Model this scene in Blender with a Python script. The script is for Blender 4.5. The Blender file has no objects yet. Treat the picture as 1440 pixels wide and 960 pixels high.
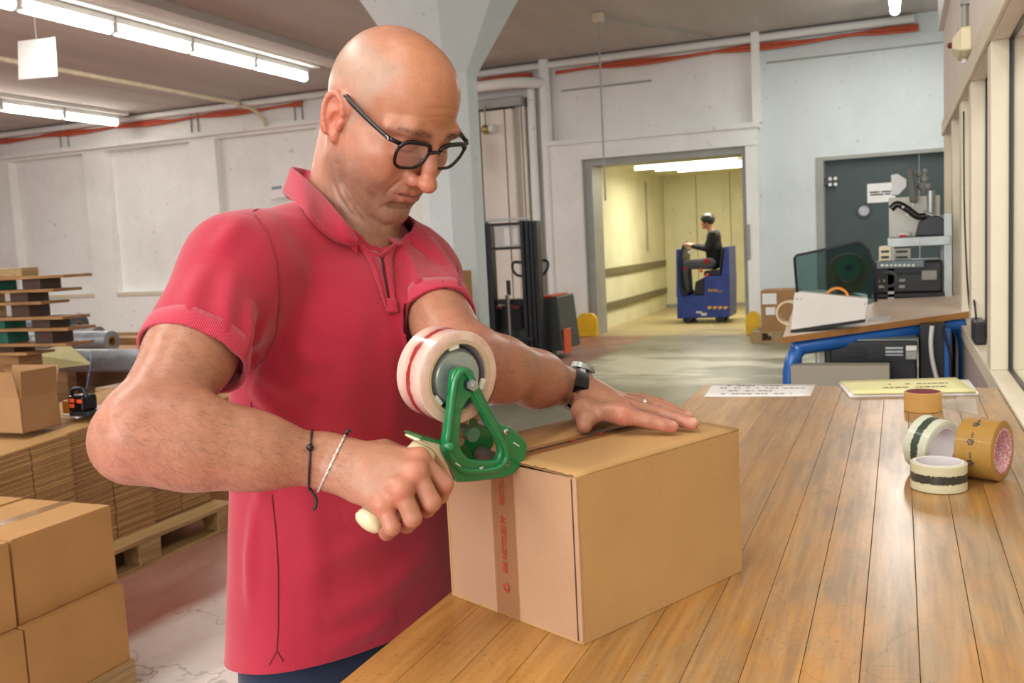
import bpy, bmesh, math, random
import numpy as np
from mathutils import Vector, Matrix
from mathutils.bvhtree import BVHTree

S = bpy.context.scene
COL = S.collection
random.seed(7)
RNG = np.random.default_rng(7)
PI = math.pi

# ------------------------------------------------------------------ camera
CAMR = Matrix(((0.9238460795899758, 0.007807457507416952, 0.3826845500324021),
               (0.37944054075460093, 0.1127878304628355, -0.9183157307437039),
               (-0.05033187119597507, 0.9935884202761004, 0.10123612910001656)))
CAMP = Vector((0, 0, 1.425))
FPX = 1319.0
cam = bpy.data.objects.new('camera', bpy.data.cameras.new('camera'))
COL.objects.link(cam)
cam.matrix_world = Matrix.Translation(CAMP) @ CAMR.to_4x4()
cam.data.sensor_width = 36
cam.data.lens = FPX / 1440 * 36
cam.data.clip_start = 0.02
cam.data.dof.use_dof = True; cam.data.dof.focus_distance = 1.22; cam.data.dof.aperture_fstop = 12
S.camera = cam
# ------------------------------------------------------------------ world and light
S.view_settings.view_transform = 'Standard'
S.view_settings.look = 'None'
S.view_settings.gamma = 1
S.view_settings.use_curve_mapping = False
S.view_settings.exposure = 0.0
wd = bpy.data.worlds.new('world'); S.world = wd; wd.use_nodes = True
wd.node_tree.nodes['Background'].inputs[0].default_value = (0.93, 0.97, 1.0, 1)
wd.node_tree.nodes['Background'].inputs[1].default_value = 0.9
S.cycles.max_bounces = 8
S.cycles.transparent_max_bounces = 16

def area(name, loc, sx, sy, power, col=(1, 0.98, 0.94), rot=(0, 0, 0)):
    l = bpy.data.lights.new(name, 'AREA'); l.shape = 'RECTANGLE'; l.size = sx; l.size_y = sy
    l.energy = power; l.color = col
    o = bpy.data.objects.new(name, l); COL.objects.link(o); o.location = loc; o.rotation_euler = rot
    return o
# rows of fluorescent lamps run along the hall (y); these are the light they give
area('row_lamp', (-8.0, 4.5, 3.9), 0.25, 14, 230)
area('row_lamp', (-13.0, 5.0, 3.95), 0.25, 14, 300)
area('row_lamp', (-3.1, -1.5, 3.95), 0.25, 8, 200)
area('row_lamp', (-0.03, 11.0, 3.95), 0.25, 3.4, 110)
area('row_lamp', (-0.7, -1.5, 3.6), 0.25, 5, 60)
area('lift_lamp', (-2.9, 15.9, 2.5), 1.1, 0.6, 85, (1, 0.94, 0.76))
# office fill, then daylight from the tall windows behind the photographer
area('office_fill', (1.6, 1.6, 3.4), 1.2, 3.5, 100)  # added beyond the partition to brighten the worker's front
area('window_daylight', (-2.8, -5.5, 2.4), 6, 2.6, 330, (0.95, 0.98, 1.0), (PI / 2, 0, 0))

# ------------------------------------------------------------------ pixel helpers (photo frame 1440 x 960)
def ray(px, py):
    return CAMR @ Vector(((px - 720) / FPX, (480 - py) / FPX, -1.0))
def P(px, py, d): return CAMP + ray(px, py) * d
def onz(px, py, z): r = ray(px, py); return CAMP + r * ((z - CAMP.z) / r.z)
def ony(px, py, y): r = ray(px, py); return CAMP + r * (y / r.y)
def onx(px, py, x): r = ray(px, py); return CAMP + r * (x / r.x)
def onpl(px, py, o, nrm):
    r = ray(px, py); return CAMP + r * ((o - CAMP).dot(nrm) / r.dot(nrm))

# ------------------------------------------------------------------ materials
def lin(h):
    h = h.lstrip('#'); c = [int(h[i:i + 2], 16) / 255 for i in (0, 2, 4)]
    return tuple(x / 12.92 if x <= .04045 else ((x + .055) / 1.055) ** 2.4 for x in c) + (1,)
class NT:
    def __init__(s, name):
        s.m = bpy.data.materials.new(name); s.m.use_nodes = True; s.t = s.m.node_tree
        s.b = s.t.nodes['Principled BSDF']; s._c = None
    def n(s, typ, **kw):
        x = s.t.nodes.new(typ)
        for k, v in kw.items(): setattr(x, k, v)
        return x
    def l(s, a, b): s.t.links.new(a, b)
    def co(s, kind='Object', scale=(1, 1, 1), rot=(0, 0, 0), loc=(0, 0, 0)):
        tc = s.n('ShaderNodeTexCoord'); mp = s.n('ShaderNodeMapping')
        mp.inputs['Scale'].default_value = scale; mp.inputs['Rotation'].default_value = rot; mp.inputs['Location'].default_value = loc
        s.l(tc.outputs[kind], mp.inputs[0]); return mp.outputs[0]
    def geo(s, scale=(1, 1, 1)):
        g = s.n('ShaderNodeNewGeometry'); mp = s.n('ShaderNodeMapping'); mp.inputs['Scale'].default_value = scale
        s.l(g.outputs['Position'], mp.inputs[0]); return mp.outputs[0]
    def noise(s, vec, scale, detail=4, rough=.55, dist=0):
        x = s.n('ShaderNodeTexNoise'); x.inputs['Scale'].default_value = scale; x.inputs['Detail'].default_value = detail
        x.inputs['Roughness'].default_value = rough; x.inputs['Distortion'].default_value = dist
        s.l(vec, x.inputs['Vector']); return x.outputs['Fac']
    def ramp(s, fac, stops):
        x = s.n('ShaderNodeValToRGB'); e = x.color_ramp.elements
        while len(e) < len(stops): e.new(.5)
        for i, (p, c) in enumerate(stops): e[i].position = p; e[i].color = c if len(c) == 4 else (*c, 1)
        s.l(fac, x.inputs[0]); return x.outputs[0]
    def mix(s, fac, a, b, mode='MIX'):
        x = s.n('ShaderNodeMix', data_type='RGBA', blend_type=mode)
        for v, i in ((fac, 0), (a, 6), (b, 7)):
            if isinstance(v, (int, float, tuple)): x.inputs[i].default_value = v
            else: s.l(v, x.inputs[i])
        return x.outputs[2]
    def math(s, op, a, b=0.5, c=None):
        x = s.n('ShaderNodeMath', operation=op)
        for i, v in enumerate((a, b, c)):
            if v is None: continue
            if isinstance(v, (int, float)): x.inputs[i].default_value = v
            else: s.l(v, x.inputs[i])
        return x.outputs[0]
    def bump(s, h, strength=.3, dist=.002):
        x = s.n('ShaderNodeBump'); x.inputs['Strength'].default_value = strength; x.inputs['Distance'].default_value = dist
        s.l(h, x.inputs['Height']); s.l(x.outputs[0], s.b.inputs['Normal'])
    def col(s, v):
        if isinstance(v, tuple): s.b.inputs['Base Color'].default_value = v
        else: s.l(v, s.b.inputs['Base Color'])
    def set(s, **kw):
        for k, v in kw.items():
            i = s.b.inputs[k.replace('_', ' ')]
            if isinstance(v, (int, float, tuple)): i.default_value = v
            else: s.l(v, i)

def simple(name, hexc, rough=.5, metal=0., var=.12, scale=8., bump=0., coat=0., spec=.5):
    m = NT(name); v = m.geo(); c = lin(hexc)
    n1 = m.noise(v, scale, 5); 
    d = tuple(x * (1 - var) for x in c[:3]) + (1,); e = tuple(min(1, x * (1 + var)) for x in c[:3]) + (1,)
    m.col(m.ramp(n1, [(.3, d), (.7, e)]))
    m.set(Roughness=rough, Metallic=metal, Coat_Weight=coat, Specular_IOR_Level=spec)
    if bump: m.bump(m.noise(v, scale * 12, 4), bump, .001)
    return m.m
def emit(name, c, s):
    m = NT(name); m.col((c[0], c[1], c[2], 1)); m.set(Emission_Color=(*c, 1), Emission_Strength=s); return m.m
def glassy(name, hexc, alpha_mix=.25, rough=.05, tint_hex='#ffffff'):
    m = NT(name); t = m.t; out = t.nodes['Material Output']
    tr = m.n('ShaderNodeBsdfTransparent'); tr.inputs[0].default_value = lin(tint_hex)
    m.col(lin(hexc)); m.set(Roughness=rough)
    mx = m.n('ShaderNodeMixShader'); mx.inputs[0].default_value = alpha_mix
    m.l(tr.outputs[0], mx.inputs[1]); m.l(m.b.outputs[0], mx.inputs[2]); m.l(mx.outputs[0], out.inputs[0])
    return m.m

def mk_wall(name, base, dirt, sc=.8):
    m = NT(name); v = m.geo(); n1 = m.noise(v, sc, 7, .6); n2 = m.noise(m.geo((3, 3, .5)), 2.2, 6, .65)
    c = m.mix(m.ramp(n1, [(.45, (0, 0, 0)), (.75, (1, 1, 1))]), lin(base), lin(dirt))
    sp = m.ramp(m.noise(v, 9, 3), [(.28, lin('#8f8a80')), (.31, (1, 1, 1, 1))])
    c = m.mix(.25, c, m.mix(m.ramp(n2, [(.5, (0, 0, 0)), (.8, (1, 1, 1))]), lin(base), lin(dirt)))
    c = m.mix(.35, c, sp, 'MULTIPLY')
    m.col(c); m.set(Roughness=.8); m.bump(m.noise(v, 14, 6), .35, .01); return m.m
M = {}
M['wall'] = mk_wall('wall_plaster', '#efefeb', '#dddbd5')
M['wallcool'] = mk_wall('cool_plaster', '#d6dedd', '#c2cac8')
M['wallwarm'] = mk_wall('cream_paint', '#e6ddd1', '#dacfc2', 1.5)
M['frame'] = simple('cream_frame_paint', '#dacfb6', .45, var=.05, scale=3)
M['lift'] = mk_wall('lift_panel', '#dbd6b6', '#c2bb98', 1.2)
M['steel'] = simple('galvanised_steel', '#a9adab', .4, .7, .12, 12)
M['steelgray'] = simple('grey_steel_paint', '#9a9a94', .5, .1, .1, 4)
M['darksteel'] = simple('dark_steel', '#24272b', .4, .3, .2, 10)
M['black'] = simple('black_plastic', '#15161a', .35, 0, .2, 10)
M['blackgloss'] = simple('gloss_black', '#050506', .22, 0, .1, 10, coat=.0)
M['white'] = simple('white_paint', '#e2e2de', .5, 0, .04, 6)
M['whitepl'] = simple('white_plastic', '#dcd8d0', .35, 0, .04, 8)
M['paper'] = simple('paper', '#ebe9e6', .8, 0, .03, 20)
M['yellowpaper'] = simple('yellow_paper', '#dfd9a0', .8, 0, .04, 20)
M['orange'] = simple('orange_plastic', '#d9501e', .4, 0, .08, 10)
M['cable'] = simple('orange_cable', '#c8583a', .5, 0, .1, 10)
M['yellow'] = simple('yellow_paint', '#e6b612', .5, 0, .1, 6)
M['blue'] = simple('blue_paint', '#1f5ea8', .3, .1, .1, 8, coat=.3)
M['truckblue'] = simple('truck_blue', '#26409a', .4, .1, .25, 6)
M['green'] = simple('green_plastic', '#04743f', .22, 0, .06, 30, coat=.5)
M['cream'] = simple('cream_plastic', '#e8dcb4', .35, 0, .05, 30, coat=.2)
M['doorgreen'] = simple('door_green', '#3d4b4a', .5, .1, .12, 3)
M['ink'] = simple('ink', '#3a3a40', .7, 0, .1, 10)
M['redink'] = simple('red_ink', '#b0331f', .6, 0, .1, 40)
M['grayfoil'] = simple('grey_foil', '#8f959a', .28, .35, .35, 5)
M['greenfelt'] = simple('green_felt', '#1d5a4a', .8, 0, .2, 10)
M['tube'] = emit('lamp_tube_glow', (1.0, .97, .88), 14.0)
M['lifttube'] = emit('lift_tube_glow', (1.0, .95, .75), 7.0)

def mk_card(name, hexc, scale=60, flute=None):
    m = NT(name); v = m.co('Object'); c = lin(hexc)
    n1 = m.noise(v, 6, 5); n2 = m.noise(v, 420, 2)
    b = m.ramp(n1, [(.3, tuple(x * .92 for x in c[:3])), (.7, tuple(min(1, x * 1.06) for x in c[:3]))])
    b = m.mix(.35, b, m.ramp(n2, [(.3, (.72, .68, .62)), (.7, (1, 1, 1))]), 'MULTIPLY')
    m.col(b); m.set(Roughness=.75, Specular_IOR_Level=.25)
    if flute:
        w = m.n('ShaderNodeTexWave', bands_direction=flute); w.inputs['Scale'].default_value = 48; w.inputs['Distortion'].default_value = .6
        m.l(v, w.inputs[0]); m.bump(w.outputs['Fac'], .12, .0008)
    else: m.bump(n2, .12, .0008)
    return m.m
M['card'] = mk_card('cardboard', '#bb9360')
M['cardside'] = mk_card('cardboard_face', '#c69a6c', flute='X')
M['cardleft'] = mk_card('cardboard_carton', '#b98b56')
M['carddark'] = mk_card('cardboard_brown', '#a77f58')
M['cardedge'] = simple('card_edge', '#7d6248', .9, 0, .3, 60)

def mk_wood(name, a, b, sc=(40, 2.5, 40), rough=.55):
    m = NT(name); oi = m.n('ShaderNodeObjectInfo'); g = m.n('ShaderNodeNewGeometry')
    ad = m.n('ShaderNodeVectorMath', operation='ADD'); cx = m.n('ShaderNodeCombineXYZ')
    r = m.math('MULTIPLY', oi.outputs['Random'], 37.0); m.l(r, cx.inputs[0]); m.l(r, cx.inputs[1])
    m.l(g.outputs['Position'], ad.inputs[0]); m.l(cx.outputs[0], ad.inputs[1])
    mp = m.n('ShaderNodeMapping'); mp.inputs['Scale'].default_value = sc; m.l(ad.outputs[0], mp.inputs[0])
    n1 = m.noise(mp.outputs[0], 1.0, 5, .6, .4)
    c = m.mix(m.ramp(n1, [(.3, (0, 0, 0)), (.7, (1, 1, 1))]), lin(a), lin(b))
    hv = m.ramp(oi.outputs['Random'], [(0, (.88, .86, .84)), (1, (1.06, 1.05, 1.03))])
    c = m.mix(1.0, c, hv, 'MULTIPLY')
    m.col(c); m.set(Roughness=rough); m.bump(n1, .15, .001); return m.m
M['wood'] = mk_wood('pallet_wood', '#b99a6c', '#8f7448')
M['woodold'] = mk_wood('brown_board', '#b08654', '#7a5430', (3, 14, 40))
M['darkwood'] = mk_wood('dark_block', '#4a3426', '#38261c')

# worn varnished bench top
m = NT('bench_wood'); oi = m.n('ShaderNodeObjectInfo'); g = m.n('ShaderNodeNewGeometry')
ad = m.n('ShaderNodeVectorMath', operation='ADD'); cx = m.n('ShaderNodeCombineXYZ')
rr = m.math('MULTIPLY', oi.outputs['Random'], 31.0); m.l(rr, cx.inputs[1]); m.l(rr, cx.inputs[2])
m.l(g.outputs['Position'], ad.inputs[0]); m.l(cx.outputs[0], ad.inputs[1])
mp = m.n('ShaderNodeMapping'); mp.inputs['Scale'].default_value = (70, 3.2, 60); m.l(ad.outputs[0], mp.inputs[0])
gr = m.noise(mp.outputs[0], 1.0, 6, .65, .3)
c = m.ramp(gr, [(.25, lin('#97662b')), (.55, lin('#b38141')), (.8, lin('#c39554'))])
c = m.mix(1.0, c, m.ramp(oi.outputs['Random'], [(0, (.86, .84, .8)), (1, (1.08, 1.07, 1.05))]), 'MULTIPLY')
sep = m.n('ShaderNodeSeparateXYZ'); m.l(g.outputs['Position'], sep.inputs[0])
wn = m.noise(m.geo((9, 2.2, 1)), 1.3, 9, .72)
edge = m.ramp(m.math('ADD', sep.outputs[0], .6), [(.1, (.15, .15, .15)), (.5, (1, 1, 1))])
wear = m.math('MULTIPLY', m.ramp(wn, [(.4, (0, 0, 0)), (.58, (1, 1, 1))]), edge)
c = m.mix(m.math('MULTIPLY', wear, .85), c, m.ramp(gr, [(.3, lin('#6f5b42')), (.7, lin('#a28b6a'))]))
sp = m.noise(m.geo((1, .8, 1)), 160, 3, .7)
dk = m.math('MULTIPLY', m.ramp(sp, [(.58, (0, 0, 0)), (.68, (1, 1, 1))]), m.ramp(m.noise(m.geo(), 5, 4), [(.42, (0, 0, 0)), (.6, (1, 1, 1))]))
c = m.mix(m.math('MULTIPLY', dk, .55), c, lin('#5c4022'))
sc_ = m.n('ShaderNodeTexVoronoi', feature='DISTANCE_TO_EDGE'); sc_.inputs['Scale'].default_value = 3.1
dv = m.n('ShaderNodeVectorMath', operation='ADD'); m.l(m.geo((1, .6, 1)), dv.inputs[0])
nz = m.n('ShaderNodeTexNoise'); nz.inputs['Scale'].default_value = 3; m.l(m.geo(), nz.inputs[0]); m.l(nz.outputs['Color'], dv.inputs[1]); m.l(dv.outputs[0], sc_.inputs['Vector'])
c = m.mix(m.math('MULTIPLY', m.ramp(sc_.outputs['Distance'], [(.0, (1, 1, 1)), (.004, (0, 0, 0))]), .45), c, lin('#4e3820'))
m.col(c)
m.set(Roughness=m.ramp(wn, [(.3, (.3, .3, .3)), (.7, (.46, .46, .46))]), Coat_Weight=.15, Coat_Roughness=.2); m.bump(sp, .06, .0006); M['bench'] = m.m

# hall floor: worn concrete with painted red strips and pale patches
m = NT('hall_floor'); g = m.n('ShaderNodeNewGeometry'); sep = m.n('ShaderNodeSeparateXYZ'); m.l(g.outputs['Position'], sep.inputs[0])
X, Y = sep.outputs[0], sep.outputs[1]
wob = m.math('MULTIPLY', m.math('SUBTRACT', m.noise(m.geo(), 1.3, 5), .5), .5)
Xw = m.math('ADD', X, m.math('MULTIPLY', wob, .5)); Yw = m.math('ADD', Y, wob)
base = m.mix(m.ramp(m.noise(m.geo(), .7, 6, .6), [(.35, (0, 0, 0)), (.65, (1, 1, 1))]), lin('#77745f'), lin('#8f8b76'))
red = m.mix(m.ramp(m.noise(m.geo((1, .4, 1)), 1.4, 7, .65), [(.35, (0, 0, 0)), (.7, (1, 1, 1))]), lin('#8b5348'), lin('#a98374'))
pale = m.mix(m.ramp(m.noise(m.geo(), 1.7, 6, .6), [(.35, (0, 0, 0)), (.65, (1, 1, 1))]), lin('#d2c3bb'), lin('#b8a49c'))
def step(v, a, w=.06): return m.ramp(m.math('ADD', m.math('DIVIDE', m.math('SUBTRACT', v, a), 2 * w), .5), [(0, (0, 0, 0)), (1, (1, 1, 1))])
vor = m.n('ShaderNodeTexVoronoi', feature='DISTANCE_TO_EDGE'); vor.inputs['Scale'].default_value = 2.3
dv = m.n('ShaderNodeVectorMath', operation='ADD'); nz = m.n('ShaderNodeTexNoise'); nz.inputs['Scale'].default_value = 2.5; nz.inputs['Detail'].default_value = 5
m.l(m.geo(), nz.inputs[0]); m.l(m.geo(), dv.inputs[0]); m.l(nz.outputs['Color'], dv.inputs[1]); m.l(dv.outputs[0], vor.inputs['Vector'])
crack = m.math('MULTIPLY', m.ramp(vor.outputs['Distance'], [(.0, (1, 1, 1)), (.022, (0, 0, 0))]), m.ramp(m.noise(m.geo(), 1.1, 3), [(.32, (0, 0, 0)), (.48, (1, 1, 1))]))
pale = m.mix(m.math('MULTIPLY', crack, .8), pale, lin('#7a655e'))
aisle = m.math('MULTIPLY', step(Xw, -2.74), m.math('SUBTRACT', 1.0, step(Yw, 6.5, .2)))       # pale aisle beside the bench
far = step(m.math('ADD', Yw, m.math('MULTIPLY', Xw, .55)), 8.0 - .55 * 3.2, .5)
c = m.mix(aisle, red, pale)
gx = m.math('MULTIPLY', step(Xw, -3.45, .08), step(Yw, 6.4, .2))
c = m.mix(gx, c, base)
pn = m.ramp(m.noise(m.geo((.6, 1.3, 1)), .9, 6, .6), [(.44, (0, 0, 0)), (.54, (1, 1, 1))])
pz = m.math('MULTIPLY', m.math('MULTIPLY', step(Yw, 9.0, .4), m.math('SUBTRACT', 1.0, step(Yw, 11.4, .4))), gx)
c = m.mix(m.math('MULTIPLY', m.math('MULTIPLY', pz, pn), .8), c, lin('#d8d5bd'))
lf = step(Y, 13.6, .15)
c = m.mix(lf, c, m.mix(m.noise(m.geo(), 3, 6, .7), lin('#cbb98d'), lin('#a08f68')))
m.col(c); m.set(Roughness=m.ramp(m.noise(m.geo(), 2.2, 4), [(.3, (.28, .28, .28)), (.7, (.5, .5, .5))])); m.bump(m.noise(m.geo(), 30, 5), .15, .004); M['floor'] = m.m
# board-marked concrete ceiling
m = NT('concrete_ceiling'); n1 = m.noise(m.geo((1.6, .12, 1)), 1.2, 6, .6); n2 = m.noise(m.geo(), .5, 4)
c = m.mix(m.ramp(n1, [(.35, (0, 0, 0)), (.65, (1, 1, 1))]), lin('#b2aba5'), lin('#c8c1bb'))
c = m.mix(m.ramp(n2, [(.4, (0, 0, 0)), (.7, (1, 1, 1))]), c, lin('#bbb0a8')); m.col(c); m.set(Roughness=.85); m.bump(n1, .3, .02); M['ceil'] = m.m
M['panel'] = glassy('pane_glass', '#c9c9b4', .16, .03)

# ------------------------------------------------------------------ mesh builder
WM = {}
class MB:
    def __init__(s): s.bm = bmesh.new()
    def _tf(s, vs, mt):
        if mt is not None: bmesh.ops.transform(s.bm, matrix=mt, verts=vs)
        return vs
    def box(s, c, sz, rot=None, bev=0., mt=None):
        r = bmesh.ops.create_cube(s.bm, size=1.0); vs = r['verts']
        bmesh.ops.scale(s.bm, vec=sz, verts=vs)
        if bev:
            es = list({e for v in vs for e in v.link_edges})
            q = bmesh.ops.bevel(s.bm, geom=es, offset=bev, segments=2, affect='EDGES', profile=.5)
            vs = list({v for f in q['faces'] for v in f.verts} | {v for v in vs if v.is_valid})
        m_ = Matrix.Translation(c)
        if rot is not None: m_ = m_ @ (rot.to_4x4() if isinstance(rot, Matrix) else Matrix.Rotation(rot, 4, 'Z'))
        s._tf(vs, m_); s._tf(vs, mt); return s
    def box2(s, lo, hi, bev=0.): 
        lo, hi = Vector(lo), Vector(hi); return s.box((lo + hi) / 2, hi - lo, bev=bev)
    def cyl(s, a, b, r, r2=None, seg=16, caps=True):
        a, b = Vector(a), Vector(b); d = b - a
        q = bmesh.ops.create_cone(s.bm, cap_ends=caps, segments=seg, radius1=r, radius2=r if r2 is None else r2, depth=d.length)
        s._tf(q['verts'], Matrix.Translation((a + b) / 2) @ d.to_track_quat('Z', 'Y').to_matrix().to_4x4()); return s
    def sph(s, c, r, seg=16, sc=(1, 1, 1), rot=None):
        q = bmesh.ops.create_uvsphere(s.bm, u_segments=seg, v_segments=max(6, seg // 2), radius=r)
        m_ = Matrix.Translation(c) @ (rot.to_4x4() if rot is not None else Matrix.Identity(4)) @ Matrix.Diagonal((*sc, 1))
        s._tf(q['verts'], m_); return s
    def tube(s, pts, r, seg=8, closed=False, rad=None, sx=1.0):
        pts = [Vector(p) for p in pts]; n = len(pts); rings = []; up = None
        for i, p in enumerate(pts):
            if closed: t = pts[(i + 1) % n] - pts[i - 1]
            else: t = pts[min(i + 1, n - 1)] - pts[max(i - 1, 0)]
            t.normalize()
            if up is None: up = t.orthogonal().normalized()
            else: up = (up - t * up.dot(t)).normalized()
            w = t.cross(up); rr = rad[i] if rad else r
            rings.append([s.bm.verts.new(p + (up * math.cos(2 * PI * k / seg) * sx + w * math.sin(2 * PI * k / seg)) * rr) for k in range(seg)])
        for i in range(n if closed else n - 1):
            A, B = rings[i], rings[(i + 1) % n]
            off = 0
            if closed and i == n - 1:
                off = min(range(seg), key=lambda o: (A[0].co - B[o].co).length)
            for k in range(seg): s.bm.faces.new((A[k], A[(k + 1) % seg], B[(k + 1 + off) % seg], B[(k + off) % seg]))
        if not closed: s.bm.faces.new(rings[0][::-1]); s.bm.faces.new(rings[-1])
        return s
    def lathe(s, prof, seg=40, mt=None, closed=False):
        rings = [[s.bm.verts.new((r * math.cos(2 * PI * k / seg), r * math.sin(2 * PI * k / seg), z)) for k in range(seg)] for r, z in prof]
        L = len(rings)
        for i in range(L if closed else L - 1):
            A, B = rings[i], rings[(i + 1) % L]
            for k in range(seg): s.bm.faces.new((A[k], A[(k + 1) % seg], B[(k + 1) % seg], B[k]))
        if not closed:
            for Rg, fl in ((rings[0], True), (rings[-1], False)):
                s.bm.faces.new(Rg[::-1] if fl else Rg)
        s._tf([v for q in rings for v in q], mt); return s
    def prism(s, poly, vec, bev=0.):
        vec = Vector(vec); a = [s.bm.verts.new(p) for p in poly]; b = [s.bm.verts.new(Vector(p) + vec) for p in poly]; n = len(poly)
        fs = [s.bm.faces.new(a[::-1]), s.bm.faces.new(b)] + [s.bm.faces.new((a[i], a[(i + 1) % n], b[(i + 1) % n], b[i])) for i in range(n)]
        bmesh.ops.recalc_face_normals(s.bm, faces=fs)
        if bev:
            es = list({e for f in fs for e in f.edges}); bmesh.ops.bevel(s.bm, geom=es, offset=bev, segments=2, affect='EDGES', profile=.5)
        return s
    def hexa(s, bot, top):
        return s.frus([Vector(p) for p in bot], [Vector(p) for p in top])
    def frus(s, A, B):
        a = [s.bm.verts.new(p) for p in A]; b = [s.bm.verts.new(p) for p in B]; n = len(a)
        fs = [s.bm.faces.new(a[::-1]), s.bm.faces.new(b)] + [s.bm.faces.new((a[i], a[(i + 1) % n], b[(i + 1) % n], b[i])) for i in range(n)]
        bmesh.ops.recalc_face_normals(s.bm, faces=fs); return s
    def grid(s, rows):
        R = [[s.bm.verts.new(p) for p in r] for r in rows]
        for i in range(len(R) - 1):
            for j in range(len(R[0]) - 1): s.bm.faces.new((R[i][j], R[i][j + 1], R[i + 1][j + 1], R[i + 1][j]))
        return s
    def build(s, name, mat, parent=None, smooth=False, world=True, solid=0., sub=0, angle=None, bevel=0.):
        me = bpy.data.meshes.new(name)
        if parent is not None and world and parent in WM:
            s.bm.transform(WM[parent].inverted())
        s.bm.to_mesh(me); s.bm.free()
        o = bpy.data.objects.new(name, me); COL.objects.link(o)
        me.materials.append(mat)
        if parent is not None:
            o.parent = parent; WM[o] = WM.get(parent, Matrix.Identity(4))
        if smooth:
            me.polygons.foreach_set('use_smooth', [True] * len(me.polygons))
            if angle:
                me.set_sharp_from_angle(angle=angle)
        if bevel:
            b_ = o.modifiers.new('b', 'BEVEL'); b_.width = bevel; b_.segments = 2; b_.limit_method = 'ANGLE'
        if sub: q = o.modifiers.new('s', 'SUBSURF'); q.levels = sub; q.render_levels = sub
        if solid: q = o.modifiers.new('t', 'SOLIDIFY'); q.thickness = solid; q.offset = 0
        return o
SA = math.radians(40)
def tag(o, label=None, cat=None, group=None, kind=None):
    if label: o['label'] = label
    if cat: o['category'] = cat
    if group: o['group'] = group
    if kind: o['kind'] = kind
    return o
def thing(name, label, cat, loc=(0, 0, 0), rz=0., group=None):
    o = bpy.data.objects.new(name, None); COL.objects.link(o); o.empty_display_size = .05
    o.location = loc; o.rotation_euler = (0, 0, rz)
    WM[o] = Matrix.Translation(loc) @ Matrix.Rotation(rz, 4, 'Z')
    return tag(o, label, cat, group)
def dup(root, loc, rz=0., label=None, group=None):
    r = root.copy(); COL.objects.link(r); r.location = loc; r.rotation_euler = (0, 0, rz)
    if label: r['label'] = label
    if group: r['group'] = group
    def rec(a, b):
        for ch in list(a.children):
            c = ch.copy(); COL.objects.link(c); c.parent = b; rec(ch, c)
    rec(root, r); return r
def struct(name, mb, mat, **k): return tag(mb.build(name, mat, **k), kind='structure')
def rotm(ax, up=(0, 0, 1)):   # frame with Z along ax
    z = Vector(ax).normalized(); x = Vector(up).cross(z)
    if x.length < 1e-4: x = Vector((1, 0, 0))
    x.normalize(); y = z.cross(x); return Matrix((x, y, z)).transposed()
def spline(pts, n=8, closed=False):
    pts = [Vector(p) for p in pts]; out = []; L = len(pts)
    for i in range(L if closed else L - 1):
        g = lambda k: pts[k % L] if closed else pts[min(max(k, 0), L - 1)]
        p0, p1, p2, p3 = g(i - 1), g(i), g(i + 1), g(i + 2)
        for j in range(n):
            t = j / n; out.append(.5 * ((2 * p1) + (p2 - p0) * t + (2 * p0 - 5 * p1 + 4 * p2 - p3) * t * t + (3 * p1 - p0 - 3 * p2 + p3) * t ** 3))
    if not closed: out.append(pts[-1])
    return out
def text_mesh(s, size, ext=.0001, sx=1.0):
    cu = bpy.data.curves.new('txt', 'FONT'); cu.body = s; cu.size = size; cu.extrude = ext; cu.offset = size * .018; cu.align_x = 'CENTER'; cu.align_y = 'CENTER'
    o = bpy.data.objects.new('txt', cu); COL.objects.link(o); bpy.context.view_layer.update()
    me = bpy.data.meshes.new_from_object(o.evaluated_get(bpy.context.evaluated_depsgraph_get()))
    bpy.data.objects.remove(o); bm = bmesh.new(); bm.from_mesh(me); bpy.data.meshes.remove(me)
    mb = MB(); mb.bm.free(); mb.bm = bm; bmesh.ops.scale(bm, vec=(sx, 1, 1), verts=bm.verts); return mb
def recycle(mb, size, mt):      # three chasing arrows in a triangle, flat
    for k in range(3):
        a0 = 2 * PI * k / 3 + PI / 2
        c0 = Vector((math.cos(a0), math.sin(a0), 0)) * size; c1 = Vector((math.cos(a0 + 2 * PI / 3), math.sin(a0 + 2 * PI / 3), 0)) * size
        d = (c1 - c0).normalized(); nn = Vector((-d.y, d.x, 0)); L = (c1 - c0).length
        a = c0 + d * L * .16; b = c0 + d * L * .66; w = size * .13; tip = c0 + d * L * .9
        for poly in ([a - nn * w, b - nn * w, b + nn * w, a + nn * w], [b - nn * w * 2.2, tip, b + nn * w * 2.2]):
            mb.prism([mt @ p for p in poly], mt.to_3x3() @ Vector((0, 0, .0002)))
    return mb
# ================================================================== the setting
YB = 13.87; ZC = 4.2; XW = .262
mb = MB(); mb.box2((-20, -6, -.2), (6, 19.3, 0)); struct('floor', mb, M['floor'])
mb = MB(); mb.box2((-20, -6, ZC), (6, 14.3, ZC + .2)); struct('ceiling', mb, M['ceil'])
# ceiling down-stand beam beside the lamp row
mb = MB(); mb.box2((-7.55, -6, 4.1), (-7.2, YB, ZC + .02)); struct('ceiling_beam', mb, M['ceil'])

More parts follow.
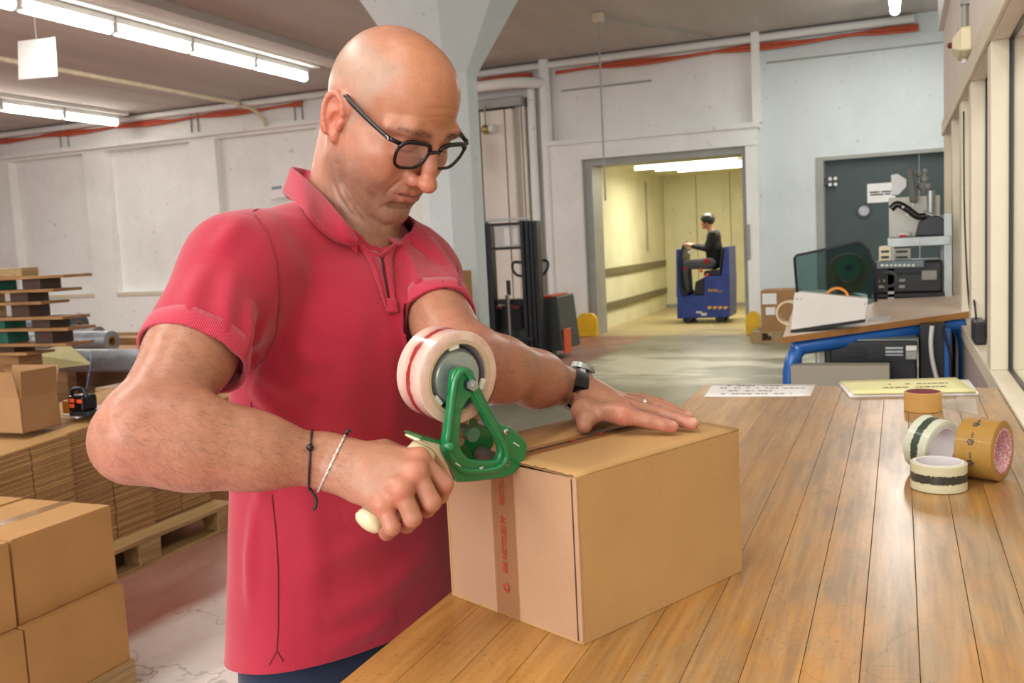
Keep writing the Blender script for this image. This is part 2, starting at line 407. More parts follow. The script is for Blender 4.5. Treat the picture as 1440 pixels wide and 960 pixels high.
def slab(mb, x0, x1, z0, z1, y0=YB, y1=YB + .3): mb.box2((x0, y0, z0), (x1, y1, z1))
wb = MB()
recs = [(-19.1, -17.15), (-16.55, -14.55), (-13.98, -11.95), (-11.38, -9.2)]; rz0, rz1 = .91, 3.61
slab(wb, -20, -8.9, 0, rz0); slab(wb, -20, -8.9, rz1, ZC)
xs = [-20] + [v for r in recs for v in r] + [-8.9]
for a, b in zip(xs[0::2], xs[1::2]): slab(wb, a, b, rz0, rz1)
for a, b in recs: slab(wb, a, b, rz0, rz1, YB + .17, YB + .3)
slab(wb, -8.9, -4.37, 0, ZC); slab(wb, -4.37, -2.0, 2.68, ZC); slab(wb, -2.0, -1.86, 0, ZC)
struct('wall_back', wb, M['wall'])
mb = MB(); mb.box2((-20.3, -6, 0), (-20, YB + .3, ZC)); struct('wall_left', mb, M['wall'])
wc = MB(); slab(wc, -1.86, -1.07, 0, ZC); slab(wc, -1.07, .6, 2.43, ZC); slab(wc, .6, 3.2, 0, ZC)
struct('wall_back', wc, M['wallcool'])
mb = MB(); mb.box2((-20, YB - .13, 3.66), (-6.4, YB, 3.74)); struct('trim_1', mb, M['wall'])
for i, (a, b) in enumerate(recs): 
    mb = MB(); mb.box2((a, YB - .03, rz0 - .06), (b, YB + .17, rz0)); struct('trim_2', mb, M['frame'])
mb = MB(); mb.box2((-20, YB - .03, 0), (-8.9, YB, .14)); struct('baseboard_left', mb, simple('ochre_base', '#a98a5c', .7))
# portal around the goods lift: pier, lintel and steel frame
mb = MB(); mb.box2((-4.9, YB - .22, 0), (-4.42, YB, 2.66)); mb.box2((-4.9, YB - .22, 2.66), (-1.84, YB, 2.905)); struct('trim_3', mb, M['wall'])
mb = MB(); mb.box2((-2.0, YB - .2, 0), (-1.84, YB, 2.66)); struct('trim_3', mb, M['wall'])
mb = MB(); mb.box2((-4.95, YB - .27, 2.9), (-1.8, YB, 2.97)); struct('trim_4', mb, M['wall'])
mb = MB(); mb.box2((-1.89, YB - .18, 2.97), (-1.78, YB, ZC)); struct('trim_5', mb, M['wall'])
mb = MB()
mb.box2((-4.42, YB - .14, 0), (-4.28, YB + .35, 2.66)); mb.box2((-2.06, YB - .14, 0), (-2.0, YB + .35, 2.66)); mb.box2((-4.28, YB - .14, 2.56), (-2.06, YB + .35, 2.66))
struct('trim_6', mb, M['steelgray'])
# crack-like ledge and conduit across the upper wall
mb = MB(); mb.box2((-4.75, YB - .025, 3.72), (-3.35, YB, 3.745)); mb.box2((-1.7, YB - .03, 3.78), (.55, YB, 3.8)); struct('trim_7', mb, M['steelgray'])

# lift car interior
mb = MB(); mb.box2((-4.62, YB + .3, -.02), (-4.45, 19.2, 2.72)); struct('wall_lift_left', mb, M['lift'])
mb = MB(); mb.box2((-1.75, YB + .3, -.02), (-1.6, 19.2, 2.72)); struct('wall_lift_right', mb, M['lift'])
back = thing('wall_lift_back', None, None, (-3.1, 19.1, 0)); back['kind'] = 'structure'
for i in range(4):
    x0 = -4.45 + i * .675; mb = MB(); mb.box2((x0 + .006, 19.05, .07), (x0 + .669, 19.15, 2.7), bev=.006); mb.build('panel', M['lift'], back)
mb = MB(); mb.box2((-4.45, 19.03, 0), (-1.75, 19.05, .07)); mb.build('skirting', M['steelgray'], back)
mb = MB(); mb.box2((-4.6, YB + .3, 2.66), (-1.6, 19.2, 2.78)); struct('ceiling_lift', mb, M['lift'])
for z in (.3, .86):
    mb = MB(); mb.box2((-4.45, YB + .7, z), (-4.4, 18.95, z + .12), bev=.01)
    tag(struct('trim_8', mb, simple('rail_wood', '#6f6548', .6)))
mb = MB(); mb.cyl((-4.43, 17.6, 1.2), (-4.43, 17.6, 2.5), .015); struct('trim_9', mb, M['steelgray'])
for i, (x0, x1, y) in enumerate(((-4.0, -2.35, 15.2), (-3.8, -2.1, 15.8), (-3.55, -2.05, 16.4))):
    t = thing('tube_light', ['nearest', 'middle', 'farthest'][i] + ' glowing tube of the three across the yellow lift ceiling', 'light', ((x0 + x1) / 2, y, 2.6), group='lift ceiling tubes')
    mb = MB(); mb.cyl((x0, y, 2.585), (x1, y, 2.585), .032); mb.build('tube', M['lifttube'], t, True)
    mb = MB(); mb.box2((x0 - .05, y - .04, 2.62), (x1 + .05, y + .04, 2.66)); mb.build('batten', M['white'], t)

# ------------------------------------------------------------------ glazed partition on the right
mb = MB(); mb.box2((XW, .3, 0), (XW + .14, 6.6, .9)); struct('wall_right', mb, simple('grey_rose_paint', '#a89a94', .6, 0, .06, 3))
mb = MB(); mb.box2((XW - .004, .3, .9), (XW + .15, 6.6, .958)); struct('trim_10', mb, M['frame'], bevel=.004)
mb = MB(); mb.box2((XW, -6, 0), (XW + .14, .3, ZC)); struct('wall_right', mb, M['wallwarm'])  # unseen solid stretch, added to block light from the right
mb = MB(); mb.box2((XW, .3, 1.975), (XW + .14, 6.6, ZC)); struct('wall_right', mb, M['wallwarm'])
mb = MB(); mb.box2((XW - .012, .3, 1.975), (XW, 6.6, 2.06)); struct('trim_11', mb, M['frame'], bevel=.003)
posts = [(.3, .42), (1.7, 1.82), (3.29, 3.41), (4.16, 4.28), (4.78, 4.94), (5.6, 5.72), (6.48, 6.6)]
for a, b in posts:
    mb = MB(); mb.box2((XW, a, .958), (XW + .14, b, 1.975)); struct('trim_12', mb, M['frame'], bevel=.003)
for i in range(len(posts) - 1):
    y0, y1 = posts[i][1], posts[i + 1][0]
    w = thing('window_%d' % (i + 1), None, None, (XW + .06, (y0 + y1) / 2, .958)); w['kind'] = 'structure'
    mb = MB(); mb.box2((XW + .055, y0, .96), (XW + .061, y1, 1.973)); mb.build('pane', M['panel'], w)
    g = MB(); x0, x1 = XW + .05, XW + .064
    g.box2((x0, y0, .958), (x1, y0 + .006, 1.975)); g.box2((x0, y1 - .006, .958), (x1, y1, 1.975)); g.box2((x0, y0, .958), (x1, y1, .963)); g.box2((x0, y0, 1.969), (x1, y1, 1.975))
    g.build('gasket', M['black'], w)
# the room seen through the partition
mb = MB(); mb.box2((2.6, 0, 0), (2.7, 7, ZC)); struct('wall_office', mb, simple('office_wall', '#b3a98c', .8, 0, .05, 1))
# surface duct high on the partition, alarm box and its conduit
mb = MB(); mb.box2((XW - .03, 5.0, 2.62), (XW, 6.6, 3.3)); struct('trim_13', mb, M['white'])
a = onx(1356, 62, XW - .02)
t = thing('alarm_box', 'cream wall box with a red spot high above the glazed partition', 'alarm', a)
mb = MB(); mb.box(a, (.04, .26, .09), bev=.008); mb.build('housing', M['cream'], t)
mb = MB(); mb.frus([a + Vector((-.02, y, z)) for y, z in ((-.11, -.04), (.11, -.04), (.11, .04), (-.11, .04))], [a + Vector((-.045, y, z)) for y, z in ((-.05, -.02), (.05, -.02), (.05, .02), (-.05, .02))]); mb.build('cover', M['cream'], t)
mb = MB(); mb.sph(a + Vector((-.05, 0, 0)), .012, 10); mb.build('lens', simple('dark_red', '#5a1a14'), t, True)
mb = MB(); b = a + Vector((.005, .05, 0)); mb.cyl(b + Vector((0, 0, .05)), b + Vector((0, 0, 1.6)), .012); mb.box(b + Vector((0, 0, .17)), (.03, .05, .02)); tag(mb.build('conduit', M['steelgray'], None, True, angle=SA), 'grey conduit running up from the cream alarm box', 'conduit')
mb = MB(); mb.cyl(b + Vector((0, 0, -.05)), Vector((b.x, b.y, 2.06)), .011); tag(mb.build('conduit', M['white'], None, True, angle=SA), 'white conduit between the alarm box and the window header', 'conduit')
# small black box with a drooping cord on the sill
c = onx(1376, 456, XW + .02); c.z = .958
t = thing('black_box', 'small black box with a cord on the window sill behind the blue desk', 'box', c)
mb = MB(); mb.box(c + Vector((0, 0, .045)), (.04, .2, .088), bev=.006); mb.build('case', M['black'], t)
mb = MB(); mb.tube(spline([c + Vector((-.005, .05, .088)), c + Vector((-.01, .1, .16)), c + Vector((-.015, .3, .13)), c + Vector((-.02, .5, .5)), c + Vector((-.02, .55, .95))], 6), .004, 6); mb.build('cord', M['black'], t, True)

# ------------------------------------------------------------------ mushroom column
cx, cy = -3.66 - .02, 7.62
def octo(r, z): return [Vector((cx + r * math.cos(PI / 8 + k * PI / 4), cy + r * math.sin(PI / 8 + k * PI / 4), z)) for k in range(8)]
mb = MB(); mb.frus(octo(.272, 0), octo(.272, 2.93)); 
colo = thing('column', None, None, (cx, cy, 0)); colo['kind'] = 'structure'
mb.build('shaft', M['wallcool'], colo)
mb = MB(); mb.frus(octo(.272, 2.93), octo(1.08, ZC)); mb.build('flared_capital', M['wallcool'], colo)

# ------------------------------------------------------------------ ceiling services
def lampunit(x, y0, label, z=4.0):
    t = thing('fluorescent_lamp', label, 'light', (x, y0 + .6, ZC), group='fluorescent lamps of the ceiling rows')
    mb = MB(); mb.box2((x - .07, y0 + .02, z + .06), (x + .07, y0 + 1.2, z + .13), bev=.01); mb.build('housing', M['white'], t)
    mb = MB(); mb.cyl((x, y0 + .05, z), (x, y0 + 1.17, z), .058, seg=14); mb.build('tube', M['tube'], t, True)
    for y in (y0 + .03, y0 + 1.19):
        mb = MB(); mb.box((x, y, z + .01), (.1, .035, .1), bev=.008); mb.build('end_cap', M['white'], t)
    return t
ords = ['first', 'second', 'third', 'fourth', 'fifth', 'sixth', 'seventh', 'eighth']
for i in range(6):
    lampunit(-7.95, 10.6 - i * 1.22, ords[i] + ' glowing tube from the far end of the long lamp row above the paper sheet' if i else 'glowing tube at the far end of the long lamp row, beside the pipe bracket')
for i in range(4):
    lampunit(-13.1, 12.15 - i * 1.22, ords[i] + ' glowing tube from the wall in the farther lamp row at left')
lampunit(-.03, 11.35, 'glowing tube at the top right above the dark green door')
mb = MB(); mb.box2((-8.16, -6, 4.135), (-7.75, 11.9, ZC)); tag(mb.build('lamp_rail', M['white']), 'white carrier rail over the long lamp row', 'rail')
mb = MB(); mb.box2((-13.25, -6, 4.135), (-12.95, 13.5, ZC)); tag(mb.build('lamp_rail', M['white']), 'white carrier rail over the farther lamp row at left', 'rail')
# conduit hung on rods, with the paper sheet
t = thing('ceiling_conduit', 'long beige conduit hung from the ceiling on thin rods', 'conduit', (-10.1, 9, 4.05))
mb = MB(); mb.tube([(-10.1, -2, 4.0), (-10.1, 12.9, 4.0), (-10.12, 13.4, 3.95), (-10.12, 13.7, 3.8), (-10.12, 13.72, 3.7)], .035, 10); mb.build('tube', simple('beige_conduit', '#d6cbae', .5), t, True)
for y in (3.5, 9.1, 13.0):
    mb = MB(); mb.cyl((-10.1, y, 4.0), (-10.1, y, ZC), .012); mb.box((-10.1, y, 4.0), (.09, .03, .09)); mb.build('hanger_rod', M['steelgray'], t)
q0 = ony(52, 84, 7.6); 
t = thing('paper_sheet', 'white paper sheet taped under the hanging conduit', 'paper', q0)
pts = [ony(x, y, 7.6) for x, y in ((25, 58), (77, 52), (81, 107), (26, 112))]
mb = MB(); mb.prism([p for p in pts], (0, .002, 0)); mb.build('sheet', M['paper'], t)
for (x, y) in ((29, 62), (74, 57), (31, 108)):
    mb = MB(); p = ony(x, y, 7.597); mb.cyl(p - Vector((0, .004, 0)), p, .02, seg=10); mb.build('pin', M['white'], t)
mb = MB(); a_ = ony(51, 55, 7.6); mb.cyl(a_, (a_.x, 7.6, ZC), .004); mb.build('string', M['steelgray'], t)
# white pipe and orange cables along the top of the back wall
mb = MB(); mb.cyl((-20, YB - .12, 4.12), (.2, YB - .12, 4.12), .055, seg=12); tag(mb.build('ceiling_pipe', M['white'], None, True, angle=SA), 'long white pipe along the top of the back wall', 'pipe')
for k, (x0, x1, lab) in enumerate(((-16.6, -9.4, 'orange cable bundle sagging under the ceiling pipe, left of the column'), (-6.6, -5.2, 'short orange cable run above the horizontal pipe by the column'), (-4.8, .25, 'orange cable sagging under the ceiling pipe above the lift and door'))):
    mb = MB()
    for j in range(3):
        pts = []; n = max(6, int((x1 - x0) * 2.2))
        for i in range(n + 1):
            x = x0 + (x1 - x0) * i / n; sag = .03 + .05 * abs(math.sin(x * 1.7 + j * .6)) + .02 * j
            pts.append((x, YB - .07 - .02 * j, 4.09 - sag))
        mb.tube(spline(pts, 3), .02, 6)
    if k == 0: mb.tube(spline([(-16.6, YB - .08, 4.03), (-16.75, YB - .06, 3.9), (-16.7, YB - .05, 3.75)], 5), .02, 6)
    tag(mb.build('cable_bundle', M['cable'], None, True), lab, 'cable')
for i, x in enumerate((-15.05, -14.85, -11.85, -11.7, -9.6, -9.45)):
    mb = MB(); mb.cyl((x, YB - .02, 3.745), (x, YB - .02, 4.19), .014); tag(mb.build('pipe_bracket', M['steelgray']), ['first', 'second', 'third', 'fourth', 'fifth', 'last'][i] + ' from the left of the thin grey pipe brackets high on the left wall', 'bracket', 'wall brackets at left')
t = thing('wall_notice', 'small white notice on the left wall beside the red collar', 'notice', ony(390, 267, YB))
mb = MB(); mb.prism([ony(x, y, YB - .004) for x, y in ((378, 259), (402, 256), (403, 277), (380, 279))], (0, .003, 0)); mb.build('sheet', M['paper'], t)
mb = MB(); mb.prism([ony(x, y, YB - .006) for x, y in ((382, 263), (396, 261), (396, 265), (382, 267))], (0, .002, 0)); mb.build('print_block', simple('blue_grey_ink', '#8a93ac', .8), t)
t = thing('striped_sign', 'small red and white sign on the wall just right of the column', 'sign', ony(665, 215, YB - .62))
for y0, y1, mt in ((190, 206, 'black'), (206, 223, 'redink'), (223, 234, 'white')):
    mb = MB(); mb.prism([ony(x, y, YB - .6) for x, y in ((655, y0), (668, y0), (669, y1), (655, y1))], (0, .02, 0)); mb.build('stripe', M[mt], t)
mb = MB(); p = ony(661, 234, YB - .59); mb.box2((p.x - .03, YB - .58, 0), (p.x + .03, YB - .54, p.z + .6)); mb.build('post', M['darksteel'], t)
# tall pipes and boxed panel beside the lift
def pipe(name, pts, r, mat, lab, cat='pipe'):
    mb = MB(); mb.tube(pts, r, 12); return tag(mb.build(name, mat, None, True, angle=SA), lab, cat)
x1 = ony(765, 200, YB - .2).x; x2 = ony(752, 200, YB - .2).x
pipe('wall_pipe', [(-4.98, YB - .12, 0), (-4.98, YB - .12, ZC)], .085, M['wall'], 'thick white pipe rising to the ceiling, right of the pair by the lift')
pipe('wall_pipe', [(-5.2, YB - .14, 0), (-5.2, YB - .14, 3.95)], .065, M['wall'], 'thinner white pipe, left of the pair by the lift')
pipe('wall_pipe', [(-6.6, YB - .5, 3.86), (-5.4, YB - .5, 3.86), (-5.2, YB - .4, 3.86), (-5.12, YB - .3, 3.86), (-4.98, YB - .12, 3.86)], .08, M['wall'], 'horizontal white pipe under the ceiling beside the column')
mb = MB(); mb.box2((-6.6, YB - .3, 3.55), (-5.3, YB - .02, 3.7), bev=.02); tag(mb.build('wall_duct', M['steelgray']), 'flat grey duct under the horizontal pipe beside the column', 'duct')
t = thing('wall_cabinet', 'tall cream panelled boxing behind the forklift mast', 'cabinet', (-5.85, YB - .2, 0))
for x0, x1 in ((-6.32, -6.05), (-6.02, -5.62), (-5.6, -5.48)):
    mb = MB(); mb.box2((x0, YB - .26, .6), (x1, YB - .01, 3.52), bev=.012); mb.build('panel', M['wallwarm'], t)
for i, x in enumerate((-5.46, -5.4, -5.33)):
    pipe('conduit', [(x, YB - .1 - .03 * i, .4), (x, YB - .1 - .03 * i, 3.55)], .025, M['wallwarm'], ['left', 'middle', 'right'][i] + ' one of three thin cream conduits right of the panelled boxing', 'conduit')
t = thing('wall_lamp', 'small brass bell lamp on the cream boxing under a thin rod', 'lamp', (-6.05, YB - .36, 2.95))
p = ony(683, 182, YB - .33)
mb = MB(); mb.cyl(p, (p.x, p.y, 3.6), .012); mb.build('rod', M['steelgray'], t)
mb = MB(); mb.sph(p, .075, 12); mb.build('bell', simple('brass', '#a89258', .35, .7), t, True)
mb = MB(); mb.cyl(p + Vector((.06, 0, 0)), p + Vector((.14, 0, .01)), .05, .07, 12); mb.build('shade', M['white'], t, True, angle=SA)
# pull cord hanging from the ceiling
a = onz(841, 22, ZC - .03); 
t = thing('pull_cord', 'long thin pull cord hanging from the ceiling before the lift', 'cord', (a.x, a.y, ZC))
mb = MB(); mb.box2((a.x - .06, a.y - .06, ZC - .1), (a.x + .06, a.y + .06, ZC), bev=.01); mb.build('switch_box', M['frame'], t)
bz = ony(847, 282, a.y).z
mb = MB(); mb.cyl((a.x, a.y, bz), (a.x + .0, a.y, ZC - .1), .011, seg=8); mb.build('cord', M['steelgray'], t)
mb = MB(); mb.tube(spline([(a.x, a.y, ZC - .03), (a.x + .5, a.y + .9, ZC - .06), (a.x + 1.0, YB - .3, ZC - .03)], 6), .012, 6); mb.build('feed_cable', M['steelgray'], t, True)
# yellow corner guards
def guard(px0, px1, pyt, pyb, lab, y, flip=False):
    a = ony(px0, pyb, y); b = ony(px1, pyb, y); h = ony(px0, pyt, y).z; a.z = b.z = 0
    ch = .07
    poly = [(a.x, y, 0), (b.x, y, 0), (b.x, y, h - ch), (b.x - ch, y, h), (a.x + ch, y, h), (a.x, y, h - ch)]
    mb = MB(); mb.prism(poly, (0, .1, 0), bev=.008); tag(mb.build('corner_guard', M['yellow']), lab, 'guard')
guard(812, 839, 441, 469, 'yellow steel corner guard at the left foot of the lift portal', YB - .36)
guard(783, 793, 444, 473, 'narrow yellow corner guard beside the tall pipes', YB - .3)
guard(1049, 1069, 438, 468, 'yellow corner guard at the right foot of the lift portal, by the carton', YB - .34)
# small control post with red light on the right of the lift
p = ony(1053, 330, YB - .17)
mb = MB(); mb.box((p.x, YB - .2, p.z - .1), (.05, .05, .5), bev=.008); tag(mb.build('call_panel', M['steelgray']), 'slim grey call panel on the right jamb of the lift', 'panel')

# ------------------------------------------------------------------ dark green steel door
d = thing('door_1', None, None, (-.25, YB + .1, 0)); d['kind'] = 'structure'
mb = MB(); mb.box2((-.96, YB + .1, .01), (.25, YB + .16, 2.4), bev=.004); mb.build('leaf', M['doorgreen'], d)
mb = MB(); mb.box2((.254, YB + .1, .01), (.6, YB + .16, 2.4), bev=.004); mb.build('leaf', M['doorgreen'], d)
mb = MB(); mb.box2((-1.07, YB - .02, 0), (-.97, YB + .3, 2.43)); mb.box2((-.97, YB - .02, 2.38), (.6, YB + .3, 2.43)); mb.build('frame', M['steelgray'], d)
p = ony(1171, 255, YB); 
hg = MB(); hg.box((p.x - .12, YB + .06, p.z), (.32, .06, .1), bev=.01); hg = hg.build('hinge', M['black'], d)
mb = MB()
for dx in (-.035, .035):
    for dz in (-.04, .04): mb.cyl((p.x + dx, YB + .02, p.z + dz), (p.x + dx, YB + .04, p.z + dz), .024, seg=10)
mb.build('bolt', M['white'], hg)
p = ony(1215, 296, YB + .1); pw = MB(); R_ = Matrix.Translation((p.x, YB + .095, p.z)) @ Matrix.Rotation(PI / 2, 4, 'X')
pw.lathe([(.07, -.01), (.1, -.01), (.1, .02), (.07, .02)], 28, R_, True); pw = pw.build('porthole', M['black'], d, True, angle=SA)
mb = MB(); mb.cyl((p.x, YB + .085, p.z), (p.x, YB + .098, p.z), .075, seg=24); mb.build('pane', simple('frosted_pane', '#a9aab4', .3), pw)
p = ony(1237, 271, YB + .09)
t = thing('door_sign', 'white paper notice on the dark green door beside the porthole', 'sign', (p.x, YB + .09, p.z))
mb = MB(); mb.box((p.x + .02, YB + .094, p.z), (.36, .004, .26)); mb.build('sheet', M['paper'], t)
mb = MB()
for k, (dz, x0, x1) in enumerate(((.012, -.13, .0), (.012, .02, .15), (-.022, -.12, .05), (-.022, .07, .14))): mb.box2((p.x + x0, YB + .0905, p.z + dz - .01), (p.x + x1, YB + .092, p.z + dz + .01))
mb.build('print_line', M['ink'], t)

# ------------------------------------------------------------------ carton on a small pallet by the lift
def pallet(name, lab, loc, rz, L, W, nb=5, small=False):
    t = thing(name, lab, 'pallet', loc, rz, 'wooden pallets')
    H = .144
    bw = W / nb * .78
    for i in range(nb):
        y = -W / 2 + bw / 2 + i * (W - bw) / (nb - 1)
        mb = MB(); mb.box((0, y, H - .011), (L, bw, .022), bev=.002); mb.build('deck_board', M['wood'], t, world=False)
    for i in range(3):
        x = -L / 2 + .07 + i * (L - .14) / 2
        mb = MB(); mb.box((x, 0, H - .033), (.14, W, .022)); mb.build('cross_board', M['wood'], t, world=False)
        for j in range(3):
            y = -W / 2 + .05 + j * (W - .1) / 2
            mb = MB(); mb.box((x, y, .061), (.14, .1, .078), bev=.003); mb.build('block', M['wood'], t, world=False)
    for j in range(3):
        y = -W / 2 + .05 + j * (W - .1) / 2
        mb = MB(); mb.box((0, y, .011), (L, .1, .022)); mb.build('bottom_board', M['wood'], t, world=False)
    return t
a = onz(1056, 482, 0); 
pallet('small_pallet', 'small worn pallet under the carton near the lift', (a.x + .33, a.y + .33, 0), 0, .66, .6, 4)
t = thing('carton', 'brown carton with two white labels on a small pallet near the lift', 'carton', (a.x + .37, a.y + .3, .144))
x0, x1, y0 = ony(1070, 430, a.y + .05).x, ony(1119, 430, a.y + .05).x, a.y + .05
zt = ony(1090, 408, y0).z
mb = MB(); mb.box2((x0, y0, .144), (x1, y0 + .45, zt), bev=.004); mb.build('body', M['carddark'], t)
mb = MB(); mb.box2((x0 + .02, y0 - .003, zt - .18), (x0 + .2, y0, zt - .04)); mb.build('label', M['paper'], t)
mb = MB(); mb.box2((x0 + .06, y0 - .003, zt - .32), (x0 + .18, y0, zt - .22)); mb.build('label', M['paper'], t)
mb = MB(); mb.box2(((x0 + x1) / 2 - .02, y0 + .0, zt), ((x0 + x1) / 2 + .03, y0 + .45, zt + .002)); mb.build('tape_strip', M['card'], t)
mb = MB(); mb.box2((x1 - .13, y0 - .003, .16), (x1 - .05, y0, .24)); mb.build('yellow_mark', M['yellow'], t)
# ================================================================== goods at left
def carton(name, lab, loc, rz, L, W, H, group=None, mat=None, seam='X', tape=True):
    mat = mat or M['cardleft']
    t = thing(name, lab, 'carton', loc, rz, group)
    mb = MB(); th = .004
    for sy in (-1, 1): mb.box((0, sy * (W / 2 - th / 2), H / 2), (L, th, H))
    for sx in (-1, 1): mb.box((sx * (L / 2 - th / 2), 0, H / 2), (th, W - 2 * th, H))
    mb.box((0, 0, th / 2), (L - 2 * th, W - 2 * th, th)); mb.build('body', mat, t, world=False, bevel=.0025)
    for s in (-1, 1):
        mb = MB()
        if seam == 'X': mb.box((0, s * (W / 4 + .0006), H + .001), (L - .002, W / 2 - .003, .004))
        else: mb.box((s * (L / 4 + .0006), 0, H + .001), (L / 2 - .003, W - .002, .004))
        mb.build('flap', mat, t, world=False, bevel=.0015)
    if tape:
        mb = MB(); z = H + .0034
        if seam == 'X': mb.box((0, 0, z), (L, .05, .0006)); 
        else: mb.box((0, 0, z), (.05, W, .0006))
        for s in (-1, 1):
            if seam == 'X': mb.box((s * (L / 2 + .0003), 0, H - .03), (.0006, .05, .064))
            else: mb.box((0, s * (W / 2 + .0003), H - .03), (.05, .0006, .064))
        mb.build('tape_strip', M['cardtape'], t, world=False)
    return t
M['cardtape'] = glassy('brown_tape', '#b08858', .55, .2, '#e0c4a0')

pallet('wooden_pallet', 'wooden pallet under the taped cartons at the lower left corner', (-2.73, 1.64, 0), PI / 2, 1.2, .8)
CZ = .252
for x, y, z, lab in ((-2.525, 2.045, .144, 'brown carton at the far end of the bottom layer, lower left'),
                     (-2.525, 1.665, .144, 'brown carton cut by the frame in the bottom layer, lower left corner'),
                     (-2.56, 2.055, .4005, 'brown carton with a taped top at the far end of the upper layer'),
                     (-2.555, 1.672, .4005, 'brown carton cut by the left frame edge in the upper layer'),
                     (-2.95, 2.06, .144, 'brown carton hidden low behind the two lower left cartons'),
                     (-2.955, 2.06, .4005, 'carton behind the taped carton, only its top corner showing at left')):
    carton('shipping_carton', lab, (x, y, z), PI / 2 + random.uniform(-.008, .008), .372, .372, CZ, 'cartons stacked on the near pallet')

# flattened cartons stacked on a long pallet
pallet('wooden_pallet', 'long wooden pallet under the stack of flattened cartons', (-3.72, 3.33, 0), PI / 2, 1.24, .84)
def flats(lab, y0, y1, x0, x1, n, seed, zt):
    rnd = random.Random(seed); t = thing('flat_carton_bundle', lab, 'cardboard', ((x0 + x1) / 2, (y0 + y1) / 2, .144), group='flattened carton bundles')
    a, b = MB(), MB(); z = .1445
    th = (zt - .1445) / n
    for i in range(n):
        dx, dy, d2 = rnd.uniform(-.004, .004), rnd.uniform(0, .005), -rnd.uniform(0, .005)
        k = .06 * (z - .144) / .55
        zz = lambda y: z + (y - 3.0) * k
        e0, e1 = y0 + dy, y1 + d2
        for s0, s1, mbx, dd in ((0, .48, a if i % 2 else b, .004), (.5, 1, b if i % 3 == 0 else a, .004)):
            p0, p1 = e0 + (e1 - e0) * s0, e0 + (e1 - e0) * s1
            bot = [(x0 + dx, p0, zz(p0)), (x1 + dx, p0, zz(p0)), (x1 + dx, p1, zz(p1)), (x0 + dx, p1, zz(p1))]
            mbx.frus([Vector(p) for p in bot], [Vector(p) + Vector((0, 0, th * .8)) for p in bot])
        z += th
    tag(a.build('sheet_stack', M['card'], t), kind='stuff'); tag(b.build('sheet_stack', M['carddark'], t), kind='stuff')
    return t
flats('bundle of flattened cartons at the near end of the long pallet', 2.62, 3.02, -4.1, -3.40, 50, 1, .70)
flats('bundle of flattened cartons in the middle of the long pallet', 3.025, 3.5, -4.1, -3.42, 50, 2, .70)
flats('bundle of flattened cartons at the far end of the long pallet', 3.505, 3.93, -4.1, -3.44, 48, 3, .69)
# open carton standing on the stack
b0 = onz(33, 612, .715); b1 = onz(86, 596, .725); 
t = thing('open_carton', 'brown carton with raised open flaps on the flattened cartons', 'carton', (b0.x, b0.y, .712))
d1 = (b1 - b0); d1.z = 0; Lr = d1.length; d1.normalize(); d2 = Vector((-d1.y, d1.x, 0)); Lw = .3
H_ = .155
def quadslab(mb, a, b, up, th):
    n_ = (b - a).cross(up).normalized() * th
    mb.frus([a, b, b + n_, a + n_], [a + up, b + up, b + n_ + up, a + n_ + up])
mb = MB(); o_ = Vector((b0.x, b0.y, .722)); c1 = o_ + d1 * Lr; c2 = c1 + d2 * Lw; c3 = o_ + d2 * Lw; up = Vector((0, 0, H_))
for a, b in ((o_, c1), (c1, c2), (c2, c3), (c3, o_)): quadslab(mb, a, b, up, -.004)
mb.frus([o_, c1, c2, c3], [p + Vector((0, 0, .004)) for p in (o_, c1, c2, c3)]); mb.build('body', M['carddark'], t)
for a, b, lean in ((o_, c1, .012), (c1, c2, .03), (c2, c3, .02), (c3, o_, .02)):
    out = (b - a).normalized().cross(Vector((0, 0, 1))); ins = (b - a).normalized() * .012
    mb = MB(); quadslab(mb, a + up + ins * .5, b + up - ins * .5, Vector((0, 0, .115)) + out * lean, -.004); mb.build('flap', M['carddark'], t)
# carton seen between sleeve and shirt
_c = onx(316, 590, -3.75)
carton('shipping_carton', 'tall carton standing on the floor, glimpsed under the red sleeve', (-3.95, _c.y + .1, 0), PI / 2 + .1, .42, .4, _c.z + .13)

_r = ony(626, 390, 6.1); _z = ony(645, 382, 6.1).z
carton('shipping_carton', 'lower carton of the stack in front of the column, hidden by the person', (_r.x - .27, 6.35, 0), 0, .5, .45, .6)
carton('shipping_carton', 'upper carton of the stack before the column, its corner showing beside the far sleeve', (_r.x - .25, 6.33, .606), 0, .5, .45, _z - .612)
# boards laid in a rack at the far left
ends = [(89, 388), (75, 408), (57, 426), (87, 447), (95, 463), (93, 485), (37, 498)]
nm = ['topmost', 'second', 'third', 'fourth', 'fifth', 'sixth', 'lowest and shortest']
prev = None
zs = []
for i, (x, y) in enumerate(ends):
    p = ony(x, y, 5.0); zs.append(p.z)
    mb = MB(); mb.box2((-7.4, 5.0, p.z - .011), (p.x, 5.26, p.z + .011), bev=.003)
    tag(mb.build('board', M['woodold']), nm[i] + ' brown board from the top in the spaced stack at far left', 'board', 'boards of the spaced stack')
labs = ['block', 'felt', 'slat', 'felt', 'block', 'felt']
for i in range(6):
    z1, z0 = zs[i] - .0115, zs[i + 1] + .0115
    xr = min(ony(ends[i][0], ends[i][1], 5).x, ony(ends[i + 1][0], ends[i + 1][1], 5).x)
    g = 'spacers between the boards'
    for (xa, xb, mt, ad) in ((xr - .34, xr - .16, M['darkwood'], 'dark wooden block'), (-6.6, xr - .62, M['greenfelt'] if i in (0, 3, 4, 5) else M['wood'], 'green spacer' if i in (0, 3, 4, 5) else 'pale slat spacer')):
        mb = MB(); mb.box2((xa, 5.03, z0), (xb, 5.22, z1), bev=.003)
        tag(mb.build('spacer_block', mt), ad + ' under the ' + nm[i] + ' board of the far left stack', 'spacer', g)
p = ony(38, 378, 5.1)
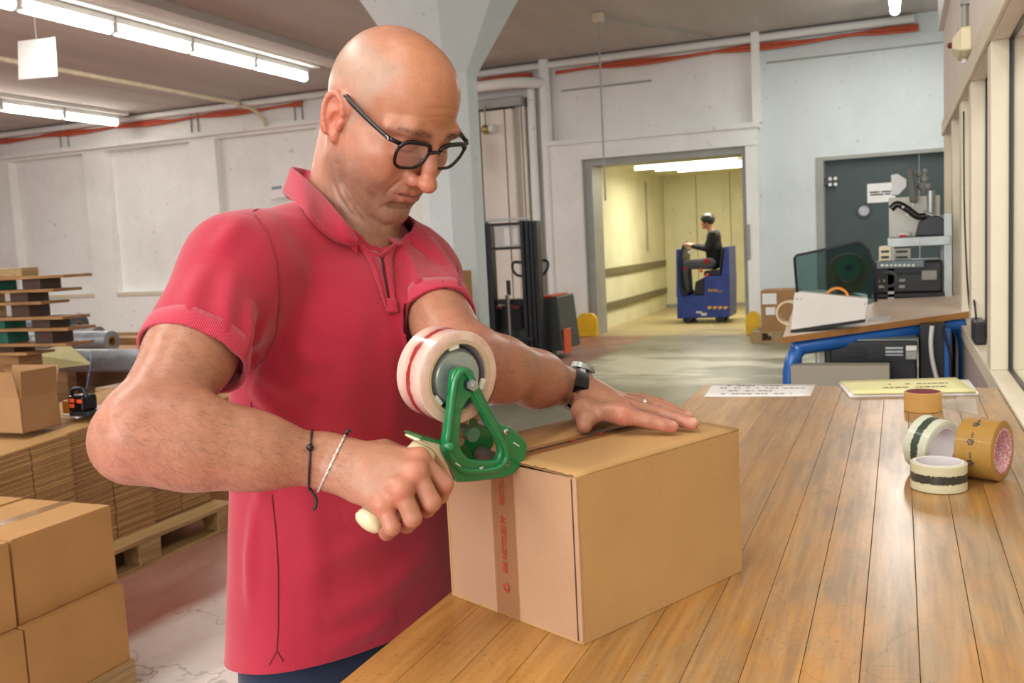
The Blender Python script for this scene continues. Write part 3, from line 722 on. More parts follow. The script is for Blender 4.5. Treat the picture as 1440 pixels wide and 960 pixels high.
mb = MB(); mb.box2((-6.8, 5.05, zs[0] + .0115), (p.x, 5.2, zs[0] + .075), bev=.005); tag(mb.build('wooden_bar', M['wood']), 'pale wooden bar lying on the topmost board at far left', 'bar')
mb = MB(); mb.box2((-7.3, 5.03, 0), (-6.1, 5.24, zs[-1] - .0115)); tag(mb.build('crate', M['woodold']), 'wooden crate carrying the spaced board stack', 'crate')

# low platform with foil rolls, strapping tool and sheets
PZ = .53
t = thing('platform', 'low wooden platform with foil rolls behind the cardboard stack', 'platform', (-6.2, 6.3, 0))
for k in range(6):
    mb = MB(); mb.box2((-7.9, 5.95 + k * .33 - .75, PZ - .03), (-4.75, 5.95 + k * .33 - .44, PZ), bev=.004) if k > 2 else mb.box2((-5.55, 5.95 + k * .33 - .75, PZ - .03), (-4.75, 5.95 + k * .33 - .44, PZ), bev=.004)
    mb.build('deck_board', M['wood'], t)
for x, y in ((-4.9, 5.4), (-4.9, 7.0), (-7.7, 7.0), (-7.7, 6.3)):
    mb = MB(); mb.box2((x - .06, y - .06, 0), (x + .06, y + .06, PZ - .03)); mb.build('leg', M['woodold'], t)
def roll(name, lab, pa, pb, y, r, mat, core=True):
    a = ony(*pa, y); b = ony(*pb, y); b.z = a.z
    t = thing(name, lab, 'roll', ((a + b) / 2 - Vector((0, 0, r))), group='rolls on the platform')
    A = Matrix.Translation(a) @ rotm(b - a).to_4x4(); L = (b - a).length
    mb = MB(); mb.lathe([(.045, 0), (r - .004, 0), (r, .004), (r, L - .004), (r - .004, L), (.045, L)], 28, A, True); mb.build('wound_sheet', mat, t, True, angle=SA)
    mb = MB(); mb.lathe([(.035, -.005), (.044, -.005), (.044, L + .005), (.035, L + .005)], 20, A, True); mb.build('core', M['carddark'], t, True, angle=SA)
    return t, a, b
def rollz(lab, px0, px1, py, y, r, mat, z0):
    a = ony(px0, py, y); b = ony(px1, py, y); a.z = b.z = z0 + r
    t = thing('foil_roll', lab, 'roll', ((a + b) / 2 - Vector((0, 0, r))), group='rolls on the platform')
    A = Matrix.Translation(a) @ rotm(b - a).to_4x4(); L = (b - a).length
    mb = MB(); mb.lathe([(.045, 0), (r - .004, 0), (r, .004), (r, L - .004), (r - .004, L), (.045, L)], 28, A, True); mb.build('wound_sheet', mat, t, True, angle=SA)
    mb = MB(); mb.lathe([(.035, -.005), (.044, -.005), (.044, L + .005), (.035, L + .005)], 20, A, True); mb.build('core', M['carddark'], t, True, angle=SA)
    return t
zr = ony(130, 516, 6.0).z
rollz('near large grey foil roll with a yellow sheet on it', 70, 215, 515, 6.0, .1, M['grayfoil'], PZ)
zz2 = ony(130, 481, 6.45).z
rollz('grey foil roll behind and above the large one, its end showing', 55, 158, 482, 6.38, .095, M['grayfoil'], PZ + .13)
rollz('short grey foil roll lying between the larger rolls and the wall', 50, 140, 478, 6.75, .1, M['grayfoil'], PZ + .13)
rollz('dark blue grey roll with round end near the back wall', 40, 112, 456, 7.3, .13, simple('slate_foil', '#5a626a', .35, .2, .2, 6), .7)
mb = MB(); mb.box2((-9.4, 7.2, 0), (-7.0, 7.45, .7)); tag(mb.build('crate', M['woodold']), 'wooden crate under the dark blue grey roll', 'crate')
mb = MB(); mb.box2((-8.2, 6.25, PZ), (-5.9, 6.9, PZ + .13), bev=.004); tag(mb.build('packing_board', M['carddark']), 'flat cardboard layer under the rear foil rolls', 'cardboard')
q = [ony(38, 498, 5.85), ony(95, 484, 5.95), ony(128, 512, 5.86), ony(60, 520, 5.82)]
mb = MB(); mb.prism(q, (0, .004, .004)); tag(mb.build('yellow_sheet', M['yellowpaper']), 'cream yellow sheet draped over the near foil roll', 'sheet')
q = onz(118, 584, .742)
t = thing('strapping_tool', 'black and orange strapping tool on a white sheet beside the open carton', 'tool', q)
K_ = .62
def kv(x, y, z): return q + Vector((x, y, z)) * K_
mb = MB(); mb.box(kv(0, 0, .1), Vector((.16, .14, .12)) * K_, bev=.012); mb.build('motor_housing', M['blackgloss'], t)
mb = MB(); mb.box(kv(.02, 0, .022), Vector((.2, .13, .04)) * K_, bev=.008); mb.build('base_plate', M['darksteel'], t)
mb = MB(); mb.tube(spline([kv(-.07, -.03, .15), kv(-.05, -.03, .2), kv(.05, -.03, .2), kv(.08, -.03, .14)], 6), .01, 8); mb.build('handle', M['black'], t, True)
for dx, dz in ((-.03, .125), (.045, .12), (-.035, .085)):
    mb = MB(); mb.box(kv(dx, -.0715, dz), Vector((.05, .004, .028)) * K_, bev=.001); mb.build('orange_badge', M['orange'], t)
mb = MB(); mb.box(kv(-.12, 0, .07), Vector((.07, .11, .1)) * K_, bev=.008); mb.build('battery', simple('amber', '#d88a2a', .4), t)
mb = MB(); mb.tube(spline([kv(0, .03, .16), kv(-.03, .1, .26), kv(-.1, .2, .36), kv(-.25, .35, .42)], 6), .005, 6, sx=.4); mb.build('blue_strap', M['blue'], t, True)
q2 = [onz(88, 584, .738), onz(110, 588, .738), onz(150, 577, .738), onz(135, 569, .738)]
mb = MB(); mb.prism(q2, (0, 0, .005)); tag(mb.build('white_sheet', M['paper']), 'white plastic sheet on the flattened cartons under the strapping tool', 'sheet')
# ================================================================== the packing bench
TZ = .95; TX0, TX1, TY0, TY1 = -.582, .256, .36, 2.99
t = thing('packing_bench', 'long packing bench with a worn honey coloured plank top', 'table', ((TX0 + TX1) / 2, (TY0 + TY1) / 2, 0))
n = 14; w = (TX1 - TX0) / n
for i in range(n):
    x = TX0 + i * w; mb = MB(); mb.box2((x + .0003, TY0, TZ - .035), (x + w - .0003, TY1, TZ), bev=.0007); mb.build('plank', M['bench'], t)
mb = MB()
for x in (TX0 + .08, TX1 - .08): mb.box2((x - .025, TY0 + .1, TZ - .1), (x + .025, TY1 - .1, TZ - .036))
for y in (TY0 + .12, TY1 - .12): mb.box2((TX0 + .1, y - .025, TZ - .1), (TX1 - .1, y + .025, TZ - .036))
mb.build('under_frame', M['steelgray'], t)
for x in (TX0 + .08, TX1 - .08):
    for y in (TY0 + .12, TY1 - .12):
        mb = MB(); mb.box2((x - .03, y - .03, 0), (x + .03, y + .03, TZ - .1), bev=.004); mb.build('leg', M['steelgray'], t)

# ---- main carton
A_ = Vector((-.350, 1.012, TZ)); B_ = Vector((-.577, 1.114, TZ)); C_ = Vector((-.210, 1.309, TZ))
ex = (C_ - A_).normalized(); ey = (B_ - A_); ey = (ey - ex * ey.dot(ex)).normalized()
BL, BW, BH = .329, .249, .2035
BOXM = Matrix(((ex.x, ey.x, 0, A_.x), (ex.y, ey.y, 0, A_.y), (0, 0, 1, TZ), (0, 0, 0, 1)))   # local: x along long face, y along short face, z up
bx = thing('shipping_box', 'brown cardboard box being taped shut on the bench', 'box', (A_ + ex * BL / 2 + ey * BW / 2))
def BP(x, y, z): return BOXM @ Vector((x, y, z))
def bslab(mb, lo, hi): 
    c = (Vector(lo) + Vector(hi)) / 2; s_ = Vector(hi) - Vector(lo); mb.box((0, 0, 0), s_, mt=BOXM @ Matrix.Translation(c))
mb = MB(); bslab(mb, (0, .0, 0), (BL, .004, BH)); bslab(mb, (0, BW - .004, 0), (BL, BW, BH)); bslab(mb, (BL - .004, .004, 0), (BL, BW - .004, BH)); bslab(mb, (0, .004, 0), (BL, BW - .004, .004))
mb.build('body', M['card'], bx, bevel=.0012)
def mk_end():
    m = NT('carton_end'); c = lin('#b58f70'); v = m.co('Object')
    rt = m.n('ShaderNodeMapping'); rt.inputs['Rotation'].default_value = (0, 0, -math.atan2(ey.y, ey.x)); m.l(v, rt.inputs[0])
    wv = m.n('ShaderNodeTexWave', bands_direction='X'); wv.inputs['Scale'].default_value = 62; wv.inputs['Distortion'].default_value = .8; wv.inputs['Detail'].default_value = 2; m.l(rt.outputs[0], wv.inputs[0])
    b = m.mix(.12, c, m.ramp(wv.outputs['Fac'], [(.2, (.75, .7, .66)), (.8, (1.05, 1.05, 1.05))]), 'MULTIPLY')
    b = m.mix(.25, b, m.ramp(m.noise(v, 380, 2), [(.3, (.75, .72, .68)), (.7, (1, 1, 1))]), 'MULTIPLY')
    m.col(b); m.set(Roughness=.75, Specular_IOR_Level=.25); m.bump(wv.outputs['Fac'], .1, .0006); return m.m
M['cardend'] = mk_end()
mb = MB(); bslab(mb, (.0005, .0045, .002), (.0045, BW - .004, BH - .0015)); mb.build('end_panel', M['cardend'], bx, bevel=.001)
# folded joint flap at the front corner with a dark slot
mb = MB(); bslab(mb, (-.0012, -.0005, .004), (.003, .006, BH - .001)); mb.build('corner_fold', M['cardend'], bx, bevel=.001)
mb = MB(); bslab(mb, (-.0006, .0065, .004), (.001, .0085, BH - .003)); mb.build('joint_slot', simple('slot_shadow', '#4a3a28', .9), bx)
for s, (y0, y1) in enumerate(((.0, BW / 2 - .0006), (BW / 2 + .0006, BW))):
    rows = []
    nx, ny = 12, 6
    for i in range(nx + 1):
        r = []
        for j in range(ny + 1):
            v = j / ny; y = y0 + (y1 - y0) * v; toS = v if s == 0 else 1 - v
            z = BH + .0005 + .0035 * math.sin(toS * PI * .5) * (1 if s == 0 else .8); r.append(BP(BL * i / nx, y, z))
        rows.append(r)
    mb = MB(); mb.grid(rows); bmesh.ops.recalc_face_normals(mb.bm, faces=mb.bm.faces); mb.build('top_flap', M['card'], bx, True, solid=.004)
# torn corrugated edge along the short top edge
mb = MB()
pts = []
for i in range(61):
    y = .004 + (BW - .01) * i / 60; pts.append(BP(-.0004, y, BH + .0004 + .0007 * math.sin(i * 1.7) + .0012 * random.random() + .003 * math.sin(min(y, BW - y) / BW * PI)))
mb.tube(pts, .0008, 5); mb.build('corrugated_edge', simple('flute_shadow', '#6b5238', .9), bx, True)
# tape along the seam and down the short face
m = NT('clear_brown_tape'); out = m.t.nodes['Material Output']; tr = m.n('ShaderNodeBsdfTransparent'); tr.inputs[0].default_value = lin('#efe0d0')
m.col(lin('#a98264')); m.set(Roughness=.12); mx = m.n('ShaderNodeMixShader'); mx.inputs[0].default_value = .22; m.l(tr.outputs[0], mx.inputs[1]); m.l(m.b.outputs[0], mx.inputs[2]); m.l(mx.outputs[0], out.inputs[0]); M['cleartape'] = m.m
tw = .044; yc = BW / 2 
mb = MB(); rows = []
for i in range(14):
    x = BL * i / 13; rows.append([BP(x, yc + tw / 2 * k, BH + .0075 - .002 * abs(k)) for k in (-1, -.5, 0, .5, 1)])
mb.grid(rows); tape = mb.build('tape_strip', M['cleartape'], bx, True)
mb = MB(); mb.tube([BP(BL * i / 24, yc + random.uniform(-.0008, .0008), BH + .0068) for i in range(25)], .0011, 5); mb.build('seam_gap', simple('seam_dark', '#3c2a1e', .9), bx, True)
TYC = .131
mb = MB(); mb.grid([[BP(-.0008 - .0004 * 0, TYC + tw / 2 * k, z) for k in (-1, 0, 1)] for z in (.0, .05, .1, .15, BH + .002)]); tape2 = mb.build('tape_strip', M['cleartape'], bx)
# print on the tape: reads upward on the short face
def endtext(mbx, name, zc, par):
    # text local x -> up (z), text local y -> toward left of face (+ey); face normal -ex
    T = BOXM @ Matrix.Translation((-.0012, TYC + .001, zc)) @ Matrix(((0, 0, -1, 0), (0, 1, 0, 0), (1, 0, 0, 0), (0, 0, 0, 1)))
    bmesh.ops.transform(mbx.bm, matrix=T, verts=mbx.bm.verts); return mbx.build(name, M['redink'], par)
endtext(text_mesh('50% RECYCLED PP', .0115, sx=.8), 'printed_text', .096, tape2)
endtext(text_mesh('50% RECYCLED PP', .0105, sx=.93), 'printed_text', .192 - .012, tape2) if False else endtext(text_mesh('RECYCLED PP', .0115, sx=.8), 'printed_text', .176, tape2)
mb = MB(); recycle(mb, .0078, Matrix.Identity(4)); endtext(mb, 'recycling_mark', .0395, tape2)
mb = MB()
for k, x in enumerate((.12, .175, .235)):
    T = BOXM @ Matrix.Translation((x, yc - .004, BH + .0083)) 
    recycle(mb, .006, T)
mb.build('recycling_mark', M['redink'], tape)

# ---- papers on the bench
def sheet(lab, px, z, mat, th=.0012, lines=None, cat='paper', name='paper_sheet', curl=0.):
    pts = [onz(x, y, z) for x, y in px]; c = sum(pts, Vector()) / len(pts)
    t = thing(name, lab, cat, c)
    a, b, d, e = pts; rows = []
    for i in range(9):
        u = i / 8; rows.append([(a.lerp(b, u)).lerp(e.lerp(d, u), v / 4) + Vector((0, 0, th / 2 + curl * max(0, abs(u - .5) * 2 - .6) ** 2)) for v in range(5)])
    mb = MB(); mb.grid(rows); bmesh.ops.recalc_face_normals(mb.bm, faces=mb.bm.faces); mb.build('sheet', mat, t, True, solid=th)
    if lines:
        mb = MB(); rnd = random.Random(lab)
        for v, (u0, u1) in lines:
            u = u0
            while u < u1:
                l = rnd.uniform(.015, .05)
                if rnd.random() < .75:
                    p = [(a.lerp(b, q)).lerp(e.lerp(d, q), s) + Vector((0, 0, th + .0006 + curl * max(0, abs(q - .5) * 2 - .6) ** 2)) for q, s in ((u, v), (u + l, v), (u + l, v + .05), (u, v + .05))]
                    mb.prism(p, (0, 0, .0002))
                u += l + .012
        mb.build('printed_line', M['ink'], t)
    return t
sheet('white printed sheet at the far left end of the bench', [(990, 558), (1140, 557), (1147, 541), (1003, 540)], TZ, M['paper'], lines=[(.15, (.15, .9)), (.4, (.2, .6)), (.62, (.1, .9)), (.82, (.15, .7))], curl=.004)
sheet('white sheets under the yellow pad at the far end of the bench', [(1195, 559), (1376, 556), (1362, 537), (1180, 541)], TZ, M['paper'], th=.008, name='paper_stack')
sheet('yellow writing pad on the white sheets at the far end of the bench', [(1200, 555), (1372, 552), (1344, 533), (1182, 538)], TZ + .0085, M['yellowpaper'], th=.006, lines=[(.3, (.2, .8)), (.55, (.3, .85))], name='paper_pad')
mb = MB(); q = [onz(1322, 572, TZ + .001), onz(1375, 583, TZ + .001), onz(1372, 562, TZ + .02), onz(1352, 556, TZ + .012), onz(1330, 565, TZ + .001)]
mb.grid([[q[0], q[1]], [q[4], q[2]], [q[3], q[2] + Vector((0, .01, .005))]]); tag(mb.build('tape_tail', glassy('loose_film', '#d8d2c0', .35, .1), None, True), 'crumpled clear film beside the tan tape roll', 'film')

# ---- loose tape rolls
def mk_tape(name, hexc, band=None, bandw=.18, clear=.6, ring=None, rough=.28):
    m = NT(name); v = m.co('Object'); sep = m.n('ShaderNodeSeparateXYZ'); m.l(v, sep.inputs[0])
    c = lin(hexc); st = m.noise(m.co('Object', (3, 3, 300)), 4, 3)
    base = m.mix(.4, c, m.ramp(st, [(.3, tuple(x * .7 for x in c[:3])), (.7, tuple(min(1, x * 1.15) for x in c[:3]))]))
    if band:
        at = m.n('ShaderNodeMath', operation='ARCTAN2'); m.l(sep.outputs[1], at.inputs[0]); m.l(sep.outputs[0], at.inputs[1])
        rad = m.math('POWER', m.math('ADD', m.math('POWER', sep.outputs[0], 2.0), m.math('POWER', sep.outputs[1], 2.0)), .5)
        zz = m.math('ABSOLUTE', sep.outputs[2])
        nn = m.noise(m.co('Object', (1, 1, .35)), 170, 5, .7)
        lim = m.math('MULTIPLY', m.math('ADD', m.math('MULTIPLY', nn, 1.2), .25), bandw)
        msk = m.math('LESS_THAN', zz, lim)
        base = m.mix(m.math('MULTIPLY', msk, .92), base, lin(band))
    m.col(base); m.set(Roughness=rough, Coat_Weight=.15, Coat_Roughness=.08)
    m.set(Specular_IOR_Level=.25)
    return m.m
def taperoll(name, lab, center, axis, R_, rc, w, mat, coremat, group='loose tape rolls on the bench', spin=0., base=True):
    A = Matrix.Translation(center) @ rotm(axis).to_4x4()
    t = bpy.data.objects.new(name, None); COL.objects.link(t); t.matrix_world = A; WM[t] = A; t.empty_display_size = .03
    tag(t, lab, 'tape', group)
    mb = MB(); mb.lathe([(rc + .0045, -w / 2), (R_ - .002, -w / 2), (R_, -w / 2 + .0015), (R_, w / 2 - .0015), (R_ - .002, w / 2), (rc + .0045, w / 2)], 56, None, True)
    mb.build('wound_tape', mat, t, True, world=False, angle=SA)
    mb = MB(); mb.lathe([(rc, -w / 2 - .0005), (rc + .0042, -w / 2 - .0005), (rc + .0042, w / 2 + .0005), (rc, w / 2 + .0005)], 48, None, True)
    mb.build('core', coremat, t, True, world=False, angle=SA); return t
M['corew'] = simple('white_core', '#d9d4d4', .8, 0, .05, 30)
m = NT('red_print_core'); v = m.co('Object'); br = m.n('ShaderNodeTexBrick'); sep = m.n('ShaderNodeSeparateXYZ'); m.l(v, sep.inputs[0])
at = m.n('ShaderNodeMath', operation='ARCTAN2'); m.l(sep.outputs[1], at.inputs[0]); m.l(sep.outputs[0], at.inputs[1]); cx = m.n('ShaderNodeCombineXYZ')
m.l(m.math('MULTIPLY', at.outputs[0], 2.2), cx.inputs[1]); m.l(m.math('MULTIPLY', sep.outputs[2], 80.0), cx.inputs[0]); br.inputs['Scale'].default_value = 2.2; br.inputs['Mortar Size'].default_value = .035
br.inputs['Color1'].default_value = lin('#c8405a'); br.inputs['Color2'].default_value = lin('#b83450'); br.inputs['Mortar'].default_value = lin('#e0ccc8'); m.l(cx.outputs[0], br.inputs[0])
m.col(m.mix(m.ramp(m.noise(v, 300, 3), [(.42, (0, 0, 0)), (.5, (1, 1, 1))]), lin('#e0ccc8'), br.outputs[0])); m.set(Roughness=.8); M['corered'] = m.m
M['tapeclear_black'] = mk_tape('clear_black_tape', '#c9c2a0', '#08080e', .009)
M['tapeclear_green'] = mk_tape('clear_green_tape', '#c9cbb4', '#06281c', .009)
M['tapepaper'] = mk_tape('brown_paper_tape', '#a8803e', None, rough=.5)
M['tapetan'] = mk_tape('tan_tape', '#c79a58', None, rough=.3)
c = onz(1320, 686, TZ); c.z = TZ + .025
R0 = .0475
taperoll('tape_roll', 'clear tape roll with a black printed band lying flat in front of the others', c, (0, 0, 1), R0, .038, .049, M['tapeclear_black'], M['corew'])
c = onz(1298, 577, TZ); c.z = TZ + .025
taperoll('tape_roll', 'tan tape roll lying flat nearest the yellow pad', c, (0, 0, 1), .0455, .037, .05, M['tapetan'], simple('plum_core', '#8a4a4a', .8))
# brown paper roll standing on its edge
Rb = .056; c = onz(1385, 676, TZ); ax = Vector((.9, -.42, 0)).normalized(); c = Vector((c.x, c.y + .02, TZ + Rb))
br_ = taperoll('tape_roll', 'brown paper tape roll with recycling marks standing on edge at right', c, ax, Rb, .038, .066, M['tapepaper'], M['corered'])
mb = MB()
for k, a in enumerate((2.05, 2.75, 3.45, 1.35)):
    for T in (Matrix.Rotation(a, 4, 'Z') @ Matrix.Translation((Rb + .0003, 0, -.004)) @ Matrix.Rotation(PI / 2, 4, 'Y'),):
        recycle(mb, .008, T)
mb.build('recycling_mark', M['ink'], br_, world=False)
for a in (1.75, 2.42, 3.1):
    mb = MB()
    for k_ in range(7): mb.box((0, 0, 0), (.0004, .0016, .0045 if k_ % 3 else .003), mt=Matrix.Rotation(a + k_ * .055 + (.03 if k_ > 3 else 0), 4, 'Z') @ Matrix.Translation((Rb + .0002, 0, -.003)))
    mb.build('printed_text', M['ink'], br_, world=False)
Rg = .053; c2 = c + Vector((-.088, .04, 0)); c2.z = TZ + Rg
taperoll('tape_roll', 'clear tape roll with a dark green band leaning on the brown roll', c2, Vector((.78, -.6, -.15)).normalized(), Rg, .038, .049, M['tapeclear_green'], M['corew'])
# ================================================================== implicit-surface sculpting
class Field:
    def __init__(s, lo, hi, h):
        s.lo = np.array(lo, np.float64); s.h = h; n = np.ceil((np.array(hi) - s.lo) / h).astype(int) + 1
        s.n = n; s.F = np.full(n, .06, np.float32); s.ax = [(s.lo[i] + h * np.arange(n[i])).astype(np.float32) for i in range(3)]
    def _sl(s, lo, hi):
        a = np.clip(np.floor((np.array(lo) - s.lo) / s.h).astype(int), 0, s.n); b = np.clip(np.ceil((np.array(hi) - s.lo) / s.h).astype(int) + 1, 0, s.n)
        if np.any(b <= a): return None
        return tuple(slice(int(a[i]), int(b[i])) for i in range(3))
    def _xyz(s, sl): return s.ax[0][sl[0]][:, None, None], s.ax[1][sl[1]][None, :, None], s.ax[2][sl[2]][None, None, :]
    def _comb(s, sl, d, k, sub):
        A = s.F[sl]
        if sub:
            d = -d; 
            if k > 0: hh = np.maximum(k - np.abs(A - d), 0) / k; s.F[sl] = np.maximum(A, d) + hh * hh * k * .25
            else: s.F[sl] = np.maximum(A, d)
        else:
            if k > 0: hh = np.maximum(k - np.abs(A - d), 0) / k; s.F[sl] = np.minimum(A, d) - hh * hh * k * .25
            else: s.F[sl] = np.minimum(A, d)
    def cone(s, a, b, ra, rb=None, k=.01, sub=False):
        a = np.array(a, np.float32); b = np.array(b, np.float32); rb = ra if rb is None else rb; m_ = k + 4 * s.h + .004
        sl = s._sl(np.minimum(a - ra, b - rb) - m_, np.maximum(a + ra, b + rb) + m_)
        if sl is None: return s
        x, y, z = s._xyz(sl); ab = b - a; L = float(ab @ ab) + 1e-12
        t = np.clip(((x - a[0]) * ab[0] + (y - a[1]) * ab[1] + (z - a[2]) * ab[2]) / L, 0, 1)
        d = np.sqrt((x - a[0] - t * ab[0]) ** 2 + (y - a[1] - t * ab[1]) ** 2 + (z - a[2] - t * ab[2]) ** 2) - (ra + (rb - ra) * t)
        s._comb(sl, d, k, sub); return s
    def chain(s, pts, rad, k=.006, kin=.004, sub=False):
        if not hasattr(rad, '__len__'): rad = [rad] * len(pts)
        for i in range(len(pts) - 1): s.cone(pts[i], pts[i + 1], rad[i], rad[i + 1], k if i == 0 else kin, sub)
        return s
    def ell(s, c, r, R=None, k=.01, sub=False):
        c = np.array(c, np.float32); r = np.array(r, np.float32); m_ = k + 4 * s.h + .004
        R = np.eye(3, dtype=np.float32) if R is None else np.array(R, np.float32)      # rows are the axes
        ext = np.sqrt(((R.T * r) ** 2).sum(1)) + m_
        sl = s._sl(c - ext, c + ext)
        if sl is None: return s
        x, y, z = s._xyz(sl); x = x - c[0]; y = y - c[1]; z = z - c[2]
        q = [(x * R[i, 0] + y * R[i, 1] + z * R[i, 2]) / r[i] for i in range(3)]
        k0 = np.sqrt(q[0] ** 2 + q[1] ** 2 + q[2] ** 2); k1 = np.sqrt((q[0] / r[0]) ** 2 + (q[1] / r[1]) ** 2 + (q[2] / r[2]) ** 2) + 1e-9
        s._comb(sl, k0 * (k0 - 1) / k1, k, sub); return s
    def loft(s, st, lat, fro, k=.02):
        # st: rows (center3, a, b), rising; horizontal elliptic sections
        cs = np.array([np.array(q[0]) for q in st]); zz = cs[:, 2]
        def f(v): return np.interp(s.ax[2], zz, v).astype(np.float32)
        def sm(v):
            w = f(v); kk = max(1, int(.03 / s.h)); ker = np.hanning(2 * kk + 3)[1:-1]; ker /= ker.sum(); pad = len(ker) // 2
            return np.convolve(np.pad(w, pad, mode='edge'), ker, 'valid').astype(np.float32)
        cx_, cy_ = sm(cs[:, 0]), sm(cs[:, 1]); a, b = sm([q[1] for q in st]), sm([q[2] for q in st])
        x = s.ax[0][:, None, None] - cx_[None, None, :]; y = s.ax[1][None, :, None] - cy_[None, None, :]
        u = x * lat[0] + y * lat[1]; v = x * fro[0] + y * fro[1]; a = a[None, None, :]; b = b[None, None, :]
        p = 2.3
        k0 = (np.abs(u / a) ** p + np.abs(v / b) ** p) ** (1 / p)
        k1 = np.sqrt((u / a ** 2) ** 2 + (v / b ** 2) ** 2) + 1e-6
        d = k0 * (k0 - 1) / k1
        z = s.ax[2][None, None, :]; d = np.maximum(d, np.maximum(zz[0] - z, z - zz[-1]))
        s._comb(tuple(slice(None) for _ in range(3)), d.astype(np.float32), k, False); return s
    def mesh(s):
        F = s.F; nx, ny, nz = F.shape; I = F < 0
        cnt = np.zeros((nx - 1, ny - 1, nz - 1), np.int8)
        for dx in (0, 1):
            for dy in (0, 1):
                for dz in (0, 1): cnt += I[dx:nx - 1 + dx, dy:ny - 1 + dy, dz:nz - 1 + dz]
        act = (cnt > 0) & (cnt < 8); idx = np.argwhere(act); N = len(idx); vid = np.full(act.shape, -1, np.int64); vid[act] = np.arange(N)
        i, j, k = idx.T; acc = np.zeros((N, 3)); num = np.zeros(N)
        cor = {(a, b, c): F[i + a, j + b, k + c] for a in (0, 1) for b in (0, 1) for c in (0, 1)}
        for ax_ in range(3):
            o = [q for q in range(3) if q != ax_]
            for p in (0, 1):
                for q in (0, 1):
                    c0 = [0, 0, 0]; c0[o[0]] = p; c0[o[1]] = q; c1 = list(c0); c1[ax_] = 1
                    f0, f1 = cor[tuple(c0)], cor[tuple(c1)]; m_ = (f0 < 0) != (f1 < 0)
                    t = np.where(m_, f0 / np.where(m_, f0 - f1, 1), 0); pt = np.zeros((N, 3)); pt[:] = c0; pt[:, ax_] += t
                    acc[m_] += pt[m_]; num[m_] += 1
        V = (acc / num[:, None] + idx) * s.h + s.lo
        Q = []
        for ax_ in range(3):
            sh = [slice(None)] * 3; a = [slice(1, -1)] * 3; a[ax_] = slice(0, -1); b = [slice(1, -1)] * 3; b[ax_] = slice(1, None)
            A, B = I[tuple(a)], I[tuple(b)]; ed = np.argwhere(A != B)
            if not len(ed): continue
            flip = A[tuple(ed.T)]
            e = ed.copy(); o = [q for q in range(3) if q != ax_]; e[:, o[0]] += 1; e[:, o[1]] += 1
            def vv(p, q): c = e.copy(); c[:, o[0]] -= p; c[:, o[1]] -= q; return vid[tuple(c.T)]
            q4 = np.stack([vv(1, 1), vv(0, 1), vv(0, 0), vv(1, 0)], 1)
            fl = flip if ax_ != 1 else ~flip
            q4[~fl] = q4[~fl][:, ::-1]; Q.append(q4)
        return V, np.concatenate(Q)
def mk_mesh(name, V, Q, mat, parent=None, smooth=True, cols=None):
    me = bpy.data.meshes.new(name); V = np.asarray(V, np.float64)
    if parent is not None:
        T = np.array(WM[parent].inverted()); V = V @ T[:3, :3].T + T[:3, 3]
    me.vertices.add(len(V)); me.vertices.foreach_set('co', V.astype(np.float32).ravel())
    me.loops.add(Q.size); me.loops.foreach_set('vertex_index', Q.astype(np.int32).ravel())
    me.polygons.add(len(Q)); me.polygons.foreach_set('loop_start', np.arange(0, Q.size, 4, dtype=np.int32))
    me.update(calc_edges=True); me.validate()
    me.polygons.foreach_set('use_smooth', np.ones(len(me.polygons), bool))
    if cols is not None:
        at = me.attributes.new('skin_tone', 'FLOAT_COLOR', 'POINT'); at.data.foreach_set('color', np.c_[cols, np.ones(len(cols))].astype(np.float32).ravel())
    me.materials.append(mat); o = bpy.data.objects.new(name, me); COL.objects.link(o)
    if parent is not None: o.parent = parent; WM[o] = WM[parent]
    return o
def normals(V, Q):
    n_ = np.zeros_like(V); a, b, c, d = (V[Q[:, i]] for i in range(4)); fn = np.cross(c - a, d - b)
    for i in range(4): np.add.at(n_, Q[:, i], fn)
    return n_ / (np.linalg.norm(n_, axis=1)[:, None] + 1e-12)
def relax(V, Q, it=2, w=.5):
    E = np.concatenate([Q[:, [0, 1]], Q[:, [1, 2]], Q[:, [2, 3]], Q[:, [3, 0]]])
    for _ in range(it):
        A = np.zeros_like(V); c = np.zeros(len(V)); np.add.at(A, E[:, 0], V[E[:, 1]]); np.add.at(A, E[:, 1], V[E[:, 0]])
        np.add.at(c, E[:, 0], 1); np.add.at(c, E[:, 1], 1); V = V * (1 - w) + w * A / np.maximum(c, 1)[:, None]
    return V
def gauss(V, c, r): d = (V - np.array(c)); return np.exp(-((d / np.array(r)) ** 2).sum(1))
LN = lambda h: np.array(lin(h)[:3])
def blend(C, m_, col): return C * (1 - m_[:, None]) + m_[:, None] * np.array(col)
def wav(V, f, seed, oct=3):
    r = np.random.default_rng(seed); o = np.zeros(len(V)); a = 1.
    for _ in range(oct):
        for _ in range(4):
            d = r.normal(size=3); d /= np.linalg.norm(d); o += a * np.sin(V @ d * f * r.uniform(.7, 1.4) + r.uniform(0, 6.28)) / 4
        f *= 2.1; a *= .5
    return o

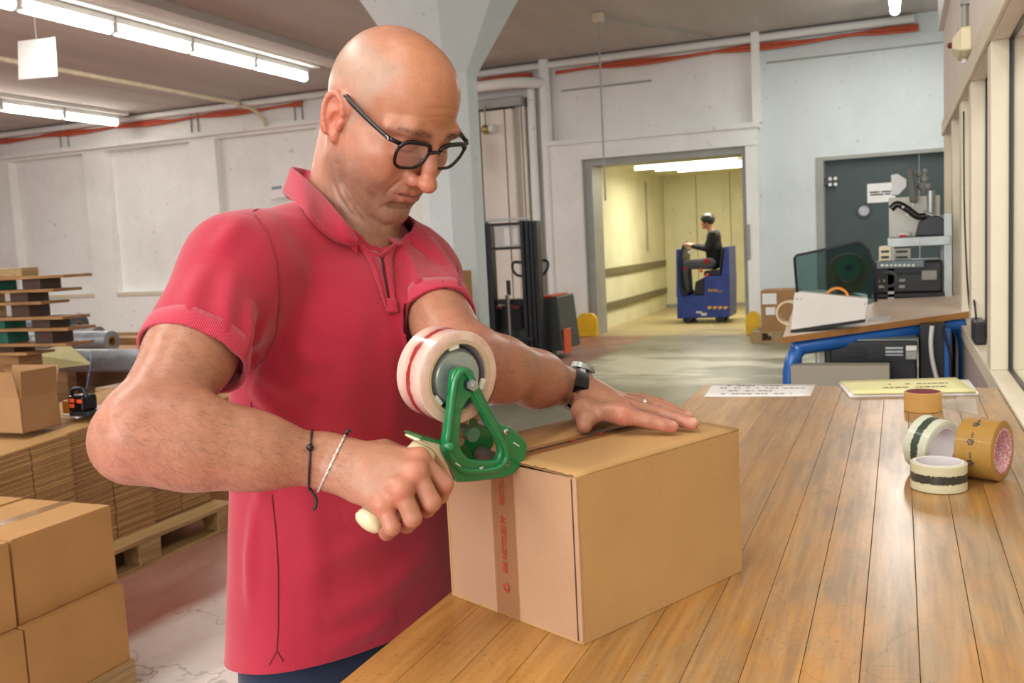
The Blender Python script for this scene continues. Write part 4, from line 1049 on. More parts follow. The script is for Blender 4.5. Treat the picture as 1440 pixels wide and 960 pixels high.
def mk_skin():
    m = NT('skin'); at = m.n('ShaderNodeAttribute'); at.attribute_name = 'skin_tone'
    n1 = m.noise(m.geo(), 55, 5, .6); n2 = m.noise(m.geo(), 420, 3)
    c = m.mix(1.0, at.outputs['Color'], m.ramp(n1, [(.3, (.9, .86, .84)), (.7, (1.07, 1.05, 1.04))]), 'MULTIPLY')
    c = m.mix(.35, c, m.mix(1.0, c, m.ramp(n2, [(.3, (.8, .74, .7)), (.7, (1.1, 1.1, 1.1))]), 'MULTIPLY'))
    m.col(c); m.set(Roughness=.37, Subsurface_Weight=.12, Subsurface_Scale=.006, Specular_IOR_Level=.4)
    m.b.inputs['Subsurface Radius'].default_value = (1, .35, .2)
    m.bump(m.math('ADD', n2, m.math('MULTIPLY', n1, .8)), .16, .0012); return m.m
M['skin'] = mk_skin()
def mk_cloth(name, a, b, rough=.85, wscale=700., fade=3.):
    m = NT(name); n1 = m.noise(m.geo(), fade, 6, .6); n2 = m.noise(m.geo(), wscale, 2)
    c = m.mix(m.ramp(n1, [(.35, (0, 0, 0)), (.7, (1, 1, 1))]), lin(a), lin(b))
    c = m.mix(.5, c, m.mix(1.0, c, m.ramp(n2, [(.3, (.78, .72, .72)), (.7, (1.12, 1.1, 1.1))]), 'MULTIPLY'))
    m.col(c); m.set(Roughness=rough, Sheen_Weight=.25, Sheen_Roughness=.5, Specular_IOR_Level=.2); m.bump(n2, .2, .0008); return m.m
M['polo'] = mk_cloth('red_pique', '#a02036', '#b02f42')
M['polodark'] = mk_cloth('red_stitch', '#7c1528', '#8a1a2e')
M['denim'] = mk_cloth('dark_denim', '#1b2538', '#27334c', .9, 900)
m = NT('ribbed_cuff'); n2 = m.noise(m.geo(), 700, 2); at = m.n('ShaderNodeAttribute'); at.attribute_name = 'rib'
wv = m.math('SINE', m.math('MULTIPLY', at.outputs['Fac'], 1.0))
m.col(m.mix(m.math('ADD', m.math('MULTIPLY', wv, .5), .5), lin('#a81f38'), lin('#cc3c52'))); m.set(Roughness=.85, Sheen_Weight=.25); m.bump(wv, .5, .0012); M['rib'] = m.m

# ================================================================== the worker: joints (photo pixel, distance)
HO = Vector((-.674, 1.189, 1.604)); HA = np.array([[.74529, -.24325, -.62078], [.32449, .9457, .019], [.58245, -.2156, .78375]])
def H(f, l, u): return np.array(HO) + f * HA[0] + l * HA[1] + u * HA[2]
def PA(px, py, d): return np.array(P(px, py, d))
RSH, LSH = PA(338, 378, 1.22), PA(584, 382, 1.44)
lat = LSH - RSH; lat[2] = 0; lat /= np.linalg.norm(lat); fro = np.array([lat[1], -lat[0], 0.])
REL, RWR = PA(200, 612, 1.03), PA(462, 649, 1.075)
LEL = PA(650, 508, 1.20); LWR = np.array(onz(812, 547, 1.198))
NB = PA(490, 322, 1.385); NT_ = H(-.035, 0, -.045)
hip = PA(487, 960, 1.42); hipc = np.array([hip[0], hip[1], .92])
ROOT = Vector((hipc[0], hipc[1], 0))
man = thing('person', 'bald person in red polo and glasses taping a box at the bench', 'person', ROOT)

# ---- head and neck
h_ = .0017
f = Field(H(.02, 0, .02) - .215, H(.02, 0, .02) + .19, h_)
f = Field(np.minimum(H(.02, 0, .02) - .16, NB - .13), np.maximum(H(.02, 0, .02) + .165, NB + .1), h_)
E_ = lambda c, r, k=.012, sub=False, R=None: f.ell(H(*c), r, HA if R is None else R, k, sub)
def Cn(a, b, ra, rb=None, k=.01, sub=False): f.cone(H(*a), H(*b), ra, rb, k, sub)
E_((-.005, 0, .055), (.096, .0735, .081), 0)
E_((.031, 0, .066), (.063, .056, .064), .02)
E_((-.03, 0, .03), (.066, .07, .07), .03)
E_((.042, 0, -.015), (.052, .058, .075), .03)
for s in (-1, 1):
    E_((.058, s * .045, -.006), (.027, .022, .02), .02)
    E_((.02, s * .057, -.03), (.035, .018, .04), .02); E_((.046, s * .043, -.036), (.034, .02, .036), .025)
    Cn((.0, s * .055, -.05), (.04, s * .041, -.082), .0165, .0155, .02)
    Cn((.04, s * .041, -.082), (.072, s * .013, -.098), .0155, .013, .02)
E_((.045, 0, -.07), (.042, .043, .04), .02)
E_((.078, 0, -.094), (.02, .022, .0175), .012)
E_((.071, 0, -.05), (.027, .033, .034), .018)
for s in (-1, 1):      # sockets, brows, lids
    E_((.102, s * .033, .022), (.018, .023, .0135), .014, True)
    Cn((.092, s * .012, .041), (.086, s * .036, .0455), .009, .009, .012); Cn((.086, s * .036, .0455), (.066, s * .058, .036), .009, .008, .012)
    E_((.077, s * .032, .022), (.0152, .0165, .0145), .005)
    Cn((.086, s * .02, .008), (.082, s * .044, .008), .004, .004, .008)
    E_((.09, s * .033, .0125), (.005, .0125, .0016), .001, True)
f.chain([H(.092, 0, .036), H(.1, 0, .02), H(.108, 0, .0), H(.114, 0, -.018)], [.0085, .0082, .0095, .0105], .012, .006)
E_((.118, 0, -.0215), (.0125, .0135, .0115), .006)
for s in (-1, 1):
    E_((.1, s * .0155, -.0235), (.0135, .0085, .0095), .006); E_((.108, s * .0065, -.034), (.005, .0035, .003), .002, True)
f.chain([H(.079, -.031,-0.0510), H(.094, -.013,-0.0450), H(.0975, 0,-0.0465), H(.094, .013,-0.0450), H(.079, .031,-0.0510)], [.003, .0055, .006, .0055, .003], .007, .004)
f.chain([H(.079, -.029,-0.0540), H(.0935, -.012,-0.0575), H(.0965, 0,-0.0580), H(.0935, .012,-0.0575), H(.079, .029,-0.0540)], [.003, .0065, .0068, .0065, .003], .007, .004)
f.chain([H(.084, -.031,-0.0520), H(.1005, -.012,-0.0515), H(.1045, 0,-0.0518), H(.1005, .012,-0.0515), H(.084, .031,-0.0520)], [.0012, .0014, .0014, .0014, .0012], .003, .001, True)
f.chain([H(.088, -.018,-0.0730), H(.0935, 0,-0.0725), H(.088, .018,-0.0730)], .004, .008, .004, True)
for s in (-1, 1):      # ears
    ta = np.array([HA[0] * .9 + HA[2] * -.1 - HA[1] * s * .28, HA[1] * s * .95 + HA[0] * .3, HA[2] * .97 - HA[0] * .22])
    ta /= np.linalg.norm(ta, axis=1)[:, None]
    ec = np.array([-.016, s * .079, .004])
    f.ell(H(*ec), (.019, .0065, .0325), ta, .006)
    ring = []
    for q in range(15):
        a = -2.5 + q * 4.1 / 14
        ring.append(H(*ec) + ta[0] * (.0165 * math.cos(a + PI) * (1 if a < 0 else .95)) * 1.0 + ta[2] * .0285 * math.sin(a + PI) * -1 + ta[1] * .0045)
    ring = [H(*ec) + ta[0] * (.0165 * math.cos(a)) + ta[2] * (.029 * math.sin(a)) + ta[1] * .005 for a in np.linspace(.35, 4.3, 14)]
    f.chain(ring, .0042, .003, .002)
    f.ell(H(*ec) + ta[1] * .0085 + ta[0] * .004 - ta[2] * .004, (.008, .0085, .0125), ta, .003, True)
    f.ell(H(*ec) + ta[1] * .0075 + ta[2] * .014 + ta[0] * -.002, (.009, .004, .007), ta, .003, True)
    f.cone(H(*ec) + ta[0] * .012 - ta[2] * .006 + ta[1] * .002, H(*ec) + ta[0] * .011 - ta[2] * .012 + ta[1] * .002, .0045, .004, .004)
    f.cone(H(*ec) - ta[2] * .026 + ta[0] * .006, H(*ec) - ta[2] * .03 + ta[0] * .007, .0075, .007, .006)
# neck, throat, nape, upper chest
f.cone(NT_, NB, .055, .061, .03)
f.cone(H(-.055, 0, .0), NB + fro * -.025, .04, .052, .03)
f.cone(H(.008, 0, -.07), NB + fro * .03, .03, .043, .03)
notch = NB + fro * .06 - np.array([0, 0, .035])
for s in (-1, 1): f.cone(H(-.018, s * .055, -.03), notch + lat * s * .012, .012, .009, .018)
f.ell(NB - np.array([0, 0, .06]), (.1, .07, .075), np.array([lat, fro, (0, 0, 1)]), .03)
for q, kk in ((-.094, .004), (-.112, .0035)):   # creases where the bent head folds the throat
    f.chain([H(-.005 + (-.094 - q) * .4, -.062, -.066 + (q + .094)), H(.02, -.057, q + .002), H(.045, -.03, q - .012), H(.052, 0, q - .016)], .0025, kk + .002, .002, True)
Vh, Qh = f.mesh(); Vh = relax(Vh, Qh, 2, .4)
lc = (Vh - np.array(HO)) @ HA.T; F_, L_, U_ = lc.T
# forehead wrinkles and brow furrow as shallow relief
nv = normals(Vh, Qh); rel = np.zeros(len(Vh))
for u0, am in ((.078, .0006), (.09, .0005), (.066, .0005)):
    rel -= am * np.exp(-((U_ - u0 - .006 * np.cos(L_ * 60)) / .0018) ** 2) * (F_ > .05) * np.exp(-(L_ / .04) ** 2)
bh_ = BVHTree.FromPolygons([tuple(v) for v in Vh], [tuple(q_) for q_ in Qh])
for pl, am, w_ in (([(474, 232), (481, 258), (495, 283), (514, 305), (540, 319), (556, 316)], -.0062, .0055), ([(489, 226), (500, 256), (519, 284), (543, 303), (562, 300)], .004, .011), ([(466, 250), (476, 276), (492, 299), (512, 315)], -.0025, .004), ([(570, 250), (558, 258), (546, 268), (541, 278)], -.0022, .0032), ([(552, 232), (548, 246), (536, 262)], .0016, .008), ([(534, 292), (548, 287), (566, 290)], -.0016, .004)):
    pts = []
    for i in range(len(pl) - 1):
        for t_ in (0, .25, .5, .75):
            h0 = bh_.ray_cast(CAMP, ray(pl[i][0] + (pl[i + 1][0] - pl[i][0]) * t_, pl[i][1] + (pl[i + 1][1] - pl[i][1]) * t_))
            if h0[0] is not None: pts.append(tuple(h0[0]))
    A = np.array(pts); dm = np.full(len(Vh), 9.); tt = np.zeros(len(Vh))
    for i in range(len(A) - 1):
        ab = A[i + 1] - A[i]; t_ = np.clip(((Vh - A[i]) @ ab) / (ab @ ab + 1e-12), 0, 1); d_ = np.linalg.norm(Vh - A[i] - t_[:, None] * ab, axis=1); m_ = d_ < dm; dm[m_] = d_[m_]; tt[m_] = (i + t_[m_]) / (len(A) - 1)
    rel += am * np.exp(-(dm / w_) ** 2) * np.sin(np.clip(tt, .03, .97) * PI) ** .5
Vh = Vh + nv * rel[:, None]
C = np.tile(LN('#b07c64'), (len(Vh), 1))
aL = np.abs(L_)
smo = lambda x, a, b: np.clip((x - a) / (b - a), 0, 1) ** 2 * (3 - 2 * np.clip((x - a) / (b - a), 0, 1))
C = blend(C, .8 * smo(U_, .03, .07) * smo(F_, -.03, .03), LN('#b27a59'))
shav = smo(.042 - F_ + .35 * (U_ - .06), 0, .02) * smo(U_, -.02, .01) * smo(.118 - U_, 0, .02); shav *= (1 - .9 * (np.exp(-((F_ + .012) / .03) ** 2 - ((U_) / .035) ** 2) * (aL > .072)))
C = blend(C, .7 * shav, LN('#ab9280'))
beard = smo(-.008 - U_ - .25 * (F_ - .04), 0, .045) * smo(F_, -.03, .01) * smo(U_, -.135, -.118); beard *= 1 - .85 * np.exp(-((F_ - .075) / .02) ** 2 - ((aL - .04) / .014) ** 2 - ((U_ + .02) / .025) ** 2)
C = blend(C, np.clip(.62 * beard * (1 + .35 * wav(Vh, 420, 11)), 0, 1), LN('#836555'))
C = blend(C, .6 * np.exp(-((F_ - .112) / .02) ** 2 - (L_ / .02) ** 2 - ((U_ + .02) / .02) ** 2), LN('#d97c66'))
C = blend(C, .35 * np.exp(-((aL - .042) / .02) ** 2 - ((U_ + .006) / .02) ** 2) * (F_ > .04), LN('#d07d62'))
lipm = np.exp(-((F_ - .097) / .012) ** 2 - (L_ / .026) ** 4 - ((U_ + .052) / .0085) ** 4)
C = blend(C, .65 * lipm, LN('#b0645a'))
C = blend(C, .75 * np.exp(-((F_ - .1) / .02) ** 2 - (L_ / .029) ** 4 - ((U_ + .0518) / .0017) ** 2), LN('#54231e'))
earm = (aL > .074) * np.exp(-((F_ + .014) / .03) ** 2 - ((U_ - .002) / .042) ** 4)
C = blend(C, .5 * earm, LN('#d4735a'))
brow = np.exp(-((U_ - .046 + .0045 * ((aL - .033) / .03) ** 2) / .0042) ** 2) * smo(aL, .008, .016) * smo(.062 - aL, 0, .012) * (F_ > .05)
C = blend(C, .7 * brow * (.6 + .4 * np.sin(L_ * 3000)), LN('#4d3426'))
C = blend(C, .5 * np.exp(-((aL - .033) / .016) ** 2 - ((U_ - .013) / .0022) ** 2) * (F_ > .07), LN('#3a2019'))
C = blend(C, .3 * np.exp(-((aL - .033) / .018) ** 2 - ((U_ - .012) / .016) ** 2) * (F_ > .06), LN('#a8604a'))
pieces = [(Vh, Qh, C)]

# ---- arms and hands
def hand_base(f, wr, mcp, rw, palm, rp):
    for m_ in mcp: f.cone(wr, m_, rw, rp, .014)
    for p in palm: f.cone(p[0], p[1], p[2], p[3], .012)
# right arm: bent, fist round the handle of the dispenser
q = PA
RM = [q(589, 646, 1.045), q(585, 664, 1.025), q(564, 688, 1.012), q(539, 710, 1.015)]
RF = [[RM[0], q(625, 681, 1.045), q(619, 697, 1.08), q(596, 682, 1.1)],
      [RM[1], q(607, 706, 1.022), q(600, 716, 1.065), q(582, 700, 1.085)],
      [RM[2], q(580, 728, 1.01), q(572, 738, 1.05), q(558, 720, 1.072)],
      [RM[3], q(551, 741, 1.006), q(544, 749, 1.04), q(533, 732, 1.058)]]
pts = np.array([RSH, REL, RWR] + [p for c_ in RF for p in c_])
g = Field(pts.min(0) - .075, pts.max(0) + .075, .0021)
bic = RSH * .5 + REL * .5
g.cone(RSH, RSH * .45 + REL * .55, .056, .05, .02); g.cone(RSH * .45 + REL * .55, REL, .05, .044, .02)
fo = REL * .72 + RWR * .28
eb = REL + np.array(CAMR @ Vector((-.018, -.012, .0)))
g.cone(REL, eb, .042, .03, .03)
g.cone(REL, fo, .045, .0475, .03); g.cone(fo, REL * .4 + RWR * .6, .0475, .038, .03); g.cone(REL * .4 + RWR * .6, RWR, .038, .0275, .03)
cup = np.array(CAMR @ Vector((0, 1, 0)))
g.cone(REL * .85 + RWR * .15 + cup * .01, REL * .45 + RWR * .55 + cup * .008, .036, .028, .02)
g.cone(RWR + cup * .010, RWR * .4 + RM[0] * .6 + cup * -.004, .02, .02, .02); g.cone(RWR - cup * .010, RWR * .45 + RM[3] * .55, .02, .018, .02)
for i in range(4): g.cone(RWR * .75 + RM[i] * .25, RM[i], .018, .0128, .014)
away = np.array(CAMR @ Vector((0, 0, -1)))
g.ell((RWR * .3 + (RM[0] + RM[1] + RM[2] + RM[3]) / 4 * .7) + away * .014, (.034, .024, .034), np.array(CAMR.transposed()), .016)
for i, c_ in enumerate(RF):
    r0 = [.0112, .0113, .011, .0102][i]
    g.ell(c_[0] - away * .001, (r0 * 1.12,) * 3, None, .008)
    g.cone(c_[0], c_[1], r0, r0 * .95, .0025); g.cone(c_[1], c_[2], r0 * .95, r0 * .85, .0015); g.cone(c_[2], c_[3], r0 * .85, r0 * .75, .002)
RT = [q(500, 642, 1.085), q(540, 638, 1.11), q(578, 645, 1.125), q(606, 660, 1.12)]
g.chain(RT, [.018, .0165, .0125, .0105], .012, .006)
Vr, Qr = g.mesh(); Vr = relax(Vr, Qr, 1, .3)
# left arm: hand flat on the box
BT = TZ + BH + .0075
z_ = lambda px, py, dz: np.array(onz(px, py, BT + dz))
LM = [z_(876, 583, .026), z_(880, 573, .031), z_(876, 566, .03), z_(869, 560, .026)]
LF = [[LM[0], z_(912, 591, .018), z_(933, 597, .012), z_(946, 600, .0085)],
      [LM[1], z_(925, 581, .02), z_(955, 590, .013), z_(974, 596, .0085)],
      [LM[2], z_(918, 570, .021), z_(948, 579, .014), z_(968, 586, .0085)],
      [LM[3], z_(903, 561, .018), z_(928, 567, .012), z_(944, 573, .008)]]
pts = np.array([LSH, LEL, LWR] + [p for c_ in LF for p in c_])
e = Field(pts.min(0) - .075, pts.max(0) + .075, .0021)
e.cone(LSH, LEL, .05, .043, .02)
fo = LEL * .72 + LWR * .28
e.cone(LEL, fo, .04, .042, .02); e.cone(fo, LEL * .4 + LWR * .6, .042, .036, .02); e.cone(LEL * .4 + LWR * .6, LWR, .037, .027, .03)
e.cone(LEL * .9 + LWR * .1 + np.array([0, 0, .012]), LEL * .5 + LWR * .5 + np.array([0, 0, .006]), .035, .028, .02)
lw2 = LWR * .5 + LM[0] * .5
hd = (LM[1] - LWR); hd /= np.linalg.norm(hd); sid = np.cross(hd, (0, 0, 1)); sid /= np.linalg.norm(sid)
e.cone(LWR + sid * .01, LWR * .5 + LM[0] * .5, .02, .019, .02); e.cone(LWR - sid * .01, LWR * .5 + LM[3] * .5, .02, .017, .02)
for i in range(4): e.cone(LWR * .7 + LM[i] * .3, LM[i], .018, .0122, .014)
for i, c_ in enumerate(LF):
    r0 = [.0104, .0106, .01, .009][i]
    e.cone(c_[0], c_[1], r0 * 1.12, r0, .003); e.cone(c_[1], c_[2], r0, r0 * .92, .003); e.cone(c_[2], c_[3], r0 * .92, r0 * .8, .003)
LT = [LWR * .8 + LM[0] * .2, z_(822, 578, .026), z_(824, 590, .018), z_(822, 598, .012)]
e.cone(LT[0], LT[1], .021, .0165, .014); e.cone(LT[1], LT[2], .0155, .0128, .008); e.cone(LT[2], LT[3], .0128, .0112, .004)
e.cone(LT[1], LM[0], .012, .01, .016)
Vl, Ql = e.mesh(); Vl = relax(Vl, Ql, 1, .4)
def armcol(V, Q, el, wr, mcps, chains, elbow_red=True):
    C = np.tile(LN('#a97a61'), (len(V), 1)); n_ = normals(V, Q)
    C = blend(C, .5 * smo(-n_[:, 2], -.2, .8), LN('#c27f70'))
    C = blend(C, .5 * gauss(V, el, (.06,) * 3), LN('#c47c72'))
    for m_ in mcps: C = blend(C, .35 * gauss(V, m_ - away * .01, (.014,) * 3), LN('#d9786a'))
    for c_ in chains:
        for k in (1, 2): C = blend(C, .3 * gauss(V, c_[k], (.011,) * 3), LN('#cf7768'))
        C = blend(C, .4 * gauss(V, c_[3], (.013,) * 3), LN('#d67f70'))
    C = blend(C, .25 * np.clip(wav(V, 160, 5) * .8, 0, 1), LN('#b87658')); return C
Cr = armcol(Vr, Qr, REL, RWR, RM, RF); Cl = armcol(Vl, Ql, LEL, LWR, LM, LF)
# nails of the flat hand
for c_, up in ((LF[0], 1), (LF[1], 1), (LF[2], 1)):
    d = c_[3] - c_[2]; d /= np.linalg.norm(d); cen = c_[3] + d * .003 + np.array([0, 0, .006]); dd = Vl - cen
    m_ = np.exp(-((dd @ d) / .0062) ** 4 - ((dd @ np.cross(d, (0, 0, 1))) / .0055) ** 4 - (dd[:, 2] / .005) ** 4); Cl = blend(Cl, .7 * m_, LN('#e3b3a2'))
pieces += [(Vr, Qr, Cr), (Vl, Ql, Cl)]
# ---- trunk and legs (under the clothes)
def stz(rows, grow=0.): return [(np.array(r[0]), r[1] + grow, r[2] + grow) for r in rows]
def ctr(px, py, d): return PA(px, py, d)
ST = [(ctr(486, 1010, 1.425), .188, .132), (ctr(487, 900, 1.42), .186, .130), (ctr(488, 800, 1.418), .184, .128), (ctr(491, 660, 1.41), .181, .126), (ctr(496, 520, 1.395), .186, .124), (ctr(497, 440, 1.385), .188, .118), (ctr(492, 375, 1.38), .165, .095), (ctr(489, 345, 1.385), .11, .068)]
ST = sorted(ST, key=lambda r: r[0][2])
b = Field((hipc[0] - .33, hipc[1] - .33, -.01), (hipc[0] + .4, hipc[1] + .36, 1.5), .007)
b.loft(stz(ST, -.042), lat, fro, .02)
b.ell(hipc - (0, 0, .06), (.148, .098, .12), np.array([lat, fro, (0, 0, 1)]), .04)
b.cone(RSH + lat * .02, LSH - lat * .02, .05, .05, .05)
FT = []
for s in (-1, 1):
    hj = hipc + lat * s * .085 - np.array([0, 0, .06]); kn = hipc + lat * s * .105 + fro * .01; kn[2] = .5; an = hipc + lat * s * .12 - fro * .03; an[2] = .085
    b.cone(hj, kn, .068, .052, .02); b.cone(kn, kn * .6 + an * .4 - fro * .015, .052, .05, .02); b.cone(kn * .6 + an * .4 - fro * .015, an, .05, .036, .02)
    b.cone(an - np.array([0, 0, .03]), an + fro * .14 - np.array([0, 0, .055]), .035, .028, .02); FT.append((hj, kn, an))
Vb, Qb = b.mesh(); pieces.append((Vb, Qb, np.tile(LN('#cc8c69'), (len(Vb), 1))))
off = 0; VV, QQ, CC = [], [], []
for v_, q_, c_ in pieces: VV.append(v_); QQ.append(q_ + off); CC.append(c_); off += len(v_)
mk_mesh('body', np.concatenate(VV), np.concatenate(QQ), M['skin'], man, True, np.concatenate(CC))
# eyes
for s in (-1, 1):
    mb = MB(); mb.sph(Vector(H(.0775, s * .032, .021)), .0128, 20); mb.build('eye', simple('eye_white', '#cfc4bc', .15, 0, .02), man, True)
# eyebrows: short hairs
for s in (-1, 1):
    mb = MB(); bvh = BVHTree.FromPolygons([tuple(v) for v in Vh], [tuple(q_) for q_ in Qh])
    for i in range(90):
        l_ = random.uniform(.012, .056); u_ = .0465 - .0045 * ((l_ - .033) / .03) ** 2 + random.gauss(0, .0026)
        o_ = Vector(H(.15, s * l_, u_)); hit_ = bvh.ray_cast(o_, -Vector(HA[0]))
        if hit_[0] is None: continue
        p = hit_[0]; d = Vector(HA[1] * s * .8 + HA[0] * .5 + HA[2] * (.35 - (l_ - .012) * 14)).normalized() * random.uniform(.006, .009)
        mb.tube([p - d * .2, p + d * .5, p + d], .0002, 3, rad=[.00015, .00014, .00006])
    tag(mb.build('eyebrow', simple('brow_hair', '#4a3424', .6), man), kind='stuff')
# fine arm hair
def hairs(V, Q, wr, el, n_, seed, name):
    rnd = np.random.default_rng(seed); nn = normals(V, Q); ax_ = wr - el; ax_ = ax_ / np.linalg.norm(ax_); L = np.linalg.norm(wr - el)
    t = (V - el) @ ax_ / L; ok = np.where((t > -.25) & (t < 1.12))[0]; pick = rnd.choice(ok, n_); mb = MB()
    vs, fs = [], []
    for i in pick:
        p, n0 = V[i], nn[i]; d = ax_ * rnd.uniform(.5, 1) + rnd.normal(size=3) * .45 - np.array([0, 0, .35]); d -= n0 * (d @ n0); d /= np.linalg.norm(d) + 1e-9
        ln = rnd.uniform(.006, .015); a = p - n0 * .0004; b_ = p + d * ln * .5 + n0 * ln * .22; c_ = p + d * ln + n0 * ln * rnd.uniform(.05, .35)
        w_ = np.cross(d, n0) * .00006; k = len(vs); vs += [a - w_, a + w_, b_ + w_, b_ - w_, c_]; fs += [(k, k + 1, k + 2, k + 3), (k + 3, k + 2, k + 4, k + 4)]
    me = bpy.data.meshes.new(name); T = WM[man].inverted(); me.from_pydata([T @ Vector(v) for v in vs], [], [tuple(dict.fromkeys(q_)) for q_ in fs]); me.materials.append(M['hair'])
    o = bpy.data.objects.new(name, me); COL.objects.link(o); o.parent = man; WM[o] = WM[man]; tag(o, kind='stuff')
M['hair'] = simple('arm_hair', '#3b2618', .6)
hairs(Vr, Qr, RWR, REL, 9000, 1, 'arm_hair'); hairs(Vl, Ql, LWR, LEL, 5000, 2, 'arm_hair')
# ================================================================== clothing of the worker
RCU, LCU = PA(268, 506, 1.125), LSH + (LEL - LSH) * .58
s = Field((min(hipc[0] - .25, RCU[0] - .12), min(RCU[1] - .12, hipc[1] - .25), .68), (LCU[0] + .16, LSH[1] + .16, 1.52), .0031)
s.loft(stz(ST, .0), lat, fro, .02)
s.cone(NB + np.array([0, 0, -.0]), RSH + np.array([0, 0, .0]), .062, .062, .05); s.cone(NB, LSH, .062, .062, .05)
rdir = RCU - RSH; rdir /= np.linalg.norm(rdir); ldir = LCU - LSH; ldir /= np.linalg.norm(ldir)
s.cone(RSH, RCU + rdir * .06, .066, .0665, .045); s.cone(LSH, LCU + ldir * .05, .055, .0475, .03)
s.ell(PA(520, 480, 1.33), (.1, .06, .09), np.array([lat, fro, (0, 0, 1)]), .05)
Vs, Qs = s.mesh(); Vs = relax(Vs, Qs, 3, .5)
bm = bmesh.new()
me = bpy.data.meshes.new('tmp'); me.from_pydata(Vs.tolist(), [], Qs.tolist()); bm.from_mesh(me); bpy.data.meshes.remove(me)
HEM = .864
bmesh.ops.bisect_plane(bm, geom=bm.verts[:] + bm.edges[:] + bm.faces[:], plane_co=(hipc[0], hipc[1], HEM), plane_no=Vector((-.15 * fro[0], -.15 * fro[1], 1)).normalized(), clear_inner=True)
def cutsleeve(cen, d, rad, tilt=None):
    c = Vector(cen); d = Vector(d)
    fs = [f_ for f_ in bm.faces if abs((f_.calc_center_median() - c).dot(d)) < .03 and ((f_.calc_center_median() - c) - d * (f_.calc_center_median() - c).dot(d)).length < rad]
    gm = list({v for f_ in fs for v in f_.verts} | {e_ for f_ in fs for e_ in f_.edges} | set(fs))
    bmesh.ops.bisect_plane(bm, geom=gm, plane_co=c, plane_no=d)
    dele = [v for v in bm.verts if (v.co - c).dot(d) > 1e-5 and (v.co - c).dot(d) < .15 and ((v.co - c) - d * (v.co - c).dot(d)).length < rad]
    bmesh.ops.delete(bm, geom=dele, context='VERTS')
cutsleeve(RCU, rdir, .078); cutsleeve(LCU, ldir, .0535)
# neck hole
nax = Vector(NT_ - NB).normalized(); nb = Vector(NB)
nc = nb + Vector(fro) * .012; nax = (nax + Vector(fro) * .35).normalized()
dele = [v for v in bm.verts if (lambda w: w.dot(nax) > -.02 and (w - nax * w.dot(nax)).length < .08)(v.co - nc)]
bmesh.ops.delete(bm, geom=dele, context='VERTS')
bm.verts.ensure_lookup_table(); bm.faces.ensure_lookup_table()
shirtm = bpy.data.meshes.new('polo_shirt'); bm.to_mesh(shirtm); bm.free()
nV = len(shirtm.vertices); co = np.empty(nV * 3, np.float32); shirtm.vertices.foreach_get('co', co); co = co.reshape(-1, 3).astype(np.float64)
nr = np.empty(nV * 3, np.float32); shirtm.vertex_normals.foreach_get('vector', nr); nr = nr.reshape(-1, 3)
bvs = BVHTree.FromPolygons([tuple(v) for v in co], [tuple(p.vertices) for p in shirtm.polygons])
def hit(px, py, lift=0.):
    r = ray(px, py); h = bvs.ray_cast(CAMP, r)
    if h[0] is None: return None
    return h[0] - r.normalized() * lift
def hits(pl, n=6, lift=0.):
    out = []
    for i in range(len(pl) - 1):
        for j in range(n):
            t_ = j / n; q_ = hit(pl[i][0] + (pl[i + 1][0] - pl[i][0]) * t_, pl[i][1] + (pl[i + 1][1] - pl[i][1]) * t_, lift)
            if q_ is not None: out.append(q_)
    q_ = hit(*pl[-1], lift)
    if q_ is not None: out.append(q_)
    return out
# folds: (photo polyline, height, half width)
FOLDS = [([(566, 345), (590, 400), (612, 470)], .0045, .011), ([(585, 335), (618, 400), (640, 450)], .004, .01), ([(555, 400), (575, 460), (582, 520)], .003, .012),
         ([(600, 330), (632, 380), (652, 420)], .004, .01), ([(572, 330), (600, 360), (628, 430)], -.004, .008), ([(545, 450), (556, 540), (552, 620)], .002, .018),
         ([(352, 420), (345, 470), (330, 530)], .005, .012), ([(370, 440), (362, 490), (350, 530)], -.005, .01), ([(330, 380), (318, 440), (312, 500)], .004, .014), ([(290, 370), (270, 420), (262, 470)], .003, .014),
         ([(358, 520), (400, 545), (450, 560)], .004, .012), ([(352, 540), (390, 580), (430, 610)], .0045, .012), ([(392, 470), (430, 500), (470, 520)], .003, .014), ([(345, 580), (365, 640), (370, 720)], .004, .012), ([(360, 700), (352, 780), (352, 860)], .003, .012),
         ([(600, 700), (520, 760), (430, 800)], .003, .02), ([(625, 760), (540, 830), (450, 870)], .0035, .02), ([(615, 640), (560, 700), (480, 730)], .003, .018), ([(430, 640), (440, 760), (445, 900)], .0025, .02), ([(560, 860), (510, 890), (450, 915)], .003, .014),
         ([(400, 300), (440, 370), (455, 440)], -.002, .02), ([(345, 270), (330, 320), (300, 360)], .003, .015), ([(500, 420), (490, 520), (480, 620)], .002, .03)]
disp = .0017 * wav(co * np.array([1, 1, .6]), 28, 3)
for pl, am, w_ in FOLDS:
    pts = hits(pl, 5)
    if len(pts) < 3: continue
    A = np.array([tuple(p) for p in pts]); dm = np.full(nV, 9.); tt = np.zeros(nV)
    for i in range(len(A) - 1):
        ab = A[i + 1] - A[i]; t_ = np.clip(((co - A[i]) @ ab) / (ab @ ab + 1e-12), 0, 1); d_ = np.linalg.norm(co - A[i] - t_[:, None] * ab, axis=1)
        m_ = d_ < dm; dm[m_] = d_[m_]; tt[m_] = (i + t_[m_]) / (len(A) - 1)
    disp += 2.2 * am * np.exp(-(dm / w_) ** 2) * np.sin(np.clip(tt, .02, .98) * PI) ** .6
co = co + nr * disp[:, None]
shirtm.vertices.foreach_set('co', (co - np.array(ROOT)).astype(np.float32).ravel()); shirtm.update()
shirtm.polygons.foreach_set('use_smooth', np.ones(len(shirtm.polygons), bool)); shirtm.materials.append(M['polo'])
shirt = bpy.data.objects.new('polo_shirt', shirtm); COL.objects.link(shirt); shirt.parent = man; WM[shirt] = WM[man]
